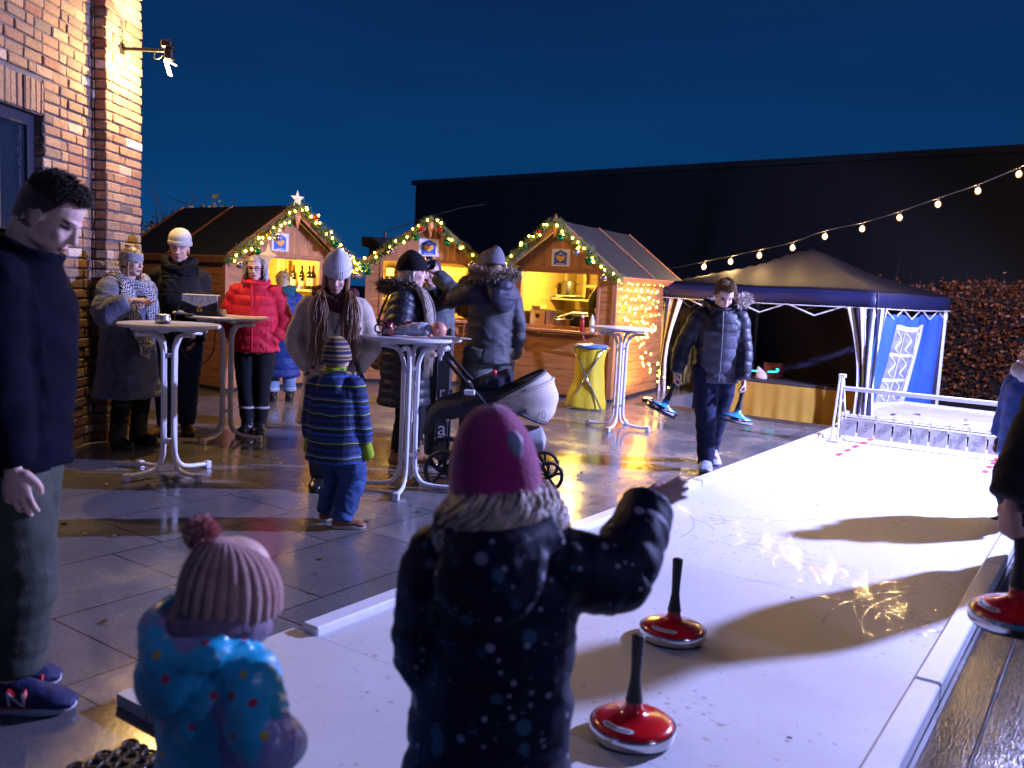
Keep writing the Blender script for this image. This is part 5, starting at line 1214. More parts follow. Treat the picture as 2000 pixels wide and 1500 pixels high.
    def short_hair(f, m_, z0=-.05, top=.56, spike=.0, n=500, front=.10, name='hair', tz=-9):
        P = catmull([(z0-.22, .28, .37, -.085), (z0, .318, .405, -.08), (.05, .336, .425, -.075), (.2, .335, .425, -.07), (.33, .305, .385, -.07), (.44, .225, .29, -.07), (top-.03, .11, .15, -.07), (top, .01, .01, -.07)], 6); N = len(P); K = 96
        hlz = lambda a: (front if math.sin(a) > .62 else (front+(z0+.02-front)*min(1, (.62-math.sin(a))/.42) if math.sin(a) > .2 else (z0+.02 if math.sin(a) > -.3 else z0-.2)))+.012*math.sin(a*37)
        V = [f.hl((rx*math.cos(2*math.pi*i/K)*(1+.012*math.sin(i*2.1+z*30)), ry*math.sin(2*math.pi*i/K)*(1+.012*math.sin(i*1.7+z*25))+yo, z)) for z, rx, ry, yo in P for i in range(K)]
        F = [(j*K+i, j*K+(i+1) % K, (j+1)*K+(i+1) % K, (j+1)*K+i) for j in range(N-1) for i in range(K) if (P[j][0]+P[j+1][0])/2 > hlz(2*math.pi*(i+.5)/K)]
        me = bpy.data.meshes.new(name); me.from_pydata([tuple(v) for v in V], [], F); me.update(); o = link(name, me, m_, f.root, smooth=True)
        mb = MB()
        for i in range(n):
            a = random.uniform(0, 6.28); z = random.uniform(z0+.05, top-.03); s_ = math.sin(a)
            if z < max(hlz(a)+.03, tz): continue
            q = math.sqrt(max(.02, 1-((z-.1)/.47)**2)); b = np.array([.345*q*math.cos(a), .44*q*s_-.075, z]); nn = nrm(b-np.array([0, -.07, .05])); d = nrm(nn*.35+np.array([0, .55, .25])*(1 if spike else .3)+np.array([0, -.3, -.5])*(0 if spike else 1)+rng.normal(size=3)*.18)
            l = random.uniform(.06, .11)+spike*max(0, z-.3)*.5; mb.tube([f.hl(b-nn*.01), f.hl(b+d*l*.5+nn*.012), f.hl(b+d*l)], [.0036*f.hh/.2, .0026*f.hh/.2, .0008], 3)
        mb.build('tufts', m_, o, smooth=True, fix=False); return o
    def fur(f, name, pts, rad, m_, n=700, ln=.05, parent=None):
        P = catmull(pts, 6); mb = MB()
        for i in range(n):
            k = random.random()*(len(P)-1.001); j = int(k); c = P[j]*(1-k+j)+P[j+1]*(k-j); d = nrm(rng.normal(size=3)); b = c+d*rad*.6; e_ = b+nrm(d+rng.normal(size=3)*.35)*ln*random.uniform(.6, 1.2)
            mb.cur = random.uniform(.02, 1); s_ = nrm(np.cross(d, rng.normal(size=3)))*.0035*(ln/.05); mb.add([b-s_, b+s_, (b+e_)/2+s_*.8, e_, (b+e_)/2-s_*.8], [(0, 1, 2, 4), (4, 2, 3)])
        mb2 = MB(); mb.tube(list(P[::2]), rad*.75, 8)
        return mb.build(name, m_, parent or f.root, fix=False)
    def scarf(f, m_, r=.03, loops=2, drop=None, name='scarf', zo=.0, wid=1.):
        s = f.H; P = []
        for k in range(loops):
            c = f.nb+f.up*(.005+.026*k+zo)*s+f.fw*.006*s; ring = []
            for a in np.linspace(0, 2*math.pi, 17): ring.append(c+f.rt*math.cos(a)*(.052+.006*k)*wid*s+f.fw*math.sin(a)*(.055+.004*k)*wid*s+f.up*(.012*math.sin(a*2+k*2)-.012*math.sin(a))*s)
            P.append(loft(ring, [(r*s*.95, r*s*.75)]*17, n=12, sub=2))
        for d in (drop or []): P.append(loft(d[0], [(d[1], d[2])]*len(d[0]), n=12, side=f.rt, sub=4))
        return f.cloth(name, P, m_, [(f.hipc, f.nb)], vox=.007, it=2, wr=.010*s, wf=26)
def f_ang(t): return t
def hd_vox(s): return .0048 if s > 1.3 else .0042
def W2L(f, p):
    "world point to the figure's own frame"
    return np.array(f.root.matrix_basis.inverted() @ Vector(p)) if False else np.array((T(*f.root.location) @ rotz(f.rz)).inverted() @ Vector(p))
def cloth_m(name, c, rough=.85, **k):
    return mat(name, c, rough, var=k.pop('var', .18), vs=k.pop('vs', 9), bump=k.pop('bump', .25), bs=k.pop('bs', 160), spec=k.pop('spec', .22), **k)
furm = mat('fur_mix', (.3, .22, .15), .8, fn=leaf_fn([(0, (.05, .035, .025)), (.5, (.20, .14, .09)), (1, (.50, .40, .30))]))
furd = mat('fur_dark', (.1, .07, .05), .8, fn=leaf_fn([(0, (.02, .014, .012)), (.6, (.08, .055, .04)), (1, (.26, .20, .16))]))
denim = cloth_m('denim_dark', (.02, .035, .10)); denim_b = cloth_m('denim_blue', (.035, .075, .20), var=.35); denim_l = cloth_m('denim_light', (.18, .26, .40)); blackp = cloth_m('black_trousers', (.008, .008, .010)); olive = cloth_m('olive_trousers', (.055, .062, .048), var=.25)
leather = mat('black_leather', (.010, .010, .011), .28, bump=.15, bs=60, spec=.6); brown_l = mat('brown_suede', (.10, .05, .025), .7, bump=.3, bs=90); tan_l = mat('tan_suede', (.22, .10, .035), .75, bump=.3, bs=90); sole_b = mat('sole_black', (.012, .012, .012), .7); sole_w = mat('sole_white', (.62, .60, .62), .5); sole_t = mat('sole_cream', (.5, .42, .34), .6)
hair_bl = mat('hair_blonde', (.42, .30, .15), .45, var=.3, vs=40); hair_br = mat('hair_brown', (.24, .105, .045), .42, var=.35, vs=40); hair_gr = mat('hair_grey', (.34, .31, .29), .45, var=.4, vs=30); hair_dk = mat('hair_dark', (.035, .022, .016), .5, var=.3, vs=40); hair_sb = mat('hair_sandy', (.17, .10, .05), .5, var=.3, vs=40); hair_ash = mat('hair_ash', (.50, .42, .34), .42, var=.3, vs=40)
# ------------------------------------------------------------------ the sliding stocks
def stock_mesh(top_m, plate_m, band_m, label=None, cap_r=.135):
    r_ = thing('curling_stock', 'x', 'curling stock')
    mb = MB(); mb.lathe([(0, 0), (.128, 0), (.132, .004), (.132, .012), (0, .012)], 48); mb.build('sole_plate', plate_m, r_, smooth=True, ang=40)
    mb = MB(); mb.lathe([(.130, .0125), (.1405, .013), (.142, .016), (.142, .044), (.140, .047), (.134, .0475)], 56, cap=False); mb.build('steel_band', band_m, r_, smooth=True, ang=40)
    mb = MB(); mb.lathe([(.1345, .046), (.132, .053), (.118, .060), (.09, .068), (.06, .076), (.04, .085), (.030, .097), (.027, .112), (.026, .118), (0, .118)], 48, cap=False); mb.build('red_body' if label else 'body_shell', top_m, r_, smooth=True)
    grip = mat('grip_rubber', (.012, .012, .013), .6, bump=.4, bs=140)
    mb = MB(); mb.lathe([(0, .1185), (.0285, .1185), (.0285, .127), (0, .1275)], 24); mb.build('collar', mat('green_collar', (.01, .05, .03), .4), r_, smooth=True, ang=40)
    pr = []
    for i in range(46):
        f = i/45; z = .128+.212*f; b = .0265-.0095*min(1, f/.30)+.0045*max(0, (f-.45)/.55); pr.append((b+(.0009 if i % 2 else -.0007), z))
    pr += [(.0185, .343), (.012, .3465), (0, .347)]
    mb = MB(); mb.lathe([(0, .128)]+pr, 20, cap=False); mb.build('grip', grip, r_, smooth=True)
    return r_
red_enamel = mat('red_enamel', (.56, .006, .010), .20, var=.25, vs=9, spec=.5, coat=.45); band = mat('band_steel', (.6, .6, .62), .18, 1.0, bump=.03, bs=40, stretch=(1, 1, 20)); blk_plate = mat('plate_black', (.01, .01, .012), .5)
sticker = mat('sticker_white', (.75, .75, .80), .4); sblue = mat('sticker_blue', (.10, .30, .8), .4); sblack = mat('sticker_ink', (.01, .01, .02), .4)
def sticker_on(r_, ang=-118):
    "curved white sticker with dark lettering lying on the cone of the stock"
    r0, r1 = .094, .116; z = lambda r: np.interp(r, [.06, .09, .118, .132], [.076, .068, .060, .053])+.0012
    mb = MB(); V = []; n_ = 18; a0, a1 = R(ang-34), R(ang+30)
    for i in range(n_+1):
        a = a0+(a1-a0)*i/n_; sh = .5*(1-abs(2*i/n_-1)**6); rm = .105; hw = .004+.007*min(1, 8*min(i, n_-i)/n_)
        for r in (rm-hw, rm, rm+hw): V.append((r*math.cos(a), r*math.sin(a), z(r)))
    mb.add(V, [(i*3+k, i*3+3+k, i*3+4+k, i*3+1+k) for i in range(n_) for k in range(2)]); s_ = mb.build('sticker', sticker, r_)
    word = 'eisstock24'
    for i, ch in enumerate(word):
        a = a0+(a1-a0)*(.20+.073*i); r = .105; nrm_ = Vector((math.cos(a)*.27, math.sin(a)*.27, .96)).normalized(); tx = Vector((-math.sin(a), math.cos(a), 0)); ty = nrm_.cross(tx)
        Mx = Matrix(((tx.x, ty.x, nrm_.x, r*math.cos(a)), (tx.y, ty.y, nrm_.y, r*math.sin(a)), (tx.z, ty.z, nrm_.z, z(r)+.0012), (0, 0, 0, 1)))
        text('letter', ch, .0165, sblack, s_, Mx, ext=.0003)
    a = a0+(a1-a0)*.1; mb = MB(); mb.lathe([(.0, .0), (.006, .0), (.006, .0012), (0, .0013)], 14, M=T(.105*math.cos(a), .105*math.sin(a), z(.105)+.0004)); mb.build('logo_dot', sblue, s_)
sA = stock_mesh(red_enamel, blk_plate, band, True); sticker_on(sA)
sA['label'] = 'red curling stock nearest the front, standing on the white lane'; sA['group'] = 'red curling stocks'
sB = copy_tree(sA); sB['label'] = 'red curling stock standing on the lane behind the nearest one'
sC = copy_tree(sA); sC['label'] = 'red curling stock held in the hand at the right edge'
q = gnd(1234, 1437, LZ); sA.location = (q.x, q.y, LZ+.001); sA.rotation_euler = (0, 0, R(-8))
q = gnd(1313, 1246, LZ); sB.location = (q.x, q.y, LZ+.001); sB.rotation_euler = (0, 0, R(-4))

# ------------------------------------------------------------------ 1 man at the left edge
navy = cloth_m('navy_shell', (.0030, .0032, .010), .9, spec=.08, var=.25)
f = Fig('man in dark navy jacket and olive cargo trousers standing closest at the left edge', 1.81, (-1.66, 2.90), (1, .12), lean=.08, head=(R(-6), R(31), 0), feet={'R': (.09, .02, 0, R(-4)), 'L': (-.07, -.10, 0, R(8))},
        hands={'R': (.22, .10, .80), 'L': (-.22, .02, .80)}, elb={'R': (.5, -1, 0), 'L': (-.5, -1, 0)}, fat=1.08, skin=skin_p, hand={'R': {'curl': .28}})
f.jacket(navy, hem=.455, t=.034, flare=1.06, waist=1.10, collar=.055, colr=1.3, wr=.018, sl=1.12)
f.trousers(olive, t=.016, ank=.040, knee=.052, wr=.017, cut=.045)
mb = MB(); Mx = T(*(f.JR+(f.KR-f.JR)*.72 if hasattr(f, 'KR') else f.JR+(f.K['R']-f.JR)*.72)) ; mb.rbox((.055, -.10, -.12), (.088, .09, .10), .015, Mx); mb.rbox((.060, -.105, .06), (.095, .095, .115), .012, Mx); mb.build('cargo_pocket', olive, f.root, smooth=True, ang=60)
sn = mat('sneaker_navy', (.012, .018, .085), .65, bump=.3, bs=150); shs = f.shoes(sn, sole_w, L=.160, w_=.031, sole=.015, hgt=.043, toe=.02)
red_s = mat('sneaker_red', (.55, .015, .02), .5); n_white = mat('sneaker_letter', (.72, .70, .76), .5)
for q, s_ in zip('LR', shs):
    x, y, zz, yaw, pit = f.ft[q]; A = f.A[q]; H_ = f.H; Mx = T(A[0], A[1], 0) @ rotz(yaw)
    for sd in (1, -1):
        text('letter_outline', 'N', .098, red_s, s_, Mx @ T(sd*.0505, .052, .058) @ Matrix.Rotation(R(90)*sd, 4, 'Z') @ Matrix.Rotation(R(90), 4, 'X') @ Matrix.Rotation(R(14), 4, 'X'), ext=.008)
        text('letter', 'N', .088, n_white, s_, Mx @ T(sd*.0535, .052, .058) @ Matrix.Rotation(R(90)*sd, 4, 'Z') @ Matrix.Rotation(R(90), 4, 'X') @ Matrix.Rotation(R(14), 4, 'X'), ext=.008)
    mb = MB(); V, F = loft([(0, -.086, .030), (0, -.068, .05), (0, -.05, .058), (0, -.022, .056)], [(.026, .020), (.046, .026), (.0505, .028), (.0515, .022)], n=18, side=(1, 0, 0), sub=4); mb.add([Mx @ Vector(tuple(v)) for v in V], F); mb.build('heel_panel', red_s, s_, smooth=True)
    mb = MB(); P = [(math.sin(a)*.036*1.15, -.018-math.cos(a)*.055, .098-.018*abs(math.sin(a))+.012*(math.cos(a) < 0)) for a in np.linspace(0, 6.28, 21)]; mb.tube([Mx @ Vector(p) for p in P], .0065, 6, sub=2)
    for k in range(4): mb.tube([Mx @ Vector((-.024, .050+.018*k, .086-.010*k)), Mx @ Vector((0, .054+.018*k, .094-.011*k)), Mx @ Vector((.024, .050+.018*k, .086-.010*k))], .0036, 5)
    mb.build('lace_trim', n_white, s_, smooth=True)
    mb = MB(); P = [(sd_*.0535*(1-.4*max(0, t-.7)), -.075+.215*t, .030+.004*t) for sd_ in (1,) for t in np.linspace(0, .8, 8)]; mb.tube([Mx @ Vector(p) for p in P], .0055, 6); mb.tube([Mx @ Vector((-p[0], p[1], p[2])) for p in P], .0055, 6); mb.build('red_stripe', red_s, s_, smooth=True)
f.short_hair(hair_dk, z0=-.02, top=.55, spike=.14, n=2600, front=.34, tz=.24)

# ------------------------------------------------------------------ 2 woman in grey teddy coat
teddy = cloth_m('grey_teddy', (.10, .11, .16), .95, var=.3, vs=16, bump=.9, bs=70, sheen=.4)
def hound_fn(t, p, mp):
    mp.inputs['Rotation'].default_value = (R(20), R(35), R(30)); ck = node(t, 'ShaderNodeTexChecker'); ck.inputs['Scale'].default_value = 78; ck.inputs[1].default_value = (.55, .55, .58, 1); ck.inputs[2].default_value = (.015, .016, .03, 1); lnk(t, mp.outputs[0], ck.inputs[0])
    wv = node(t, 'ShaderNodeTexWave'); wv.inputs['Scale'].default_value = 22; lnk(t, mp.outputs[0], wv.inputs[0]); mx = node(t, 'ShaderNodeMix', data_type='RGBA', blend_type='MULTIPLY'); mx.inputs[0].default_value = .35
    lnk(t, ck.outputs[0], mx.inputs[6]); lnk(t, wv.outputs[0], mx.inputs[7]); lnk(t, mx.outputs[2], p.inputs['Base Color'])
hound = mat('houndstooth', (.3, .3, .3), .9, fn=hound_fn)
loc = (-3.20, 7.30); f0 = (1, -.42)
M2 = (T(loc[0], loc[1], 0) @ rotz(math.atan2(-f0[0], f0[1]))).inverted()
lp_ = lambda x, y, Y: tuple(M2 @ at(x, y, Y))
hR, hL = lp_(258, 588, 6.98), lp_(268, 600, 7.22)
f = Fig('woman in grey teddy coat and houndstooth scarf beside the brick pilaster', 1.66, loc, f0, head=(R(4), R(6), 0), hands={'R': hR, 'L': hL}, elb={'R': (.8, -.3, -1), 'L': (-.8, -.3, -1)}, fat=1.10, skin=skin_p,
        hand={'R': {'d': (-.55, .8, .15), 'pn': (-.4, -.2, -.9), 'curl': .6}, 'L': {'d': (.35, .85, .1), 'pn': (.3, -.3, .9), 'curl': .7}})
f.jacket(teddy, hem=.255, t=.035, flare=1.42, waist=1.18, collar=.02, wr=.016, sl=1.35, name='teddy_coat', cuff=.93, wf=8)
f.trousers(blackp, t=.004, ank=.032, knee=.042); f.shoes(leather, sole_b, shaft=.19, shaft_r=.046, sole=.022)
s = f.H
f.scarf(hound, r=.032, loops=2, wid=1.25, zo=-.022, drop=[([f.nb+f.rt*.07*s+f.fw*.06*s, f.nb+f.rt*.085*s+f.fw*.105*s-f.up*.10*s, f.nb+f.rt*.06*s+f.fw*.14*s-f.up*.24*s, f.nb+f.rt*.02*s+f.fw*.17*s-f.up*.33*s], .045*s, .016*s), ([f.nb-f.rt*.05*s+f.fw*.07*s, f.nb-f.rt*.05*s+f.fw*.11*s-f.up*.12*s, f.nb-f.rt*.03*s+f.fw*.14*s-f.up*.26*s], .04*s, .015*s)])
fr = []
for i in range(26): b = f.nb+f.rt*(.02+.0025*i)*s+f.fw*.165*s-f.up*(.33-.0012*i)*s; fr.append([b, b-f.up*.02*s+f.fw*.004*s, b-f.up*.045*s+f.rt*random.gauss(0, .006)*s])
for i in range(22): b = f.nb-f.fw*(.075-.002*i)*s+f.rt*random.gauss(.0, .03)*s+f.up*.075*s; fr.append([b, b-f.fw*.02*s+f.up*.015*s, b-f.fw*.045*s+f.up*random.uniform(.0, .03)*s])
f.strands('scarf_fringe', fr, .004, .002, mat('fringe', (.55, .54, .5), .9))
f.short_hair(hair_bl, z0=-.18, top=.55, n=300, front=.20)
mb = MB()
for i in range(70):
    a = random.uniform(0, 6.3); b = random.uniform(-1, 1); P = [f.hl((.13*math.cos(a+t*3.2)*math.cos(b*t), -.20+.13*math.sin(a+t*3.2), .50+.10*math.sin(b+t*2))) for t in np.linspace(0, 1, 6)]; mb.tube(P, .007, 5)
mb.build('hair_bun', hair_bl, f.root, smooth=True, fix=False)
f.headshell('headband', [(.04, .33, .42, -.07), (.03, .36, .455, -.07), (.10, .375, .47, -.07), (.22, .375, .465, -.07), (.33, .35, .435, -.07), (.34, .32, .40, -.07)], cloth_m('headband_knit', (.30, .32, .36), .95, bump=.6, bs=90), fn=lambda p, a, t: np.array([p[0]*(1+.04*math.exp(-((a-1.57)/.12)**2)), p[1]+.03*math.exp(-((a-1.57)/.2)**2), p[2]*(1-.35*math.exp(-((a-1.57)/.10)**2))+.07*math.exp(-((a-1.57)/.10)**2)]), noise=.02)
L_ = []
for i in range(26):
    sd = random.choice((-1, 1)); a = random.gauss(0, .03); P = [f.hl((sd*(.30+a*.5), .10+a, .02)), f.hl((sd*.33, .10+a, -.25)), f.hl((sd*(.30), .12+a, -.6)), f.hl((sd*.26, .16+a, -.95+random.gauss(0, .08)))]; L_.append(P)
f.strands('loose_locks', L_, .006, .002, hair_bl)
cup = thing('tin_cup', 'small dark cup held by the woman in the teddy coat', 'cup', tuple(at(277, 585, 7.03)), 0); mb = MB(); mb.lathe([(0, -.03), (.034, -.03), (.037, .03), (.033, .032), (.031, -.02), (0, -.022)], 18); mb.build('cup_body', mat('cup_dark', (.05, .05, .07), .3, .4), cup, smooth=True)
mb = MB()
for q in 'RL':
    w_ = f.Wr[q]; d = nrm(f.hand[q]['d']); pn = nrm(np.array(f.hand[q]['pn'])-d*(np.array(f.hand[q]['pn'])@d)); L = .108*s
    for i in range(3):
        p = w_+d*(.80-.04*i)*L+pn*.20*L+np.cross(d, pn)*(1 if q == 'R' else -1)*(.19-.12*i)*L; mb.tube([p, p+d*.02+pn*.006], [.006, .003], 6)
mb.build('red_fingernails', nail_m, f.root, smooth=True)

# ------------------------------------------------------------------ 3 man in white beanie
dkcoat = cloth_m('dark_wool', (.016, .016, .014), .9, var=.25)
f = Fig('smiling man in white beanie and dark overcoat behind the handbag table', 1.81, (-3.02, 7.95), (.30, -1), head=(R(-6), R(6), R(-3)), feet={'R': (.10, .06, 0, R(-40)), 'L': (-.07, -.02, 0, R(10))}, hands={'R': (.145, .075, .90), 'L': (-.145, .075, .90)}, fat=1.02)
f.jacket(dkcoat, hem=.47, t=.026, flare=1.12, waist=1.10, collar=.045, colr=1.25, wr=.012, name='overcoat', sl=1.08)
f.trousers(denim, t=.010, ank=.036, knee=.046, wr=.014); f.shoes(brown_l, sole_b, shaft=.04, shaft_r=.036, sole=.018)
s = f.H; f.scarf(cloth_m('black_scarf', (.006, .006, .007), .9), r=.027, loops=2, wid=1.1, drop=[([f.nb+f.rt*.02*s+f.fw*.05*s, f.nb+f.rt*.025*s+f.fw*.09*s-f.up*.10*s, f.nb+f.rt*.02*s+f.fw*.095*s-f.up*.26*s], .05*s, .014*s)])
f.beanie(cloth_m('white_knit', (.52, .50, .43), .95, bump=.5, bs=120), z0=.13, top=.76, w_=.35, d=.44, cuff=.15, rib=.04, ribn=46)
for q in 'LR':
    mb = MB(); A = f.A[q]
    for k in range(3): mb.tube([A+np.array([-.02, .05+.018*k, .035-.006*k]), A+np.array([0, .055+.018*k, .043-.006*k]), A+np.array([.02, .05+.018*k, .035-.006*k])], .003, 5)
    mb.tube([A+np.array([0, .05, .045]), A+np.array([.03, .06, .06]), A+np.array([.04, .075, .045]), A+np.array([.0, .055, .044])], .0025, 5, sub=3); mb.build('bootlace', dkcoat, f.root)

# ------------------------------------------------------------------ 4 woman in red puffer
redp = cloth_m('red_nylon', (.58, .02, .04), .62, spec=.16, var=.1, vs=14, bump=.18, bs=90)
f = Fig('grey haired woman with glasses in bright red puffer jacket', 1.655, (-2.40, 8.18), (.12, -1), head=(R(0), R(2), R(3)), feet={'R': (.045, .05, 0, R(-18)), 'L': (-.06, .0, 0, R(6))}, hands={'R': (.14, .07, .85), 'L': (-.14, .07, .85)}, elb={'R': (1, -.7, 0), 'L': (-1, -.7, 0)}, fat=1.06, skin=skin_p)
f.jacket(redp, hem=.468, t=.030, flare=1.10, waist=1.12, collar=.064, colr=1.5, quilt=(.092, .015), wr=.008, sl=1.15, cuff=.92, name='puffer_jacket', vox=.009)
f.trousers(blackp, t=.004, ank=.034, knee=.042, cut=.05); f.shoes(leather, sole_b, shaft=.10, shaft_r=.040, sole=.022)
mb = MB(); s = f.H
for q in 'LR':
    K, A = f.K[q], f.A[q]; c = A+nrm(K-A)*.108*s; V, F = loft([c-np.array([0, 0, .008]), c+np.array([0, 0, .010])], [.047*s, .046*s], n=18); mb.add(V, F)
mb.build('sock_band', mat('sock_grey', (.35, .34, .33), .9), f.root, smooth=True)
f.long_hair(hair_gr, length=.98, n=300, a0=64, a1=296, wave=.09, r=.0095, top=.5, out=.24); f.short_hair(hair_gr, z0=-.10, top=.57, n=160, front=.33)
gl = mat('glasses_frame', (.03, .012, .014), .3); mb = MB()
for k in (-1, 1):
    mb.tube([f.hl((k*.145+.095*math.cos(a), .385-.02*abs(math.cos(a)), .005+.072*math.sin(a))) for a in np.linspace(0, 6.28, 17)], .0024, 6); mb.tube([f.hl((k*.235, .37, .03)), f.hl((k*.31, .2, .03)), f.hl((k*.33, 0, .02))], .002, 5)
mb.tube([f.hl((-.05, .40, .02)), f.hl((0, .41, .035)), f.hl((.05, .40, .02))], .0022, 5); mb.build('glasses', gl, f.root)
mb = MB(); mb.tube([f.nb+f.fw*.078*s+f.up*.012*s+f.rt*.01*s]+[f.nb+f.fw*(.095+.012*math.sin(k))*s-f.up*.04*k*s+f.rt*.006*s for k in range(1, 4)]+[f.hipc+f.fw*.118*s+f.up*.08*s, f.hipc+f.fw*.118*s-f.up*.04*s], .009, 6, sub=4); mb.build('zip_placket', redp, f.root, smooth=True)
mb = MB(); e0 = f.S['L']+(f.E['L']-f.S['L'])*.45
for r_ in range(3):
    P = [e0+f.rt*(-.075)*s*.9+f.fw*(.03-.004*k+.0)*s+np.array([0, 0, -.022*r_+.004*math.sin(k*1.9)])+f.fw*.004*k for k in range(9-2*r_)]; mb.tube(P, .0022, 4)
mb.build('sleeve_script', mat('script_white', (.8, .78, .76), .5), f.root)
mb = MB(); mb.tube([f.hipc-f.rt*.075*s+f.fw*.10*s-f.up*.02*s, f.hipc-f.rt*.08*s+f.fw*.105*s-f.up*.07*s], .003, 5); mb.build('drawcord', dkcoat, f.root)

# ------------------------------------------------------------------ 5 person in long blue coat at the left stall
bluec = cloth_m('blue_nylon', (.012, .035, .17), .5, var=.2)
f = Fig('child in long blue quilted coat seen from behind at the left stall', 1.53, (-2.72, 10.35), (-.45, .9), head=(0, R(6), 0), hs=1.06, fat=1.05)
f.jacket(bluec, hem=.20, t=.036, flare=1.12, waist=1.2, collar=.03, quilt=(.13, .014), wr=.010, sl=1.2, name='long_coat'); f.trousers(denim_l, ank=.042, knee=.048, t=.008, cut=.04); f.shoes(leather, sole_b, shaft=.06, sole=.02)
f.scarf(cloth_m('teal_fleece', (.015, .09, .13), .9), r=.036, loops=2, wid=1.15); f.short_hair(hair_bl, z0=-.30, top=.56, n=350, front=.16)
mb = MB(); s = f.H
for q in 'LR':
    c = f.A[q]+nrm(f.K[q]-f.A[q])*.052*s; V, F = loft([c-np.array([0, 0, .02]), c+np.array([0, 0, .02])], [.053*s, .053*s], n=18); mb.add(V, F)
mb.build('rolled_cuff', cloth_m('denim_pale', (.35, .42, .52)), f.root, smooth=True)

# ------------------------------------------------------------------ 6 woman in beige coat
beige = cloth_m('beige_wool', (.54, .43, .34), .95, var=.16, vs=14, bump=.4, bs=120, sheen=.3)
f = Fig('woman in white beanie and belted beige coat looking down at the boy', 1.63, (-1.26, 6.18), (.22, -1), lean=.05, head=(R(-4), R(20), R(-4)), hs=1.05, hands={'R': (.155, .085, .85), 'L': (-.155, .085, .85)}, elb={'R': (1, -.8, 0), 'L': (-1, -.8, 0)}, fat=1.06, feet={'R': (.08, 0, 0, R(-10)), 'L': (-.06, .02, 0, R(-24))})
f.jacket(beige, hem=.285, t=.026, flare=1.30, waist=1.04, collar=.02, wr=.013, sl=1.12, name='wool_coat', cuff=.95, wf=8)
s = f.H; P = [loft([f.nb+f.rt*(k*.05)*s+f.fw*.045*s+f.up*.03*s, f.nb+f.rt*k*.075*s+f.fw*.085*s-f.up*.05*s, f.nb+f.rt*k*.035*s+f.fw*.115*s-f.up*.14*s, f.nb-f.rt*k*.0*s+f.fw*.12*s-f.up*.20*s], [(.022*s, .010*s), (.042*s, .010*s), (.034*s, .009*s), (.01*s, .006*s)], n=12, side=f.rt, sub=4) for k in (-1, 1)]
P.append(loft([f.nb-f.fw*.085*s-f.up*.04*s-f.rt*.07*s, f.nb-f.fw*.095*s+f.up*.0*s, f.nb-f.fw*.085*s-f.up*.04*s+f.rt*.07*s], [.03*s, .042*s, .03*s], n=12, sub=4))
f.cloth('lapel', P, beige, [(f.hipc, f.nb)], vox=.007, it=2, wr=.006)
mb = MB(); ring = [f.hipc+f.up*.085*s+f.rt*math.cos(a)*(.098*s*1.06+.038)+f.fw*math.sin(a)*(.076*s*1.06+.037) for a in np.linspace(0, 6.28, 33)]; V, F = loft(ring, [(.008, .026)]*33, n=8, side=(0, 0, 1) if False else None); mb.add(*loft(ring, [(.026, .007)]*33, n=8, side=(0, 0, 1)))
kn = f.hipc+f.up*.08*s+f.fw*.118*s-f.rt*.055*s; mb.add(*ellipsoid(kn, (.03, .026, .03))); mb.add(*loft([kn, kn+f.fw*.02-f.up*.12-f.rt*.03, kn+f.fw*.03-f.up*.30-f.rt*.06], [(.02, .006), (.026, .006), (.028, .006)], n=8, side=f.rt, sub=4)); mb.add(*loft([kn, kn+f.fw*.02-f.up*.10+f.rt*.02, kn+f.fw*.03-f.up*.22+f.rt*.01], [(.02, .006), (.026, .006), (.027, .006)], n=8, side=f.rt, sub=4)); mb.build('belt', beige, f.root, smooth=True)
mb = MB()
for (a, b) in ((.045, -.26), (-.075, -.245)): c = f.nb+f.rt*a*s+f.fw*.128*s+f.up*b*s; mb.add(*ellipsoid(c, (.016, .008, .016), 12, 8))
mb.build('coat_button', mat('button_black', (.02, .018, .018), .3), f.root, smooth=True)
f.trousers(cloth_m('grey_trousers', (.06, .06, .07)), t=.008); f.shoes(leather, sole_b, shaft=.08)
f.scarf(cloth_m('wine_scarf', (.075, .018, .022), .95, bump=.6, bs=100), r=.034, loops=2, wid=1.12, zo=-.02)
f.front_locks(hair_br, 1, 130, .27, spread=.04); f.front_locks(hair_br, -1, 130, .29, spread=.04); f.long_hair(hair_br, length=1.2, n=200, a0=58, a1=302, wave=.035, r=.009, top=.25, out=.06, flow=(0, .18)); f.beanie(cloth_m('lilac_knit', (.66, .61, .64), .95, bump=.5, bs=110), z0=.10, top=.84, w_=.37, d=.46, cuff=.24, peak=1, rib=.03, ribn=48, tilt=.1)
strap = cloth_m('strap_navy', (.012, .012, .03), .6); mb = MB(); P = [f.nb-f.rt*.06*s+f.fw*.02*s+f.up*.04*s, f.nb-f.rt*.085*s+f.fw*.105*s-f.up*.06*s, f.nb-f.rt*.07*s+f.fw*.135*s-f.up*.18*s, f.hipc-f.rt*.085*s+f.fw*.115*s+f.up*.06*s, f.hipc-f.rt*.13*s+f.fw*.07*s-f.up*.04*s]; mb.add(*loft(P, [(.015, .004)]*5, n=8, side=f.rt, sub=5)); so_ = mb.build('bag_strap', strap, f.root, smooth=True)
mb = MB(); c = f.hipc-f.rt*.085*s+f.fw*.125*s+f.up*.075*s; mb.tube([c+f.rt*a*.026+f.up*b*.018+f.fw*.008 for a, b in ((-1, -1), (1, -1), (1, 1), (-1, 1), (-1, -1))], .004, 6); mb.build('buckle', mat('brass', (.5, .32, .10), .25, 1.0), so_)

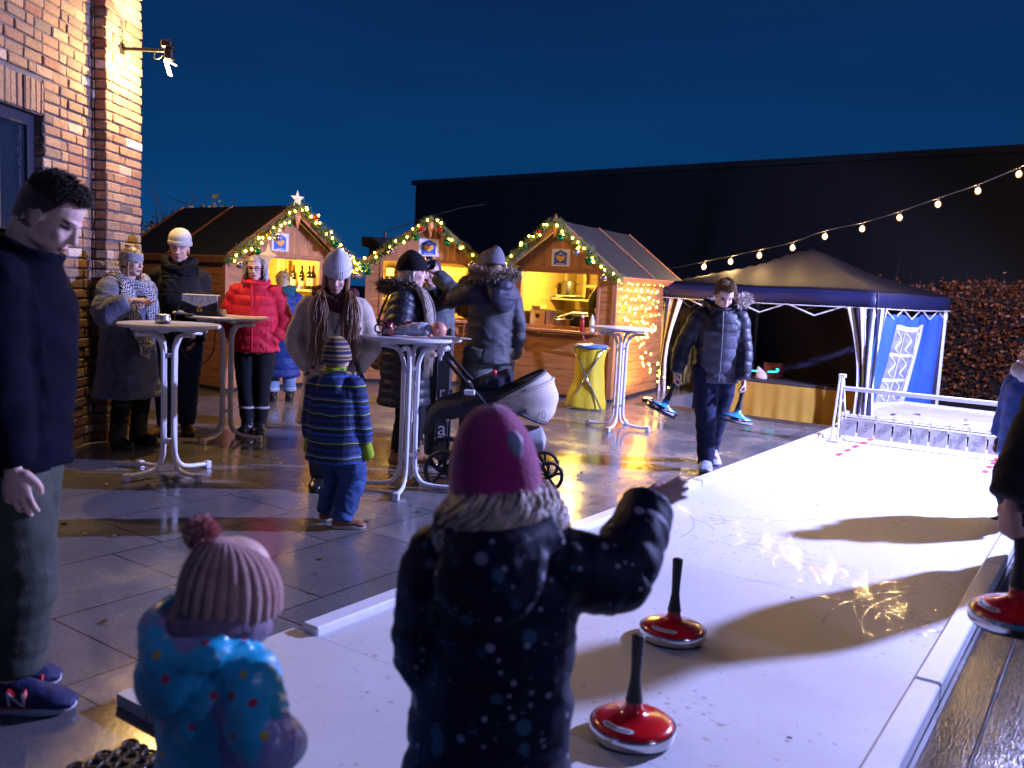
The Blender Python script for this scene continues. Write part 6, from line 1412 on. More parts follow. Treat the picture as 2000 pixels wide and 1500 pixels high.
# ------------------------------------------------------------------ 7 boy with striped jacket
def zstripe(stops, period, ax='Z', wob=.02):
    def fn(t, p, mp):
        sp = node(t, 'ShaderNodeSeparateXYZ'); lnk(t, mp.outputs[0], sp.inputs[0]); n = node(t, 'ShaderNodeTexNoise'); n.inputs['Scale'].default_value = 7; lnk(t, mp.outputs[0], n.inputs['Vector'])
        a = node(t, 'ShaderNodeMath', operation='MULTIPLY_ADD'); a.inputs[1].default_value = wob; lnk(t, n.outputs[0], a.inputs[0]); lnk(t, sp.outputs[ax], a.inputs[2])
        b = node(t, 'ShaderNodeMath', operation='DIVIDE'); b.inputs[1].default_value = period; lnk(t, a.outputs[0], b.inputs[0]); c = node(t, 'ShaderNodeMath', operation='FRACT'); lnk(t, b.outputs[0], c.inputs[0])
        r = ramp(t, c.outputs[0], stops, True); lnk(t, r.outputs[0], p.inputs['Base Color'])
        n2 = node(t, 'ShaderNodeTexNoise'); n2.inputs['Scale'].default_value = 140; lnk(t, mp.outputs[0], n2.inputs['Vector']); bp = node(t, 'ShaderNodeBump'); bp.inputs['Strength'].default_value = .3; bp.inputs['Distance'].default_value = .004; lnk(t, n2.outputs[0], bp.inputs['Height']); lnk(t, bp.outputs[0], p.inputs['Normal'])
    return fn
nv, bl, lm, db = (.010, .016, .055), (.018, .075, .30), (.35, .45, .03), (.012, .035, .14)
strip = mat('striped_fleece', (.1, .1, .3), .85, fn=zstripe([(0, nv), (.16, lm), (.19, db), (.36, nv), (.44, bl), (.52, nv), (.66, lm), (.685, bl), (.76, nv), (.90, db), (1, nv)], .17, wob=.035))
f = Fig('small boy in blue striped hooded jacket seen from behind', 1.115, (-1.045, 5.22), (.25, 1), head=(R(-12), R(-8), 0), hs=1.30, feet={'R': (.075, -.05, 0, R(-62)), 'L': (-.065, .06, 0, R(-42))}, hands={'R': (.185, .05, .46), 'L': (-.185, .05, .48)}, fat=1.22, sh=1.05, hand={'R': {'curl': .9}, 'L': {'curl': .9}}, hip=.50)
def hood_lump(f, k=1.):
    s = f.H; return [loft([f.nb-f.fw*.03*s+f.up*.035*s-f.rt*.065*s*k, f.nb-f.fw*.085*s*k+f.up*.0*s, f.nb-f.fw*.03*s+f.up*.035*s+f.rt*.065*s*k], [.026*s*k, .036*s*k, .026*s*k], n=14, sub=5), loft([f.nb-f.fw*.065*s*k+f.up*.01*s, f.nb-f.fw*.095*s*k-f.up*.06*s, f.nb-f.fw*.09*s*k-f.up*.115*s], [(.07*s*k, .03*s*k), (.06*s*k, .028*s*k), (.025*s*k, .016*s*k)], n=14, side=f.rt, sub=4)]
f.jacket(strip, hem=.375, t=.024, flare=1.12, waist=1.15, collar=.03, colr=1.3, wr=.008, sl=1.15, hood=hood_lump, vox=.008, cuff=.98)
s = f.H; lime = cloth_m('lime_lining', (.30, .42, .02)); mb = MB(); mb.add(*loft([f.nb-f.fw*.012*s+f.up*.052*s-f.rt*.055*s, f.nb-f.fw*.062*s+f.up*.036*s, f.nb-f.fw*.012*s+f.up*.052*s+f.rt*.055*s], [.014*s, .02*s, .014*s], n=10, sub=5)); mb.build('hood_lining', lime, f.root, smooth=True)
mb = MB()
for q in 'LR': d = nrm(f.Wr[q]-f.E[q]); mb.add(*loft([f.Wr[q]-d*.01*s, f.Wr[q]+d*.028*s, f.Wr[q]+d*.075*s, f.Wr[q]+d*.092*s], [.030*s, .036*s, .036*s, .02*s], n=14, sub=3))
mb.build('lime_mitten', lime, f.root, smooth=True)
f.trousers(denim_b, t=.012, ank=.040, knee=.052, thigh=.070, wr=.013, cut=.01, vox=.008, wf=20)
f.shoes(mat('brown_shoe', (.22, .085, .04), .5, bump=.2, bs=80), sole_t, L=.175, w_=.036, sole=.020, hgt=.05)
bs = mat('striped_knit', (.1, .1, .1), .95, fn=zstripe([(0, (.02, .022, .07)), (.38, (.36, .22, .09)), (.52, (.03, .03, .05)), (.62, (.10, .07, .05)), (.80, (.42, .27, .12)), (1, (.02, .02, .06))], .052, wob=.0))
f.beanie(bs, z0=-.16, top=.60, w_=.355, d=.44, cuff=0, peak=0, noise=.03, fn=lambda p, a, t: p+np.array([0, 0, .0]))
f.scarf(bs, r=.030, loops=1, wid=1.0, name='neck_warmer'); f.short_hair(hair_sb, z0=-.28, top=.5, n=60, front=.2)

# ------------------------------------------------------------------ 8 blonde woman, black beanie
blackpuff = cloth_m('black_puffer', (.012, .013, .022), .45, var=.15, spec=.35)
f = Fig('blonde woman in black beanie and long black puffer coat in profile', 1.68, (-.86, 7.02), (1, -.10), head=(R(8), R(5), 0), hands={'R': (.17, .20, .98), 'L': (-.16, .22, .98)}, elb={'R': (.8, -1, 0), 'L': (-.8, -1, 0)}, fat=1.06, skin=skin_p, feet={'R': (.06, -.02, 0, R(-16)), 'L': (-.06, .1, 0, R(4))})
f.jacket(blackpuff, hem=.30, t=.040, flare=1.16, waist=1.16, collar=.045, colr=1.4, quilt=(.072, .013), wr=.008, sl=1.25, name='puffer_coat', vox=.009)
s = f.H; f.fur('fur_hood', [f.nb+f.rt*.07*s+f.fw*.03*s+f.up*.035*s, f.nb+f.rt*.085*s-f.fw*.05*s+f.up*.035*s, f.nb-f.fw*.115*s+f.up*.03*s, f.nb-f.rt*.085*s-f.fw*.05*s+f.up*.035*s, f.nb-f.rt*.07*s+f.fw*.03*s+f.up*.03*s], .052, furd, n=2600, ln=.055)
f.trousers(blackp, t=.004); f.shoes(tan_l, sole_t, shaft=.12, shaft_r=.045, sole=.014, L=.15)
f.front_locks(hair_ash, 1, 260, .36, spread=.055); f.long_hair(hair_ash, length=1.1, n=220, a0=80, a1=280, wave=.03, r=.0085, top=.25, out=.05, flow=(0, .20)); f.beanie(cloth_m('black_knit', (.007, .007, .011), .95, bump=.5, bs=100), z0=.07, top=.80, w_=.375, d=.48, cuff=.26, peak=1, rib=.02, ribn=60, back=-.10, fn=lambda p, a, t: np.array([p[0], p[1]-.10*t*t, p[2]-.22*(p[1]+.1)*(-.6)]))
mb = MB(); mb.tube([f.nb+f.fw*.10*s+f.rt*.06*s-f.up*.06*s, f.nb+f.fw*.125*s+f.rt*.07*s-f.up*.14*s, f.hipc+f.rt*.12*s+f.fw*.06*s+f.up*.06*s], .004, 5, sub=4); mb.build('bag_chain', chrome, f.root)
def leo_fn(t, p, mp):
    v = node(t, 'ShaderNodeTexVoronoi'); v.inputs['Scale'].default_value = 30; n = node(t, 'ShaderNodeTexNoise'); n.inputs['Scale'].default_value = 18; lnk(t, mp.outputs[0], n.inputs['Vector']); mx0 = node(t, 'ShaderNodeMix', data_type='RGBA'); mx0.inputs[0].default_value = .10; lnk(t, mp.outputs[0], mx0.inputs[6]); lnk(t, n.outputs[1], mx0.inputs[7]); lnk(t, mx0.outputs[2], v.inputs['Vector'])
    r = ramp(t, v.outputs['Distance'], [(0, (.16, .08, .03)), (.22, (.015, .01, .008)), (.42, (.34, .20, .09)), (1, (.36, .22, .10))], True); lnk(t, r.outputs[0], p.inputs['Base Color'])
q = at(757, 688, 7.05); bagl = thing('leopard_bag', 'leopard print shoulder bag hanging behind the blonde woman', 'bag', tuple(q), R(10))
V, F = loft([(0, 0, .15), (0, 0, .10), (0, 0, 0), (0, 0, -.10), (0, 0, -.14)], [(.12, .03), (.145, .06), (.155, .075), (.145, .07), (.10, .04)], n=22, side=(1, 0, 0), sub=4); mb = MB(); mb.add(V, F); mb.build('bag_body', mat('leopard', (.3, .2, .1), .75, fn=leo_fn), bagl, smooth=True)
mb = MB(); mb.tube([(-.11, 0, .12), (-.06, .0, .33), (.03, .02, .50), (.09, .0, .33), (.11, 0, .12)], .009, 6, sub=4); mb.build('handle', leather, bagl, smooth=True)

# ------------------------------------------------------------------ 9 photographer
greyj = cloth_m('slate_nylon', (.075, .085, .10), .55, var=.2)
loc = (-.80, 8.35); f0 = (-.10, -1); M9 = (T(loc[0], loc[1], 0) @ rotz(math.atan2(-f0[0], f0[1]))).inverted(); lp9 = lambda x, y, Y: tuple(M9 @ at(x, y, Y))
f = Fig('photographer in slate jacket holding a camera up to the face', 1.70, loc, f0, head=(R(-12), R(3), 0), hands={'R': lp9(826, 531, 8.12), 'L': lp9(852, 536, 8.10)}, elb={'R': (1, .1, -1), 'L': (-1, .1, -1)}, fat=1.10, hand={'R': {'d': (-.4, .5, .8), 'pn': (-.6, -.6, .2), 'curl': .8}, 'L': {'d': (.4, .5, .7), 'pn': (.6, -.5, .4), 'curl': .9}})
f.jacket(greyj, hem=.42, t=.034, flare=1.08, waist=1.15, collar=.04, colr=1.25, wr=.014, sl=1.18, quilt=(.12, .006)); f.trousers(blackp, t=.01); f.shoes(leather, sole_b)
f.short_hair(hair_sb, z0=-.16, top=.5, n=90, front=.3); f.beanie(cloth_m('grey_cap', (.07, .065, .08), .9), z0=.12, top=.58, w_=.36, d=.45, cuff=.0, noise=.01, name='cap')
camb = mat('camera_black', (.010, .010, .011), .45, bump=.15, bs=200)
def camera_body(lab, p, rz_, pitch=0.):
    o = thing('photo_camera', lab, 'camera', tuple(p), rz_)
    Mx = Matrix.Rotation(pitch, 4, 'X'); mb = MB(); mb.rbox((-.07, -.035, -.05), (.07, .035, .04), .012, Mx); mb.rbox((-.03, -.03, .035), (.03, .03, .072), .010, Mx); mb.rbox((-.085, -.045, -.05), (-.05, .03, .035), .012, Mx); mb.build('camera_body', camb, o)
    mb = MB(); mb.lathe([(0, 0), (.036, 0), (.038, .02), (.036, .05), (.042, .06), (.043, .11), (.038, .112), (.034, .10), (0, .095)], 24, M=Mx @ T(0, -.03, -.008) @ Matrix.Rotation(R(90), 4, 'X')); mb.build('lens', mat('lens_black', (.008, .008, .010), .2, spec=.7), o, smooth=True, ang=40); return o
camera_body('black camera held before the photographer\'s face', at(838, 516, 8.12), R(12)); camera_body('second camera hanging on the photographer\'s chest', at(857, 578, 8.10), R(5), R(-15))
o = thing('red_pouch', 'small dark red pouch beside the hanging camera', 'pouch', tuple(at(867, 584, 8.06)), 0); mb = MB(); mb.rbox((-.018, -.02, -.05), (.018, .02, .04), .008); mb.build('pouch_body', mat('pouch_red', (.20, .01, .03), .5), o); mb = MB(); mb.rbox((-.019, -.021, .041), (.019, .021, .052), .004); mb.build('flap', camb, o)

# ------------------------------------------------------------------ 10 man in parka, from behind
def parka_fn(t, p, mp):
    sp = node(t, 'ShaderNodeSeparateXYZ'); lnk(t, mp.outputs[0], sp.inputs[0]); r = ramp(t, sp.outputs['Z'], [(0, (.028, .030, .036)), (.65, (.028, .030, .036)), (.652, (.012, .012, .034)), (1, (.012, .012, .034))], True)
    a = node(t, 'ShaderNodeMath', operation='MULTIPLY'); a.inputs[1].default_value = .5; lnk(t, sp.outputs['Z'], a.inputs[0]); lnk(t, a.outputs[0], r.inputs[0])
    n2 = node(t, 'ShaderNodeTexNoise'); n2.inputs['Scale'].default_value = 90; lnk(t, mp.outputs[0], n2.inputs['Vector']); bp = node(t, 'ShaderNodeBump'); bp.inputs['Strength'].default_value = .3; bp.inputs['Distance'].default_value = .004; lnk(t, n2.outputs[0], bp.inputs['Height']); lnk(t, bp.outputs[0], p.inputs['Normal']); lnk(t, r.outputs[0], p.inputs['Base Color'])
parka = mat('parka_cloth', (.05, .05, .07), .65, fn=parka_fn)
loc = (-.21, 7.50); f0 = (-.55, .85); M10 = (T(loc[0], loc[1], 0) @ rotz(math.atan2(-f0[0], f0[1]))).inverted()
hp = tuple(M10 @ at(933, 545, 7.62))
f = Fig('man in grey beanie and fur hooded parka with his back turned', 1.80, loc, f0, head=(R(28), R(3), R(4)), hands={'L': hp, 'R': (.25, .0, .86)}, elb={'L': (-1, -.2, -1), 'R': (.6, -1, 0)}, fat=.97, hand={'L': {'d': (-.1, .6, .8), 'pn': (.7, -.5, .2), 'curl': .9}})
f.jacket(parka, hem=.46, t=.024, flare=1.10, waist=1.08, collar=.03, colr=1.4, wr=.018, sl=1.18, hood=lambda f: hood_lump(f, 1.15), name='parka'); s = f.H
f.fur('fur_trim', [f.nb+f.rt*.075*s+f.fw*.05*s+f.up*.055*s, f.nb+f.rt*.095*s-f.fw*.03*s+f.up*.055*s, f.nb+f.rt*.05*s-f.fw*.10*s+f.up*.045*s, f.nb-f.rt*.05*s-f.fw*.10*s+f.up*.045*s, f.nb-f.rt*.095*s-f.fw*.03*s+f.up*.055*s, f.nb-f.rt*.075*s+f.fw*.05*s+f.up*.05*s], .036, furm, n=2600, ln=.055)
f.trousers(cloth_m('sage_trousers', (.085, .095, .085), var=.25), t=.022, ank=.046, knee=.06, wr=.020); f.shoes(leather, sole_b)
f.beanie(cloth_m('grey_knit', (.15, .14, .17), .95, bump=.4, bs=110), z0=-.02, top=.62, w_=.36, d=.45, cuff=0, noise=.05, fn=lambda p, a, t: np.array([p[0], p[1]-.10*t*t, p[2]+.05*math.sin(a+2.2)*t]), rib=.01, ribn=70); f.short_hair(hair_sb, z0=-.2, top=.45, n=60, front=.3)
mb = MB(); mb.add(*ellipsoid(f.hl((-.355, -.02, .06)), (.012, .012, .012), 10, 6)); mb.build('hat_badge', mat('badge', (.4, .38, .4), .4), f.root, smooth=True)
def mug(lab, p, h=.095, print_=True):
    o = thing('mulled_wine_mug', lab, 'mug', tuple(p), R(20), 'dark red mugs'); mb = MB(); mb.lathe([(0, 0), (.036, 0), (.04, .004), (.042, h*.5), (.043, h), (.040, h+.002), (.038, h-.01), (.036, .01), (0, .008)], 24); mb.build('mug_body', mat('mug_wine', (.11, .006, .02), .15, spec=.6), o, smooth=True)
    mb = MB(); mb.tube([(.041*math.cos(2.6), .041*math.sin(2.6), h*.8), (-.075, .028, h*.72), (-.075, .028, h*.3), (.041*math.cos(2.6), .041*math.sin(2.6), h*.2)], .007, 6, sub=4); mb.build('handle', mat('mug_wine', (0, 0, 0)), o, smooth=True)
    if print_:
        wp_ = mat('mug_print', (.7, .6, .6), .4); mb = MB()
        for i in range(14): a = R(-90-20+random.uniform(-55, 75)); z = random.uniform(.52, .95)*h; mb.add(*ellipsoid((.0425*math.cos(a), .0425*math.sin(a), z), (.0022, .0022, .0022), 6, 4))
        for (x0, z0, x1, z1) in ((-.022, .24, 0, .52), (0, .52, .022, .24), (-.022, .22, .022, .22), (-.008, .36, .008, .36)):
            P = []
            for t in np.linspace(0, 1, 5): x = x0+(x1-x0)*t; a = R(-110)+x/.042; P.append((.0428*math.cos(a), .0428*math.sin(a), (z0+(z1-z0)*t)*h))
            mb.tube(P, .0018, 5)
        mb.build('printed_house', wp_, o)
    return o
mug('dark red mug held up by the man in the parka', at(928, 553, 7.60)-Vector((0, 0, .03)))

# ------------------------------------------------------------------ 11 walking boy with two stocks
def boyj(t, p, mp):
    sp = node(t, 'ShaderNodeSeparateXYZ'); lnk(t, mp.outputs[0], sp.inputs[0]); ab = node(t, 'ShaderNodeMath', operation='ABSOLUTE'); lnk(t, sp.outputs['X'], ab.inputs[0])
    g = node(t, 'ShaderNodeMath', operation='LESS_THAN'); g.inputs[1].default_value = .14; lnk(t, ab.outputs[0], g.inputs[0]); l = node(t, 'ShaderNodeMath', operation='LESS_THAN'); l.inputs[1].default_value = 1.19; lnk(t, sp.outputs['Z'], l.inputs[0])
    m_ = node(t, 'ShaderNodeMath', operation='MULTIPLY'); lnk(t, g.outputs[0], m_.inputs[0]); lnk(t, l.outputs[0], m_.inputs[1])
    mx = node(t, 'ShaderNodeMix', data_type='RGBA'); mx.inputs[6].default_value = (.010, .010, .022, 1); mx.inputs[7].default_value = (.060, .058, .085, 1); lnk(t, m_.outputs[0], mx.inputs[0]); lnk(t, mx.outputs[2], p.inputs['Base Color'])
nvj = mat('boy_jacket', (.05, .05, .07), .55, fn=boyj)
loc = (1.74, 7.55); f0 = (-.06, -1); M11 = (T(loc[0], loc[1], 0) @ rotz(math.atan2(-f0[0], f0[1]))).inverted(); lp11 = lambda x, y, Y: tuple(M11 @ at(x, y, Y))
f = Fig('boy walking with head bowed, carrying a blue stock in each hand', 1.66, loc, f0, lean=.03, head=(R(6), R(38), 0), hands={'R': lp11(1321, 728, 7.50), 'L': lp11(1452, 742, 7.42)}, elb={'R': (1, -1, .1), 'L': (-1, -1, .1)}, feet={'R': (.055, .17, .0, R(-8), R(0)), 'L': (-.055, -.30, .045, R(8), R(-22))}, fat=1.0, skin=skin_p, hs=1.03,
        hand={'R': {'d': (.1, .1, -1), 'pn': (-.9, .1, -.1), 'curl': 1.25}, 'L': {'d': (-.1, .1, -1), 'pn': (.9, .1, -.1), 'curl': 1.25}})
f.jacket(nvj, hem=.455, t=.026, flare=1.02, waist=1.08, collar=.045, colr=1.25, quilt=(.105, .009), wr=.008, sl=1.08, hood=lambda f: hood_lump(f, 1.1)); s = f.H
f.fur('fur_trim', [f.nb-f.rt*.09*s+f.fw*.045*s+f.up*.045*s, f.nb-f.rt*.13*s-f.fw*.02*s+f.up*.06*s, f.nb-f.rt*.11*s-f.fw*.10*s+f.up*.045*s, f.nb-f.fw*.14*s+f.up*.02*s, f.nb+f.rt*.05*s-f.fw*.11*s+f.up*.02*s], .034, mat('fur_pale', (.5, .42, .38), .8, fn=leaf_fn([(0, (.22, .17, .14)), (.5, (.50, .42, .36)), (1, (.75, .66, .6))])), n=2400, ln=.055)
f.trousers(cloth_m('navy_jeans', (.012, .014, .040), var=.3), t=.012, ank=.036, knee=.046, wr=.014, cut=.0)
sh_ = f.shoes(mat('grey_trainer', (.30, .31, .36), .5, var=.3, vs=30, bump=.4, bs=70), sole_b, L=.165, w_=.034, sole=.02, toe=.02)
mb = MB(); A = f.A['R']; yw = f.ft['R'][3]; Mx = T(A[0], A[1], 0) @ rotz(yw)
for k in range(5): mb.tube([Mx @ Vector((-.026, .035+.018*k, .088-.009*k)), Mx @ Vector((0, .04+.018*k, .100-.011*k)), Mx @ Vector((.026, .046+.018*k, .088-.009*k))], .004, 5)
mb.build('lace', n_white, sh_[1])
mb = MB(); mb.tube([f.nb+f.fw*.085*s-f.up*.0*s, f.nb+f.fw*.105*s-f.up*.10*s, f.hipc+f.fw*.118*s+f.up*.08*s, f.hipc+f.fw*.112*s-f.up*.05*s], .006, 6, sub=5); mb.build('zip', mat('zip_grey', (.12, .12, .15), .4), f.root, smooth=True)
f.short_hair(mat('hair_boy', (.30, .18, .09), .5, var=.3, vs=40), z0=-.10, top=.56, spike=.32, n=2400, front=.33)
cyan_e = mat('cyan_enamel', (.05, .30, .50), .15, var=.4, vs=5, coat=.6)
b0 = stock_mesh(cyan_e, blk_plate, mat('band_worn', (.45, .45, .48), .2, 1.0, var=.6, vs=14, bump=.3, bs=30))
b1_ = copy_tree(b0)
for o, q, lab, tl in ((b0, 'R', 'blue curling stock tilted outward in the walking boy\'s right hand', (R(-6), R(24), 0)), (b1_, 'L', 'blue curling stock hanging from the walking boy\'s left hand', (R(-4), R(10), 0))):
    o['label'] = lab; o['group'] = 'blue curling stocks'
    hw = (T(*f.root.location) @ rotz(f.rz)) @ Vector(f.Wr[q]); o.rotation_euler = tl; up_ = Matrix.Rotation(tl[1], 3, 'Y') @ Matrix.Rotation(tl[0], 3, 'X') @ Vector((0, 0, 1)); o.location = hw+Vector((0, 0, -.075))-up_*.295+Vector((0, -.012, 0))

hair_pk = mat('hair_pale', (.56, .43, .33), .45, var=.4, vs=40)
# ------------------------------------------------------------------ 12 girl in magenta beanie (near)
def dots_fn(base, cols_, sc_, thr):
    def fn(t, p, mp):
        v = node(t, 'ShaderNodeTexVoronoi'); v.inputs['Scale'].default_value = sc_; lnk(t, mp.outputs[0], v.inputs['Vector'])
        r = ramp(t, v.outputs['Color'], cols_, True); sp = node(t, 'ShaderNodeSeparateColor'); lnk(t, v.outputs['Color'], sp.inputs[0]); lnk(t, sp.outputs[0], r.inputs[0])
        rr = node(t, 'ShaderNodeMath', operation='MULTIPLY'); rr.inputs[1].default_value = thr; lnk(t, sp.outputs[1], rr.inputs[0]); l = node(t, 'ShaderNodeMath', operation='LESS_THAN'); lnk(t, v.outputs['Distance'], l.inputs[0]); lnk(t, rr.outputs[0], l.inputs[1])
        mx = node(t, 'ShaderNodeMix', data_type='RGBA'); mx.inputs[6].default_value = (*base, 1); lnk(t, r.outputs[0], mx.inputs[7]); lnk(t, l.outputs[0], mx.inputs[0])
        v2 = node(t, 'ShaderNodeTexVoronoi'); v2.inputs['Scale'].default_value = sc_*2.3; lnk(t, mp.outputs[0], v2.inputs['Vector']); s2 = node(t, 'ShaderNodeSeparateColor'); lnk(t, v2.outputs['Color'], s2.inputs[0]); r2 = ramp(t, s2.outputs[0], cols_[::1], True); l2 = node(t, 'ShaderNodeMath', operation='LESS_THAN'); m2 = node(t, 'ShaderNodeMath', operation='MULTIPLY'); m2.inputs[1].default_value = thr*.85; lnk(t, s2.outputs[2], m2.inputs[0]); lnk(t, v2.outputs['Distance'], l2.inputs[0]); lnk(t, m2.outputs[0], l2.inputs[1])
        mx2 = node(t, 'ShaderNodeMix', data_type='RGBA'); lnk(t, mx.outputs[2], mx2.inputs[6]); lnk(t, r2.outputs[0], mx2.inputs[7]); lnk(t, l2.outputs[0], mx2.inputs[0]); lnk(t, mx2.outputs[2], p.inputs['Base Color'])
        n2 = node(t, 'ShaderNodeTexNoise'); n2.inputs['Scale'].default_value = 60; lnk(t, mp.outputs[0], n2.inputs['Vector']); bp = node(t, 'ShaderNodeBump'); bp.inputs['Strength'].default_value = .25; bp.inputs['Distance'].default_value = .004; lnk(t, n2.outputs[0], bp.inputs['Height']); lnk(t, bp.outputs[0], p.inputs['Normal'])
    return fn
girlc = mat('navy_dotted', (.02, .02, .06), .62, spec=.2, fn=dots_fn((.006, .007, .026), [(0, (.30, .28, .36)), (.35, (.03, .10, .15)), (.6, (.20, .19, .26)), (.8, (.02, .05, .09)), (1, (.2, .17, .14))], 17, .32))
loc = (-.012, 1.86); f0 = (.10, 1); M12 = (T(loc[0], loc[1], 0) @ rotz(math.atan2(-f0[0], f0[1]))).inverted(); lp12 = lambda x, y, Y: tuple(M12 @ at(x, y, Y))
f = Fig('girl in magenta beanie and dotted navy coat with her right arm raised', 1.155, loc, f0, head=(R(-8), R(2), R(-9)), hs=1.38, hands={'R': lp12(1268, 985, 2.02), 'L': lp12(872, 1330, 1.95)}, elb={'R': (.55, .2, -1), 'L': (-.35, -1, 0)}, fat=1.22, sh=1.02, skin=skin_p, hand={'R': {'d': (.85, .35, .45), 'pn': (.2, .9, -.5), 'curl': .06}}, hip=.51)
f.E['R'] = np.array(lp12(1205, 1128, 1.88)); 
f.jacket(girlc, hem=.33, t=.032, flare=1.14, waist=1.10, collar=.04, colr=1.3, wr=.012, sl=1.3, vox=.007, quilt=(.16, .006), hood=lambda f: hood_lump(f, 1.45), name='dotted_coat', wf=14, cuff=1.0); s = f.H
mb = MB(); mb.add(*loft([f.nb-f.fw*.0*s+f.up*.060*s-f.rt*.10*s, f.nb-f.fw*.07*s+f.up*.045*s-f.rt*.06*s, f.nb-f.fw*.09*s+f.up*.036*s, f.nb-f.fw*.07*s+f.up*.040*s+f.rt*.06*s, f.nb-f.fw*.0*s+f.up*.045*s+f.rt*.09*s], [.016*s, .016*s, .016*s, .014*s, .012*s], n=10, sub=5)); mb.build('hood_lining', cloth_m('lilac_lining', (.38, .22, .48)), f.root, smooth=True)
f.trousers(blackp, t=.012, vox=.01); f.shoes(leather, sole_b)
f.long_hair(hair_pk, length=.60, n=850, a0=62, a1=298, wave=.20, r=.0045, top=-.18, out=.50)
f.beanie(mat('magenta_fleece', (.36, .012, .13), .95, var=.16, vs=10, bump=.5, bs=120, sheen=.5), z0=-.40, top=.74, w_=.41, d=.47, cuff=0, noise=.05, peak=0, fn=lambda p, a, t: np.array([p[0]*(1-.18*max(0, t-.55)**1.0), p[1], p[2]+.05*max(0, t-.7)*math.cos(a*2)]), name='beanie')
mb = MB(); c = f.hl((.285, -.40, .32)); nrm_ = nrm(c-f.hc); mb.add(*loft([c-f.Rh[:, 2]*.028+nrm_*.006, c+nrm_*.012, c+f.Rh[:, 2]*.028-nrm_*.008], [(.014, .004), (.017, .004), (.012, .004)], n=8, side=f.Rh[:, 0], sub=3)); mb.build('hat_patch', mat('patch_grey', (.5, .5, .58), .5), f.root, smooth=True)

# ------------------------------------------------------------------ 13 toddler, pink beanie
def rain_fn(t, p, mp):
    n = node(t, 'ShaderNodeTexNoise'); n.inputs['Scale'].default_value = 4.5; n.inputs['Detail'].default_value = 1; lnk(t, mp.outputs[0], n.inputs['Vector'])
    b = ramp(t, n.outputs[0], [(.40, (.015, .30, .46)), (.47, (.02, .42, .62)), (.58, (.03, .48, .68)), (.60, (.28, .26, .50)), (.64, (.34, .32, .58))])
    cur = b.outputs[0]
    for sc_, th, cs in ((23, .22, [(0, (.50, .03, .06)), (.3, (.55, .04, .10)), (.5, (.62, .40, .04)), (.62, (.42, .14, .40)), (.8, (.03, .30, .42)), (1, (.5, .03, .06))]), (10, .28, [(0, (.24, .26, .56)), (.3, (.02, .36, .52)), (.5, (.34, .22, .40)), (.72, (.03, .40, .58)), (1, (.36, .40, .66))])):
        v = node(t, 'ShaderNodeTexVoronoi'); v.inputs['Scale'].default_value = sc_; lnk(t, mp.outputs[0], v.inputs['Vector']); sp = node(t, 'ShaderNodeSeparateColor'); lnk(t, v.outputs['Color'], sp.inputs[0]); r = ramp(t, sp.outputs[0], cs, True)
        l = node(t, 'ShaderNodeMath', operation='LESS_THAN'); l.inputs[1].default_value = th; lnk(t, v.outputs['Distance'], l.inputs[0]); mx = node(t, 'ShaderNodeMix', data_type='RGBA'); lnk(t, cur, mx.inputs[6]); lnk(t, r.outputs[0], mx.inputs[7]); lnk(t, l.outputs[0], mx.inputs[0]); cur = mx.outputs[2]
    lnk(t, cur, p.inputs['Base Color'])
    n2 = node(t, 'ShaderNodeTexNoise'); n2.inputs['Scale'].default_value = 26; lnk(t, mp.outputs[0], n2.inputs['Vector']); bp = node(t, 'ShaderNodeBump'); bp.inputs['Strength'].default_value = .35; bp.inputs['Distance'].default_value = .01; lnk(t, n2.outputs[0], bp.inputs['Height']); lnk(t, bp.outputs[0], p.inputs['Normal'])
rainj = mat('printed_rainwear', (.03, .3, .45), .32, fn=rain_fn)
loc = (-.600, 1.80); f0 = (.62, .80); M13 = (T(loc[0], loc[1], 0) @ rotz(math.atan2(-f0[0], f0[1]))).inverted(); lp13 = lambda x, y, Y: tuple(M13 @ at(x, y, Y))
f = Fig('toddler in pink pompom beanie and turquoise printed rain jacket', .915, loc, f0, head=(R(-10), R(10), R(2)), hs=1.62, hands={'R': lp13(560, 1450, 1.78), 'L': (-.14, .18, .46)}, elb={'R': (1, -.6, -.5), 'L': (-1, -.5, -.5)}, fat=1.24, sh=1.05, skin=skin_p, hip=.47)
def big_hood(f):
    s = f.H; return hood_lump(f, 1.5)+[loft([f.nb-f.rt*.12*s+f.fw*.0*s+f.up*.075*s, f.nb-f.rt*.10*s-f.fw*.09*s+f.up*.05*s, f.nb-f.fw*.13*s+f.up*.01*s, f.nb+f.rt*.10*s-f.fw*.09*s+f.up*.02*s, f.nb+f.rt*.115*s+f.fw*.0*s+f.up*.03*s], [.022*s, .034*s, .04*s, .034*s, .022*s], n=12, sub=5)]
f.jacket(rainj, hem=.34, t=.024, flare=1.14, waist=1.05, collar=.03, colr=1.35, wr=.014, sl=1.25, vox=.006, hood=big_hood, name='rain_jacket', wf=18); s = f.H
f.trousers(rainj, t=.014, vox=.008, name='rain_trousers'); f.shoes(leather, sole_b, shaft=.12, shaft_r=.05)
f.scarf(cloth_m('mauve_fleece', (.24, .17, .22), .95), r=.046, loops=2, wid=1.35, zo=.02)
pink = mat('pink_knit', (.62, .33, .27), .95, var=.22, vs=22, bump=.9, bs=210, sheen=.4)
f.beanie(pink, z0=-.26, top=.50, w_=.44, d=.50, cuff=.0, rib=.085, ribn=26, noise=.03, fn=lambda p, a, t: np.array([p[0], p[1]-.16*t*t+.06*(1-t), p[2]+.16*(p[1]+.07)*(.5-t)-.0]))
pc = f.hl((-.12, -.46, .50)); mb = MB(); pm_ = mat('pompom_pink', (.5, .15, .15), .95, fn=leaf_fn([(0, (.60, .24, .23)), (1, (.78, .42, .38))])); mb.cur = .4; mb.add(*ellipsoid(pc, (.026, .026, .026), 16, 12))
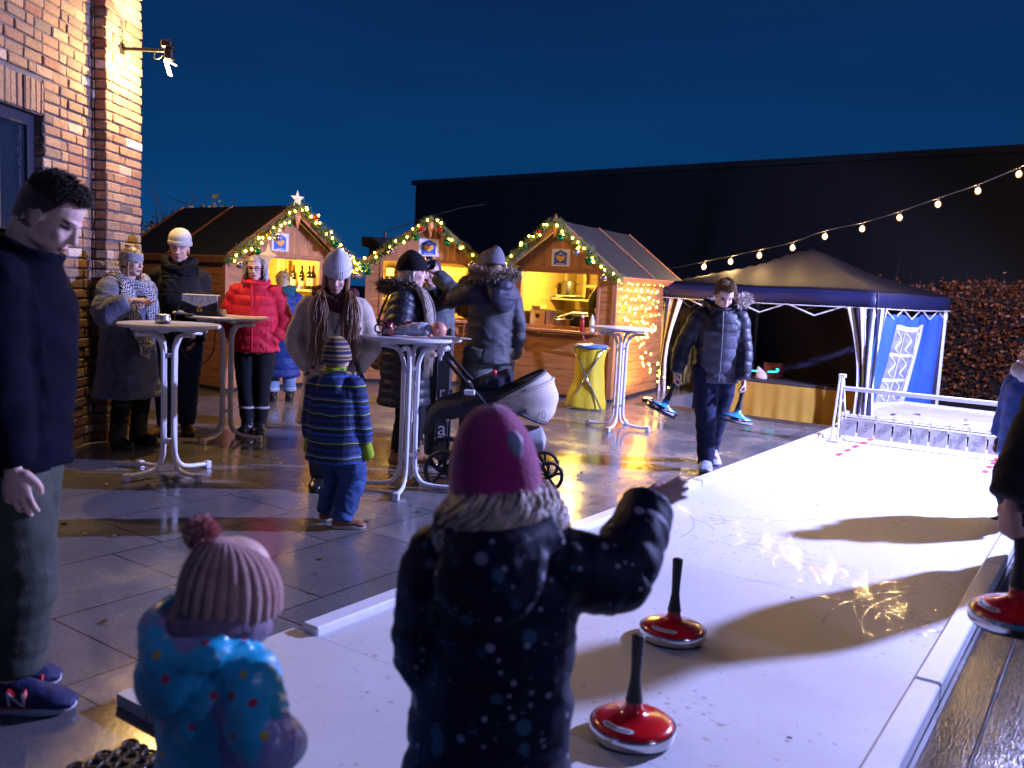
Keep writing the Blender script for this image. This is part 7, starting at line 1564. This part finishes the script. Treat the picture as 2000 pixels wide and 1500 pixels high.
for i in range(1500): d = nrm(rng.normal(size=3)); mb.cur = random.uniform(.02, 1); s_ = nrm(np.cross(d, rng.normal(size=3)))*.0022; b = pc+d*.022; e_ = pc+d*random.uniform(.031, .038)+rng.normal(size=3)*.003; mb.add([b-s_, b+s_, e_+s_, e_-s_], [(0, 1, 2, 3)])
mb.build('pompom', pm_, f.root, fix=False)

# ------------------------------------------------------------------ 14 adult at the right edge holding a stock
chj = cloth_m('charcoal_jacket', (.018, .017, .022), .8, var=.25)
loc = (1.95, 2.80); f0 = (-.15, 1); M14 = (T(loc[0], loc[1], 0) @ rotz(math.atan2(-f0[0], f0[1]))).inverted()
tgt = at(1972, 1000, 2.62); hL_ = tuple(M14 @ tgt)
f = Fig('adult in charcoal jacket at the right edge gripping a red stock', 1.74, loc, f0, hands={'L': hL_}, elb={'L': (-.4, -1, 0)}, fat=1.05, z=.012, feet={'L': (.02, .0, 0, .1)}, hand={'L': {'d': (.02, .05, -1), 'pn': (.9, .1, 0), 'curl': 1.2}}, hsz=1.05)
f.jacket(chj, hem=.45, t=.034, flare=1.05, waist=1.1, wr=.014, sl=1.3, cuff=.99); f.trousers(blackp, t=.012); f.shoes(leather, sole_b); f.short_hair(hair_dk, n=150)
hw = (T(*f.root.location) @ rotz(f.rz)) @ Vector(f.Wr['L']); tl = (R(4), R(-3), R(-60)); sC.rotation_euler = tl; up_ = (Matrix.Rotation(tl[2], 3, 'Z') @ Matrix.Rotation(tl[1], 3, 'Y') @ Matrix.Rotation(tl[0], 3, 'X')) @ Vector((0, 0, 1)); sC.location = hw+Vector((.035, .0, -.085))-up_*.295

# adult just outside the right frame edge, whose shadow lies across the lane
f = Fig('adult in dark coat standing on the deck just outside the right edge', 1.74, (3.28, 5.05), (-.6, .8), z=.012); f.jacket(chj, hem=.44, t=.034, flare=1.1, waist=1.1, vox=.014); f.trousers(blackp, t=.012, vox=.014); f.shoes(leather, sole_b); f.short_hair(hair_dk, n=100)
# ------------------------------------------------------------------ 15 child in blue at the right edge
blj = cloth_m('royal_blue', (.015, .06, .26), .6, var=.2)
f = Fig('child in royal blue jacket with pale neck warmer at the right edge', 1.27, (3.52, 5.95), (-.9, -.35), head=(R(-10), R(4), 0), hs=1.18, fat=1.15)
f.jacket(blj, hem=.40, t=.030, flare=1.08, waist=1.12, collar=.03, wr=.010, sl=1.2, quilt=(.1, .006)); f.trousers(denim, t=.012); f.shoes(leather, sole_b); f.scarf(cloth_m('pale_fleece', (.55, .53, .58), .95), r=.045, loops=2, wid=1.2, zo=.015); f.short_hair(hair_sb, z0=-.12, n=260, front=.24)
# ================================================================== PUSHCHAIR, COLUMN, TABLE TOP ITEMS
sg = thing('pushchair', 'pushchair with cream hood and dark seat parked behind the middle table', 'pushchair', (-.05, 6.55, 0), R(2))
alu = mat('pram_frame', (.012, .012, .014), .35, .4); seatm = cloth_m('pram_seat', (.035, .035, .045), .9); hoodm = cloth_m('cream_canvas', (.55, .47, .40), .8, var=.08)
ML = (T(-.05, 6.55, 0) @ rotz(R(2))).inverted(); sp = lambda x, y, Y: ML @ at(x, y, Y)
def wheel(x, y, r, w_, nm='wheel'):
    o = MB(); prof = [(r*.80, -w_/2), (r*.95, -w_/2), (r, -w_*.25), (r, w_*.25), (r*.95, w_/2), (r*.80, w_/2), (r*.80, -w_/2)]; Mx = T(x, y, r) @ Matrix.Rotation(R(90), 4, 'X'); o.lathe(prof, 36, M=Mx, cap=False); wo = o.build(nm, rubber, sg, smooth=True, ang=40)
    m2 = MB(); m2.lathe([(0, -w_*.5), (r*.16, -w_*.5), (r*.16, w_*.5), (0, w_*.5)], 14, M=Mx)
    for k in range(5): a = 2*math.pi*k/5+.3; m2.tube([(x+math.cos(a)*r*.12, y, r+math.sin(a)*r*.12), (x+math.cos(a)*r*.82, y, r+math.sin(a)*r*.82)], r*.075, 6)
    m2.build('spokes', alu, wo)
for y in (-.27, .27): wheel(-.42, y, .148, .045)
for y in (-.20, .20): wheel(.34, y, .115, .04, 'front_wheel')
mb = MB()
for y in (-.25, .25):
    mb.tube([(-.42, y, .15), (-.2, y, .33), (.06, y, .52)], .014, 8); mb.tube([(.34, y*.8, .12), (.2, y*.9, .30), (-.02, y, .50), (-.25, y, .75), (-.52, y, 1.02)], .015, 8, sub=2); mb.tube([(-.30, y, .45), (-.02, y, .52), (.16, y, .60)], .013, 8)
mb.tube([(-.52, -.25, 1.02), (-.55, -.2, 1.05), (-.55, .2, 1.05), (-.52, .25, 1.02)], .016, 8, sub=3); mb.tube([(-.42, -.27, .148), (-.42, .27, .148)], .012, 6); mb.tube([(.34, -.2, .115), (.34, .2, .115)], .010, 6)
mb.build('frame', alu, sg, smooth=True)
mb = MB(); mb.tube([(-.56, -.17, 1.05), (-.56, .17, 1.05)], .021, 8); mb.build('handle_grip', rubber, sg, smooth=True)
for y in (-.285, .285):
    mb = MB(); mb.rbox((-.30, y-.012, .70), (-.22, y+.012, .74), .008); mb.build('release_catch', white_plastic, sg); mb = MB(); mb.add(*ellipsoid((-.03, y, .52), (.033, .012, .033), 14, 8)); mb.build('hinge_button', white_plastic, sg, smooth=True)
P = [loft([(-.50, 0, .56), (-.40, 0, .57), (-.22, 0, .62), (-.02, 0, .69), (.16, 0, .76)], [(.19, .06), (.20, .09), (.205, .095), (.19, .07), (.15, .04)], n=20, side=(0, 1, 0), sub=4), loft([(-.49, 0, .55), (-.55, 0, .46), (-.57, 0, .38)], [(.18, .06), (.17, .04), (.15, .03)], n=16, side=(0, 1, 0), sub=3)]
me = remesh(P, .011, 3); v = getv(me); v += getn(me)*(.010*vnoise(v*13))[:, None]; setv(me, v); link('seat', me, seatm, sg, smooth=True, fix=False)
# hood: a swept fan of ribs round the hinge, closed by a rear panel
hg = np.array([-.09, 0, .655]); V = []; n1, n2 = 16, 20
for i in range(n1+1):
    a = R(34-60*i/n1)
    for j in range(n2+1):
        b = math.pi*j/n2; y = -.235*math.cos(b); r_ = (.455+.03*math.sin(math.pi*i/n1))*(math.sin(b)**.42); pf = .010*abs(math.sin(i*math.pi/5.3))
        V.append((hg[0]+math.cos(a)*(r_+pf), y, hg[2]+math.sin(a)*(r_+pf)*.86))
mb = MB(); mb.add(V, [(i*(n2+1)+j, (i+1)*(n2+1)+j, (i+1)*(n2+1)+j+1, i*(n2+1)+j+1) for i in range(n1) for j in range(n2)])
ho = mb.build('hood', hoodm, sg, smooth=True); sm = ho.modifiers.new('s', 'SOLIDIFY'); sm.thickness = .008
mb = MB()
for i in (0, n1): mb.tube([V[i*(n2+1)+j] for j in range(n2+1)], .012, 8, sub=2)
mb.build('hood_edge', mat('hood_edge_dark', (.03, .03, .04), .6), ho, smooth=True)
mb = MB(); mb.tube([V[3*(n2+1)+j] for j in range(1, n2)], .014, 8, sub=2); mb.build('hood_rib', hoodm, ho, smooth=True)
mb = MB(); q = np.array(V[13*(n2+1)+4]); mb.tube([q+np.array([.012*math.cos(a), -.014, .030*math.sin(a)]) for a in np.linspace(0, 6.28, 13)], .0022, 5); mb.build('hood_emblem', mat('emblem_grey', (.08, .08, .1), .5), ho)
P = [loft([(-.10, 0, .36), (.1, 0, .34), (.30, 0, .36)], [(.17, .10), (.19, .12), (.17, .09)], n=18, side=(0, 1, 0), sub=4)]; me = remesh(P, .012, 3); link('basket', me, cloth_m('basket_grey', (.30, .29, .32)), sg, smooth=True, fix=False)
# bundled things in the seat
o = thing('seat_blanket', 'dark blanket bundle lying in the pushchair seat', 'blanket', (-.15, 6.53, .725)); P = [loft([(-.12, 0, .02), (0, 0, .05), (.14, 0, .10)], [(.12, .05), (.14, .07), (.10, .05)], n=16, side=(0, 1, 0), sub=4)]; me = remesh(P, .010, 2); v = getv(me); v += getn(me)*(.018*vnoise(v*18))[:, None]; setv(me, v); link('blanket_cloth', me, cloth_m('dark_blanket', (.02, .022, .035)), o, smooth=True, fix=False)
o = thing('red_ball', 'small red ball on top of the pushchair seat', 'ball', tuple(at(965, 728, 6.42))); mb = MB(); mb.add(*ellipsoid((0, 0, 0), (.022, .022, .024), 16, 12)); mb.build('ball_body', mat('ball_red', (.45, .015, .05), .3), o, smooth=True); mb = MB(); mb.tube([(0, 0, .02), (.01, 0, .035)], .003, 5); mb.build('stem', twig, o)

# tall black box between pushchair and blonde woman, with pale lettering
bx = thing('black_column', 'tall black padded box with a pale letter a beside the pushchair wheel', 'column', (-.66, 7.28, 0), R(8))
mb = MB(); mb.rbox((-.10, -.13, .02), (.15, .13, 1.12), .02); mb.build('box_body', mat('black_nylon', (.006, .006, .008), .6, bump=.2, bs=120), bx)
mb = MB(); mb.rbox((-.07, -.12, 0), (.12, .12, .02), .005); mb.build('base', rubber, bx)
mb = MB(); mb.tube([(.03, -.135, .06), (.03, -.135, 1.10)], .005, 6); mb.tube([(.15, -.12, .06), (.155, -.12, .62)], .007, 6); mb.build('chrome_edge', chrome, bx)
lt = mat('pale_letter', (.42, .40, .42), .5)
for ch, z, x, sz in (('r', .60, .075, .13), ('a', .295, .085, .17)): text('letter', ch, sz, lt, bx, T(x, -.133, z) @ Matrix.Rotation(R(90), 4, 'X'))
mb = MB(); mb.tube([(.125+.010*math.cos(a), -.133, .37+.010*math.sin(a)) for a in np.linspace(0, 6.28, 11)], .002, 5); mb.box((.05, -.1345, .225), (.115, -.1315, .233)); mb.build('small_print', lt, bx)

# ------------------------------------------------------------------ things on the tables
q = at(318, 618, 6.28); ash = thing('ashtray', 'round silver ashtray on the left standing table', 'ashtray', (q.x, q.y, ZT)); mb = MB(); mb.lathe([(0, 0), (.048, 0), (.052, .006), (.058, .025), (.052, .046), (.048, .055), (.054, .062), (.05, .064), (.04, .055), (0, .05)], 28); mb.build('tin_body', mat('tin', (.45, .45, .50), .28, .9), ash, smooth=True); mb = MB(); mb.lathe([(.0585, .023), (.0595, .025), (.0585, .027)], 28, cap=False); mb.build('rim_band', chrome, ash, smooth=True)
# handbag
q = at(393, 611, 7.66); hb = thing('handbag', 'black handbag with pale snake print flap on the rear table', 'handbag', (q.x, q.y, ZT), R(4))
mb = MB(); V = []; mb.rbox((-.145, -.045, .0), (.145, .045, .165), .012); mb.build('bag_body', leather, hb)
def snake_fn(t, p, mp):
    v = node(t, 'ShaderNodeTexVoronoi'); v.inputs['Scale'].default_value = 70; lnk(t, mp.outputs[0], v.inputs['Vector']); r = ramp(t, v.outputs['Distance'], [(0, (.62, .57, .48)), (.55, (.50, .45, .38)), (.9, (.16, .14, .12))]); lnk(t, r.outputs[0], p.inputs['Base Color'])
mb = MB(); mb.prism([(-.148, .125), (-.148, .172), (.148, .172), (.148, .125), (.03, .080), (0, .070), (-.03, .080)], .012, T(0, -.060, 0)); mb.rbox((-.148, -.060, .170), (.148, .05, .182), .006); mb.build('flap', mat('snake_print', (.5, .45, .4), .5, fn=snake_fn), hb)
gold = mat('gold_clasp', (.75, .45, .08), .2, 1.0); mb = MB(); mb.rbox((-.022, -.066, .035), (.022, -.046, .062), .004); mb.rbox((-.012, -.068, .066), (.012, -.060, .088), .003); mb.build('clasp', gold, hb)
mb = MB(); mb.tube([(-.06, 0, .18), (-.045, 0, .205), (.045, 0, .205), (.06, 0, .18)], .005, 6, sub=3); mb.build('top_handle', leather, hb); mb = MB(); mb.tube([(.142, -.03, .15), (.156, -.06, .02), (.15, -.10, -.06), (.13, -.10, -.30), (.02, -.10, -.42), (-.10, -.10, -.36), (-.20, -.09, -.12), (-.19, -.06, .02), (-.142, -.03, .14)], .006, 6, sub=5); mb.build('long_strap', leather, hb, smooth=True)
q = at(352, 610, 7.62); o = thing('chain_glove', 'small pile of pale gloves left of the handbag', 'gloves', (q.x, q.y, ZT)); P = [loft([(-.06, 0, .012), (0, .01, .02), (.06, -.01, .012)], [(.03, .012), (.04, .016), (.02, .012)], n=12, sub=3)]; me = remesh(P, .005, 1); v = getv(me); v += getn(me)*(.006*vnoise(v*70))[:, None]; v[:, 2] = np.maximum(v[:, 2], .001); setv(me, v); link('glove_cloth', me, mat('glove_pale', (.6, .56, .42), .8), o, smooth=True, fix=False); mb = MB(); mb.rbox((.03, -.06, .001), (.14, .0, .014), .004); mb.build('dark_cuff', leather, o)
q = at(432, 606, 7.72); o = thing('paper_cup', 'short white cup right of the handbag', 'cup', (q.x, q.y, ZT)); mb = MB(); mb.lathe([(0, 0), (.034, 0), (.042, .012), (.044, .045), (.038, .058), (0, .06)], 20); mb.build('cup_body', white_paint, o, smooth=True); mb = MB(); mb.tube([(-.04, 0, .045), (-.062, 0, .04), (-.058, 0, .018), (-.038, 0, .015)], .005, 6, sub=3); mb.build('handle', white_paint, o, smooth=True)
# doll lying on the middle table
q = at(818, 655, 6.12); dl = thing('baby_doll', 'bald baby doll in pale blue knitted suit lying on the middle table', 'doll', (q.x, q.y, ZT), R(-2)); dsk = mat('doll_skin', (.60, .25, .18), .45, sss=0); dcl = mat('doll_knit', (.42, .48, .60), .9, var=.35, vs=26, bump=.9, bs=120)
P = [ellipsoid((.135, 0, .058), (.058, .055, .056), 20, 14), loft([(.10, 0, .05), (.06, 0, .05)], [.02, .025], n=10), loft([(.05, -.02, .05), (.06, -.05, .03), (.085, -.06, .02)], [.018, .014, .012], n=8, sub=3), loft([(-.06, -.02, .04), (-.13, -.035, .035), (-.175, -.04, .03)], [.022, .018, .016], n=8, sub=3), loft([(-.06, .02, .04), (-.13, .02, .05), (-.165, .015, .035)], [.022, .018, .016], n=8, sub=3), ellipsoid((-.185, -.045, .034), (.022, .016, .034)), ellipsoid((-.172, .015, .036), (.022, .016, .036)), loft([(.06, 0, .05), (-.06, 0, .05)], [.03, .03], n=10), ellipsoid((.19, -.01, .062), (.008, .01, .008)), ellipsoid((.088, -.066, .018), (.017, .013, .016)), ellipsoid((.13, -.052, .055), (.012, .008, .015))]
me = remesh(P, .0038, 3); link('body', me, dsk, dl, smooth=True, fix=False)
P = [loft([(.085, 0, .052), (.03, 0, .058), (-.05, 0, .05), (-.09, 0, .042)], [(.03, .03), (.052, .048), (.055, .046), (.04, .034)], n=20, sub=4), loft([(.045, -.03, .055), (.06, -.055, .036), (.072, -.06, .026)], [.024, .021, .019], n=10, sub=3), loft([(-.06, -.02, .042), (-.12, -.034, .036), (-.145, -.036, .034)], [.030, .026, .024], n=10, sub=3), loft([(-.06, .02, .042), (-.12, .02, .048), (-.14, .018, .044)], [.030, .026, .024], n=10, sub=3)]
me = remesh(P, .0045, 2); v = getv(me); v += getn(me)*(.004*vnoise(v*60))[:, None]; v[:, 2] = np.maximum(v[:, 2], .001); setv(me, v); link('knitted_suit', me, dcl, dl, smooth=True, fix=False)
q = at(756, 654, 6.12); mug('dark red printed mug at the left of the middle table', (q.x, q.y, ZT)); q = at(803, 648, 6.36); mug('dark red mug half hidden behind the doll', (q.x, q.y, ZT), print_=False)
q = at(775, 650, 6.25); o = thing('blue_packet', 'small royal blue packet beside the printed mug', 'packet', (q.x, q.y, ZT), R(20)); mb = MB(); mb.rbox((-.045, -.02, 0), (.045, .02, .05), .006); mb.build('packet_body', mat('packet_blue', (.01, .03, .30), .35), o); mb = MB(); mb.rbox((-.03, -.0215, .015), (.01, -.0205, .035), .0003); mb.build('packet_label', mat('packet_label', (.5, .55, .7), .4), o)
q = at(873, 655, 6.10); o = thing('paper_plate', 'pale cardboard tray sticking out over the middle table edge', 'tray', (q.x, q.y, ZT), R(-4)); mb = MB(); mb.prism([(-.10, .0), (.11, .0), (.17, .006), (.11, .012), (-.10, .006)], .10, T(0, -.05, 0)); mb.build('tray_body', mat('card_pale', (.60, .55, .50), .6), o); mb = MB(); mb.rbox((-.10, -.052, .006), (.10, -.046, .018), .002); mb.build('tray_rim', mat('card_pale', (0, 0, 0)), o)
q = at(862, 640, 6.18); o = thing('paper_flag', 'yellow paper scrap on a thin white stick above the table', 'flag', (q.x, q.y, q.z), R(0)); mb = MB(); mb.tube([(-.14, 0, .012), (.06, 0, .0)], .003, 5); mb.build('stick', white_paint, o); mb = MB(); V = [(.0, .0, .01), (.045, .004, .014), (.05, .0, -.01), (.03, -.006, -.03), (.035, .0, -.05), (.0, .004, -.045), (-.004, -.004, -.02)]; mb.add(V+[(a, b+.002, c) for a, b, c in V], [tuple(range(7)), tuple(reversed(range(7, 14)))]+[(i, (i+1) % 7, (i+1) % 7+7, i+7) for i in range(7)]); mb.build('yellow_paper', mat('yellow_paper', (.65, .38, .01), .6), o)
q = at(862, 680, 6.05); o = thing('cloth_clip', 'crumpled white cloth clipped under the middle table edge', 'cloth', tuple(q)); P = [loft([(0, 0, .05), (.012, 0, .02), (0, 0, -.02), (.008, 0, -.05)], [(.02, .018), (.032, .026), (.03, .024), (.012, .012)], n=14, sub=4)]; me = remesh(P, .0045, 1); v = getv(me); v += getn(me)*(.008*vnoise(v*55))[:, None]; setv(me, v); link('cloth_body', me, mat('clip_white', (.7, .66, .64), .85), o, smooth=True, fix=False); mb = MB(); mb.rbox((-.012, -.01, -.085), (.006, .01, -.04), .003); mb.build('clip', white_plastic, o)
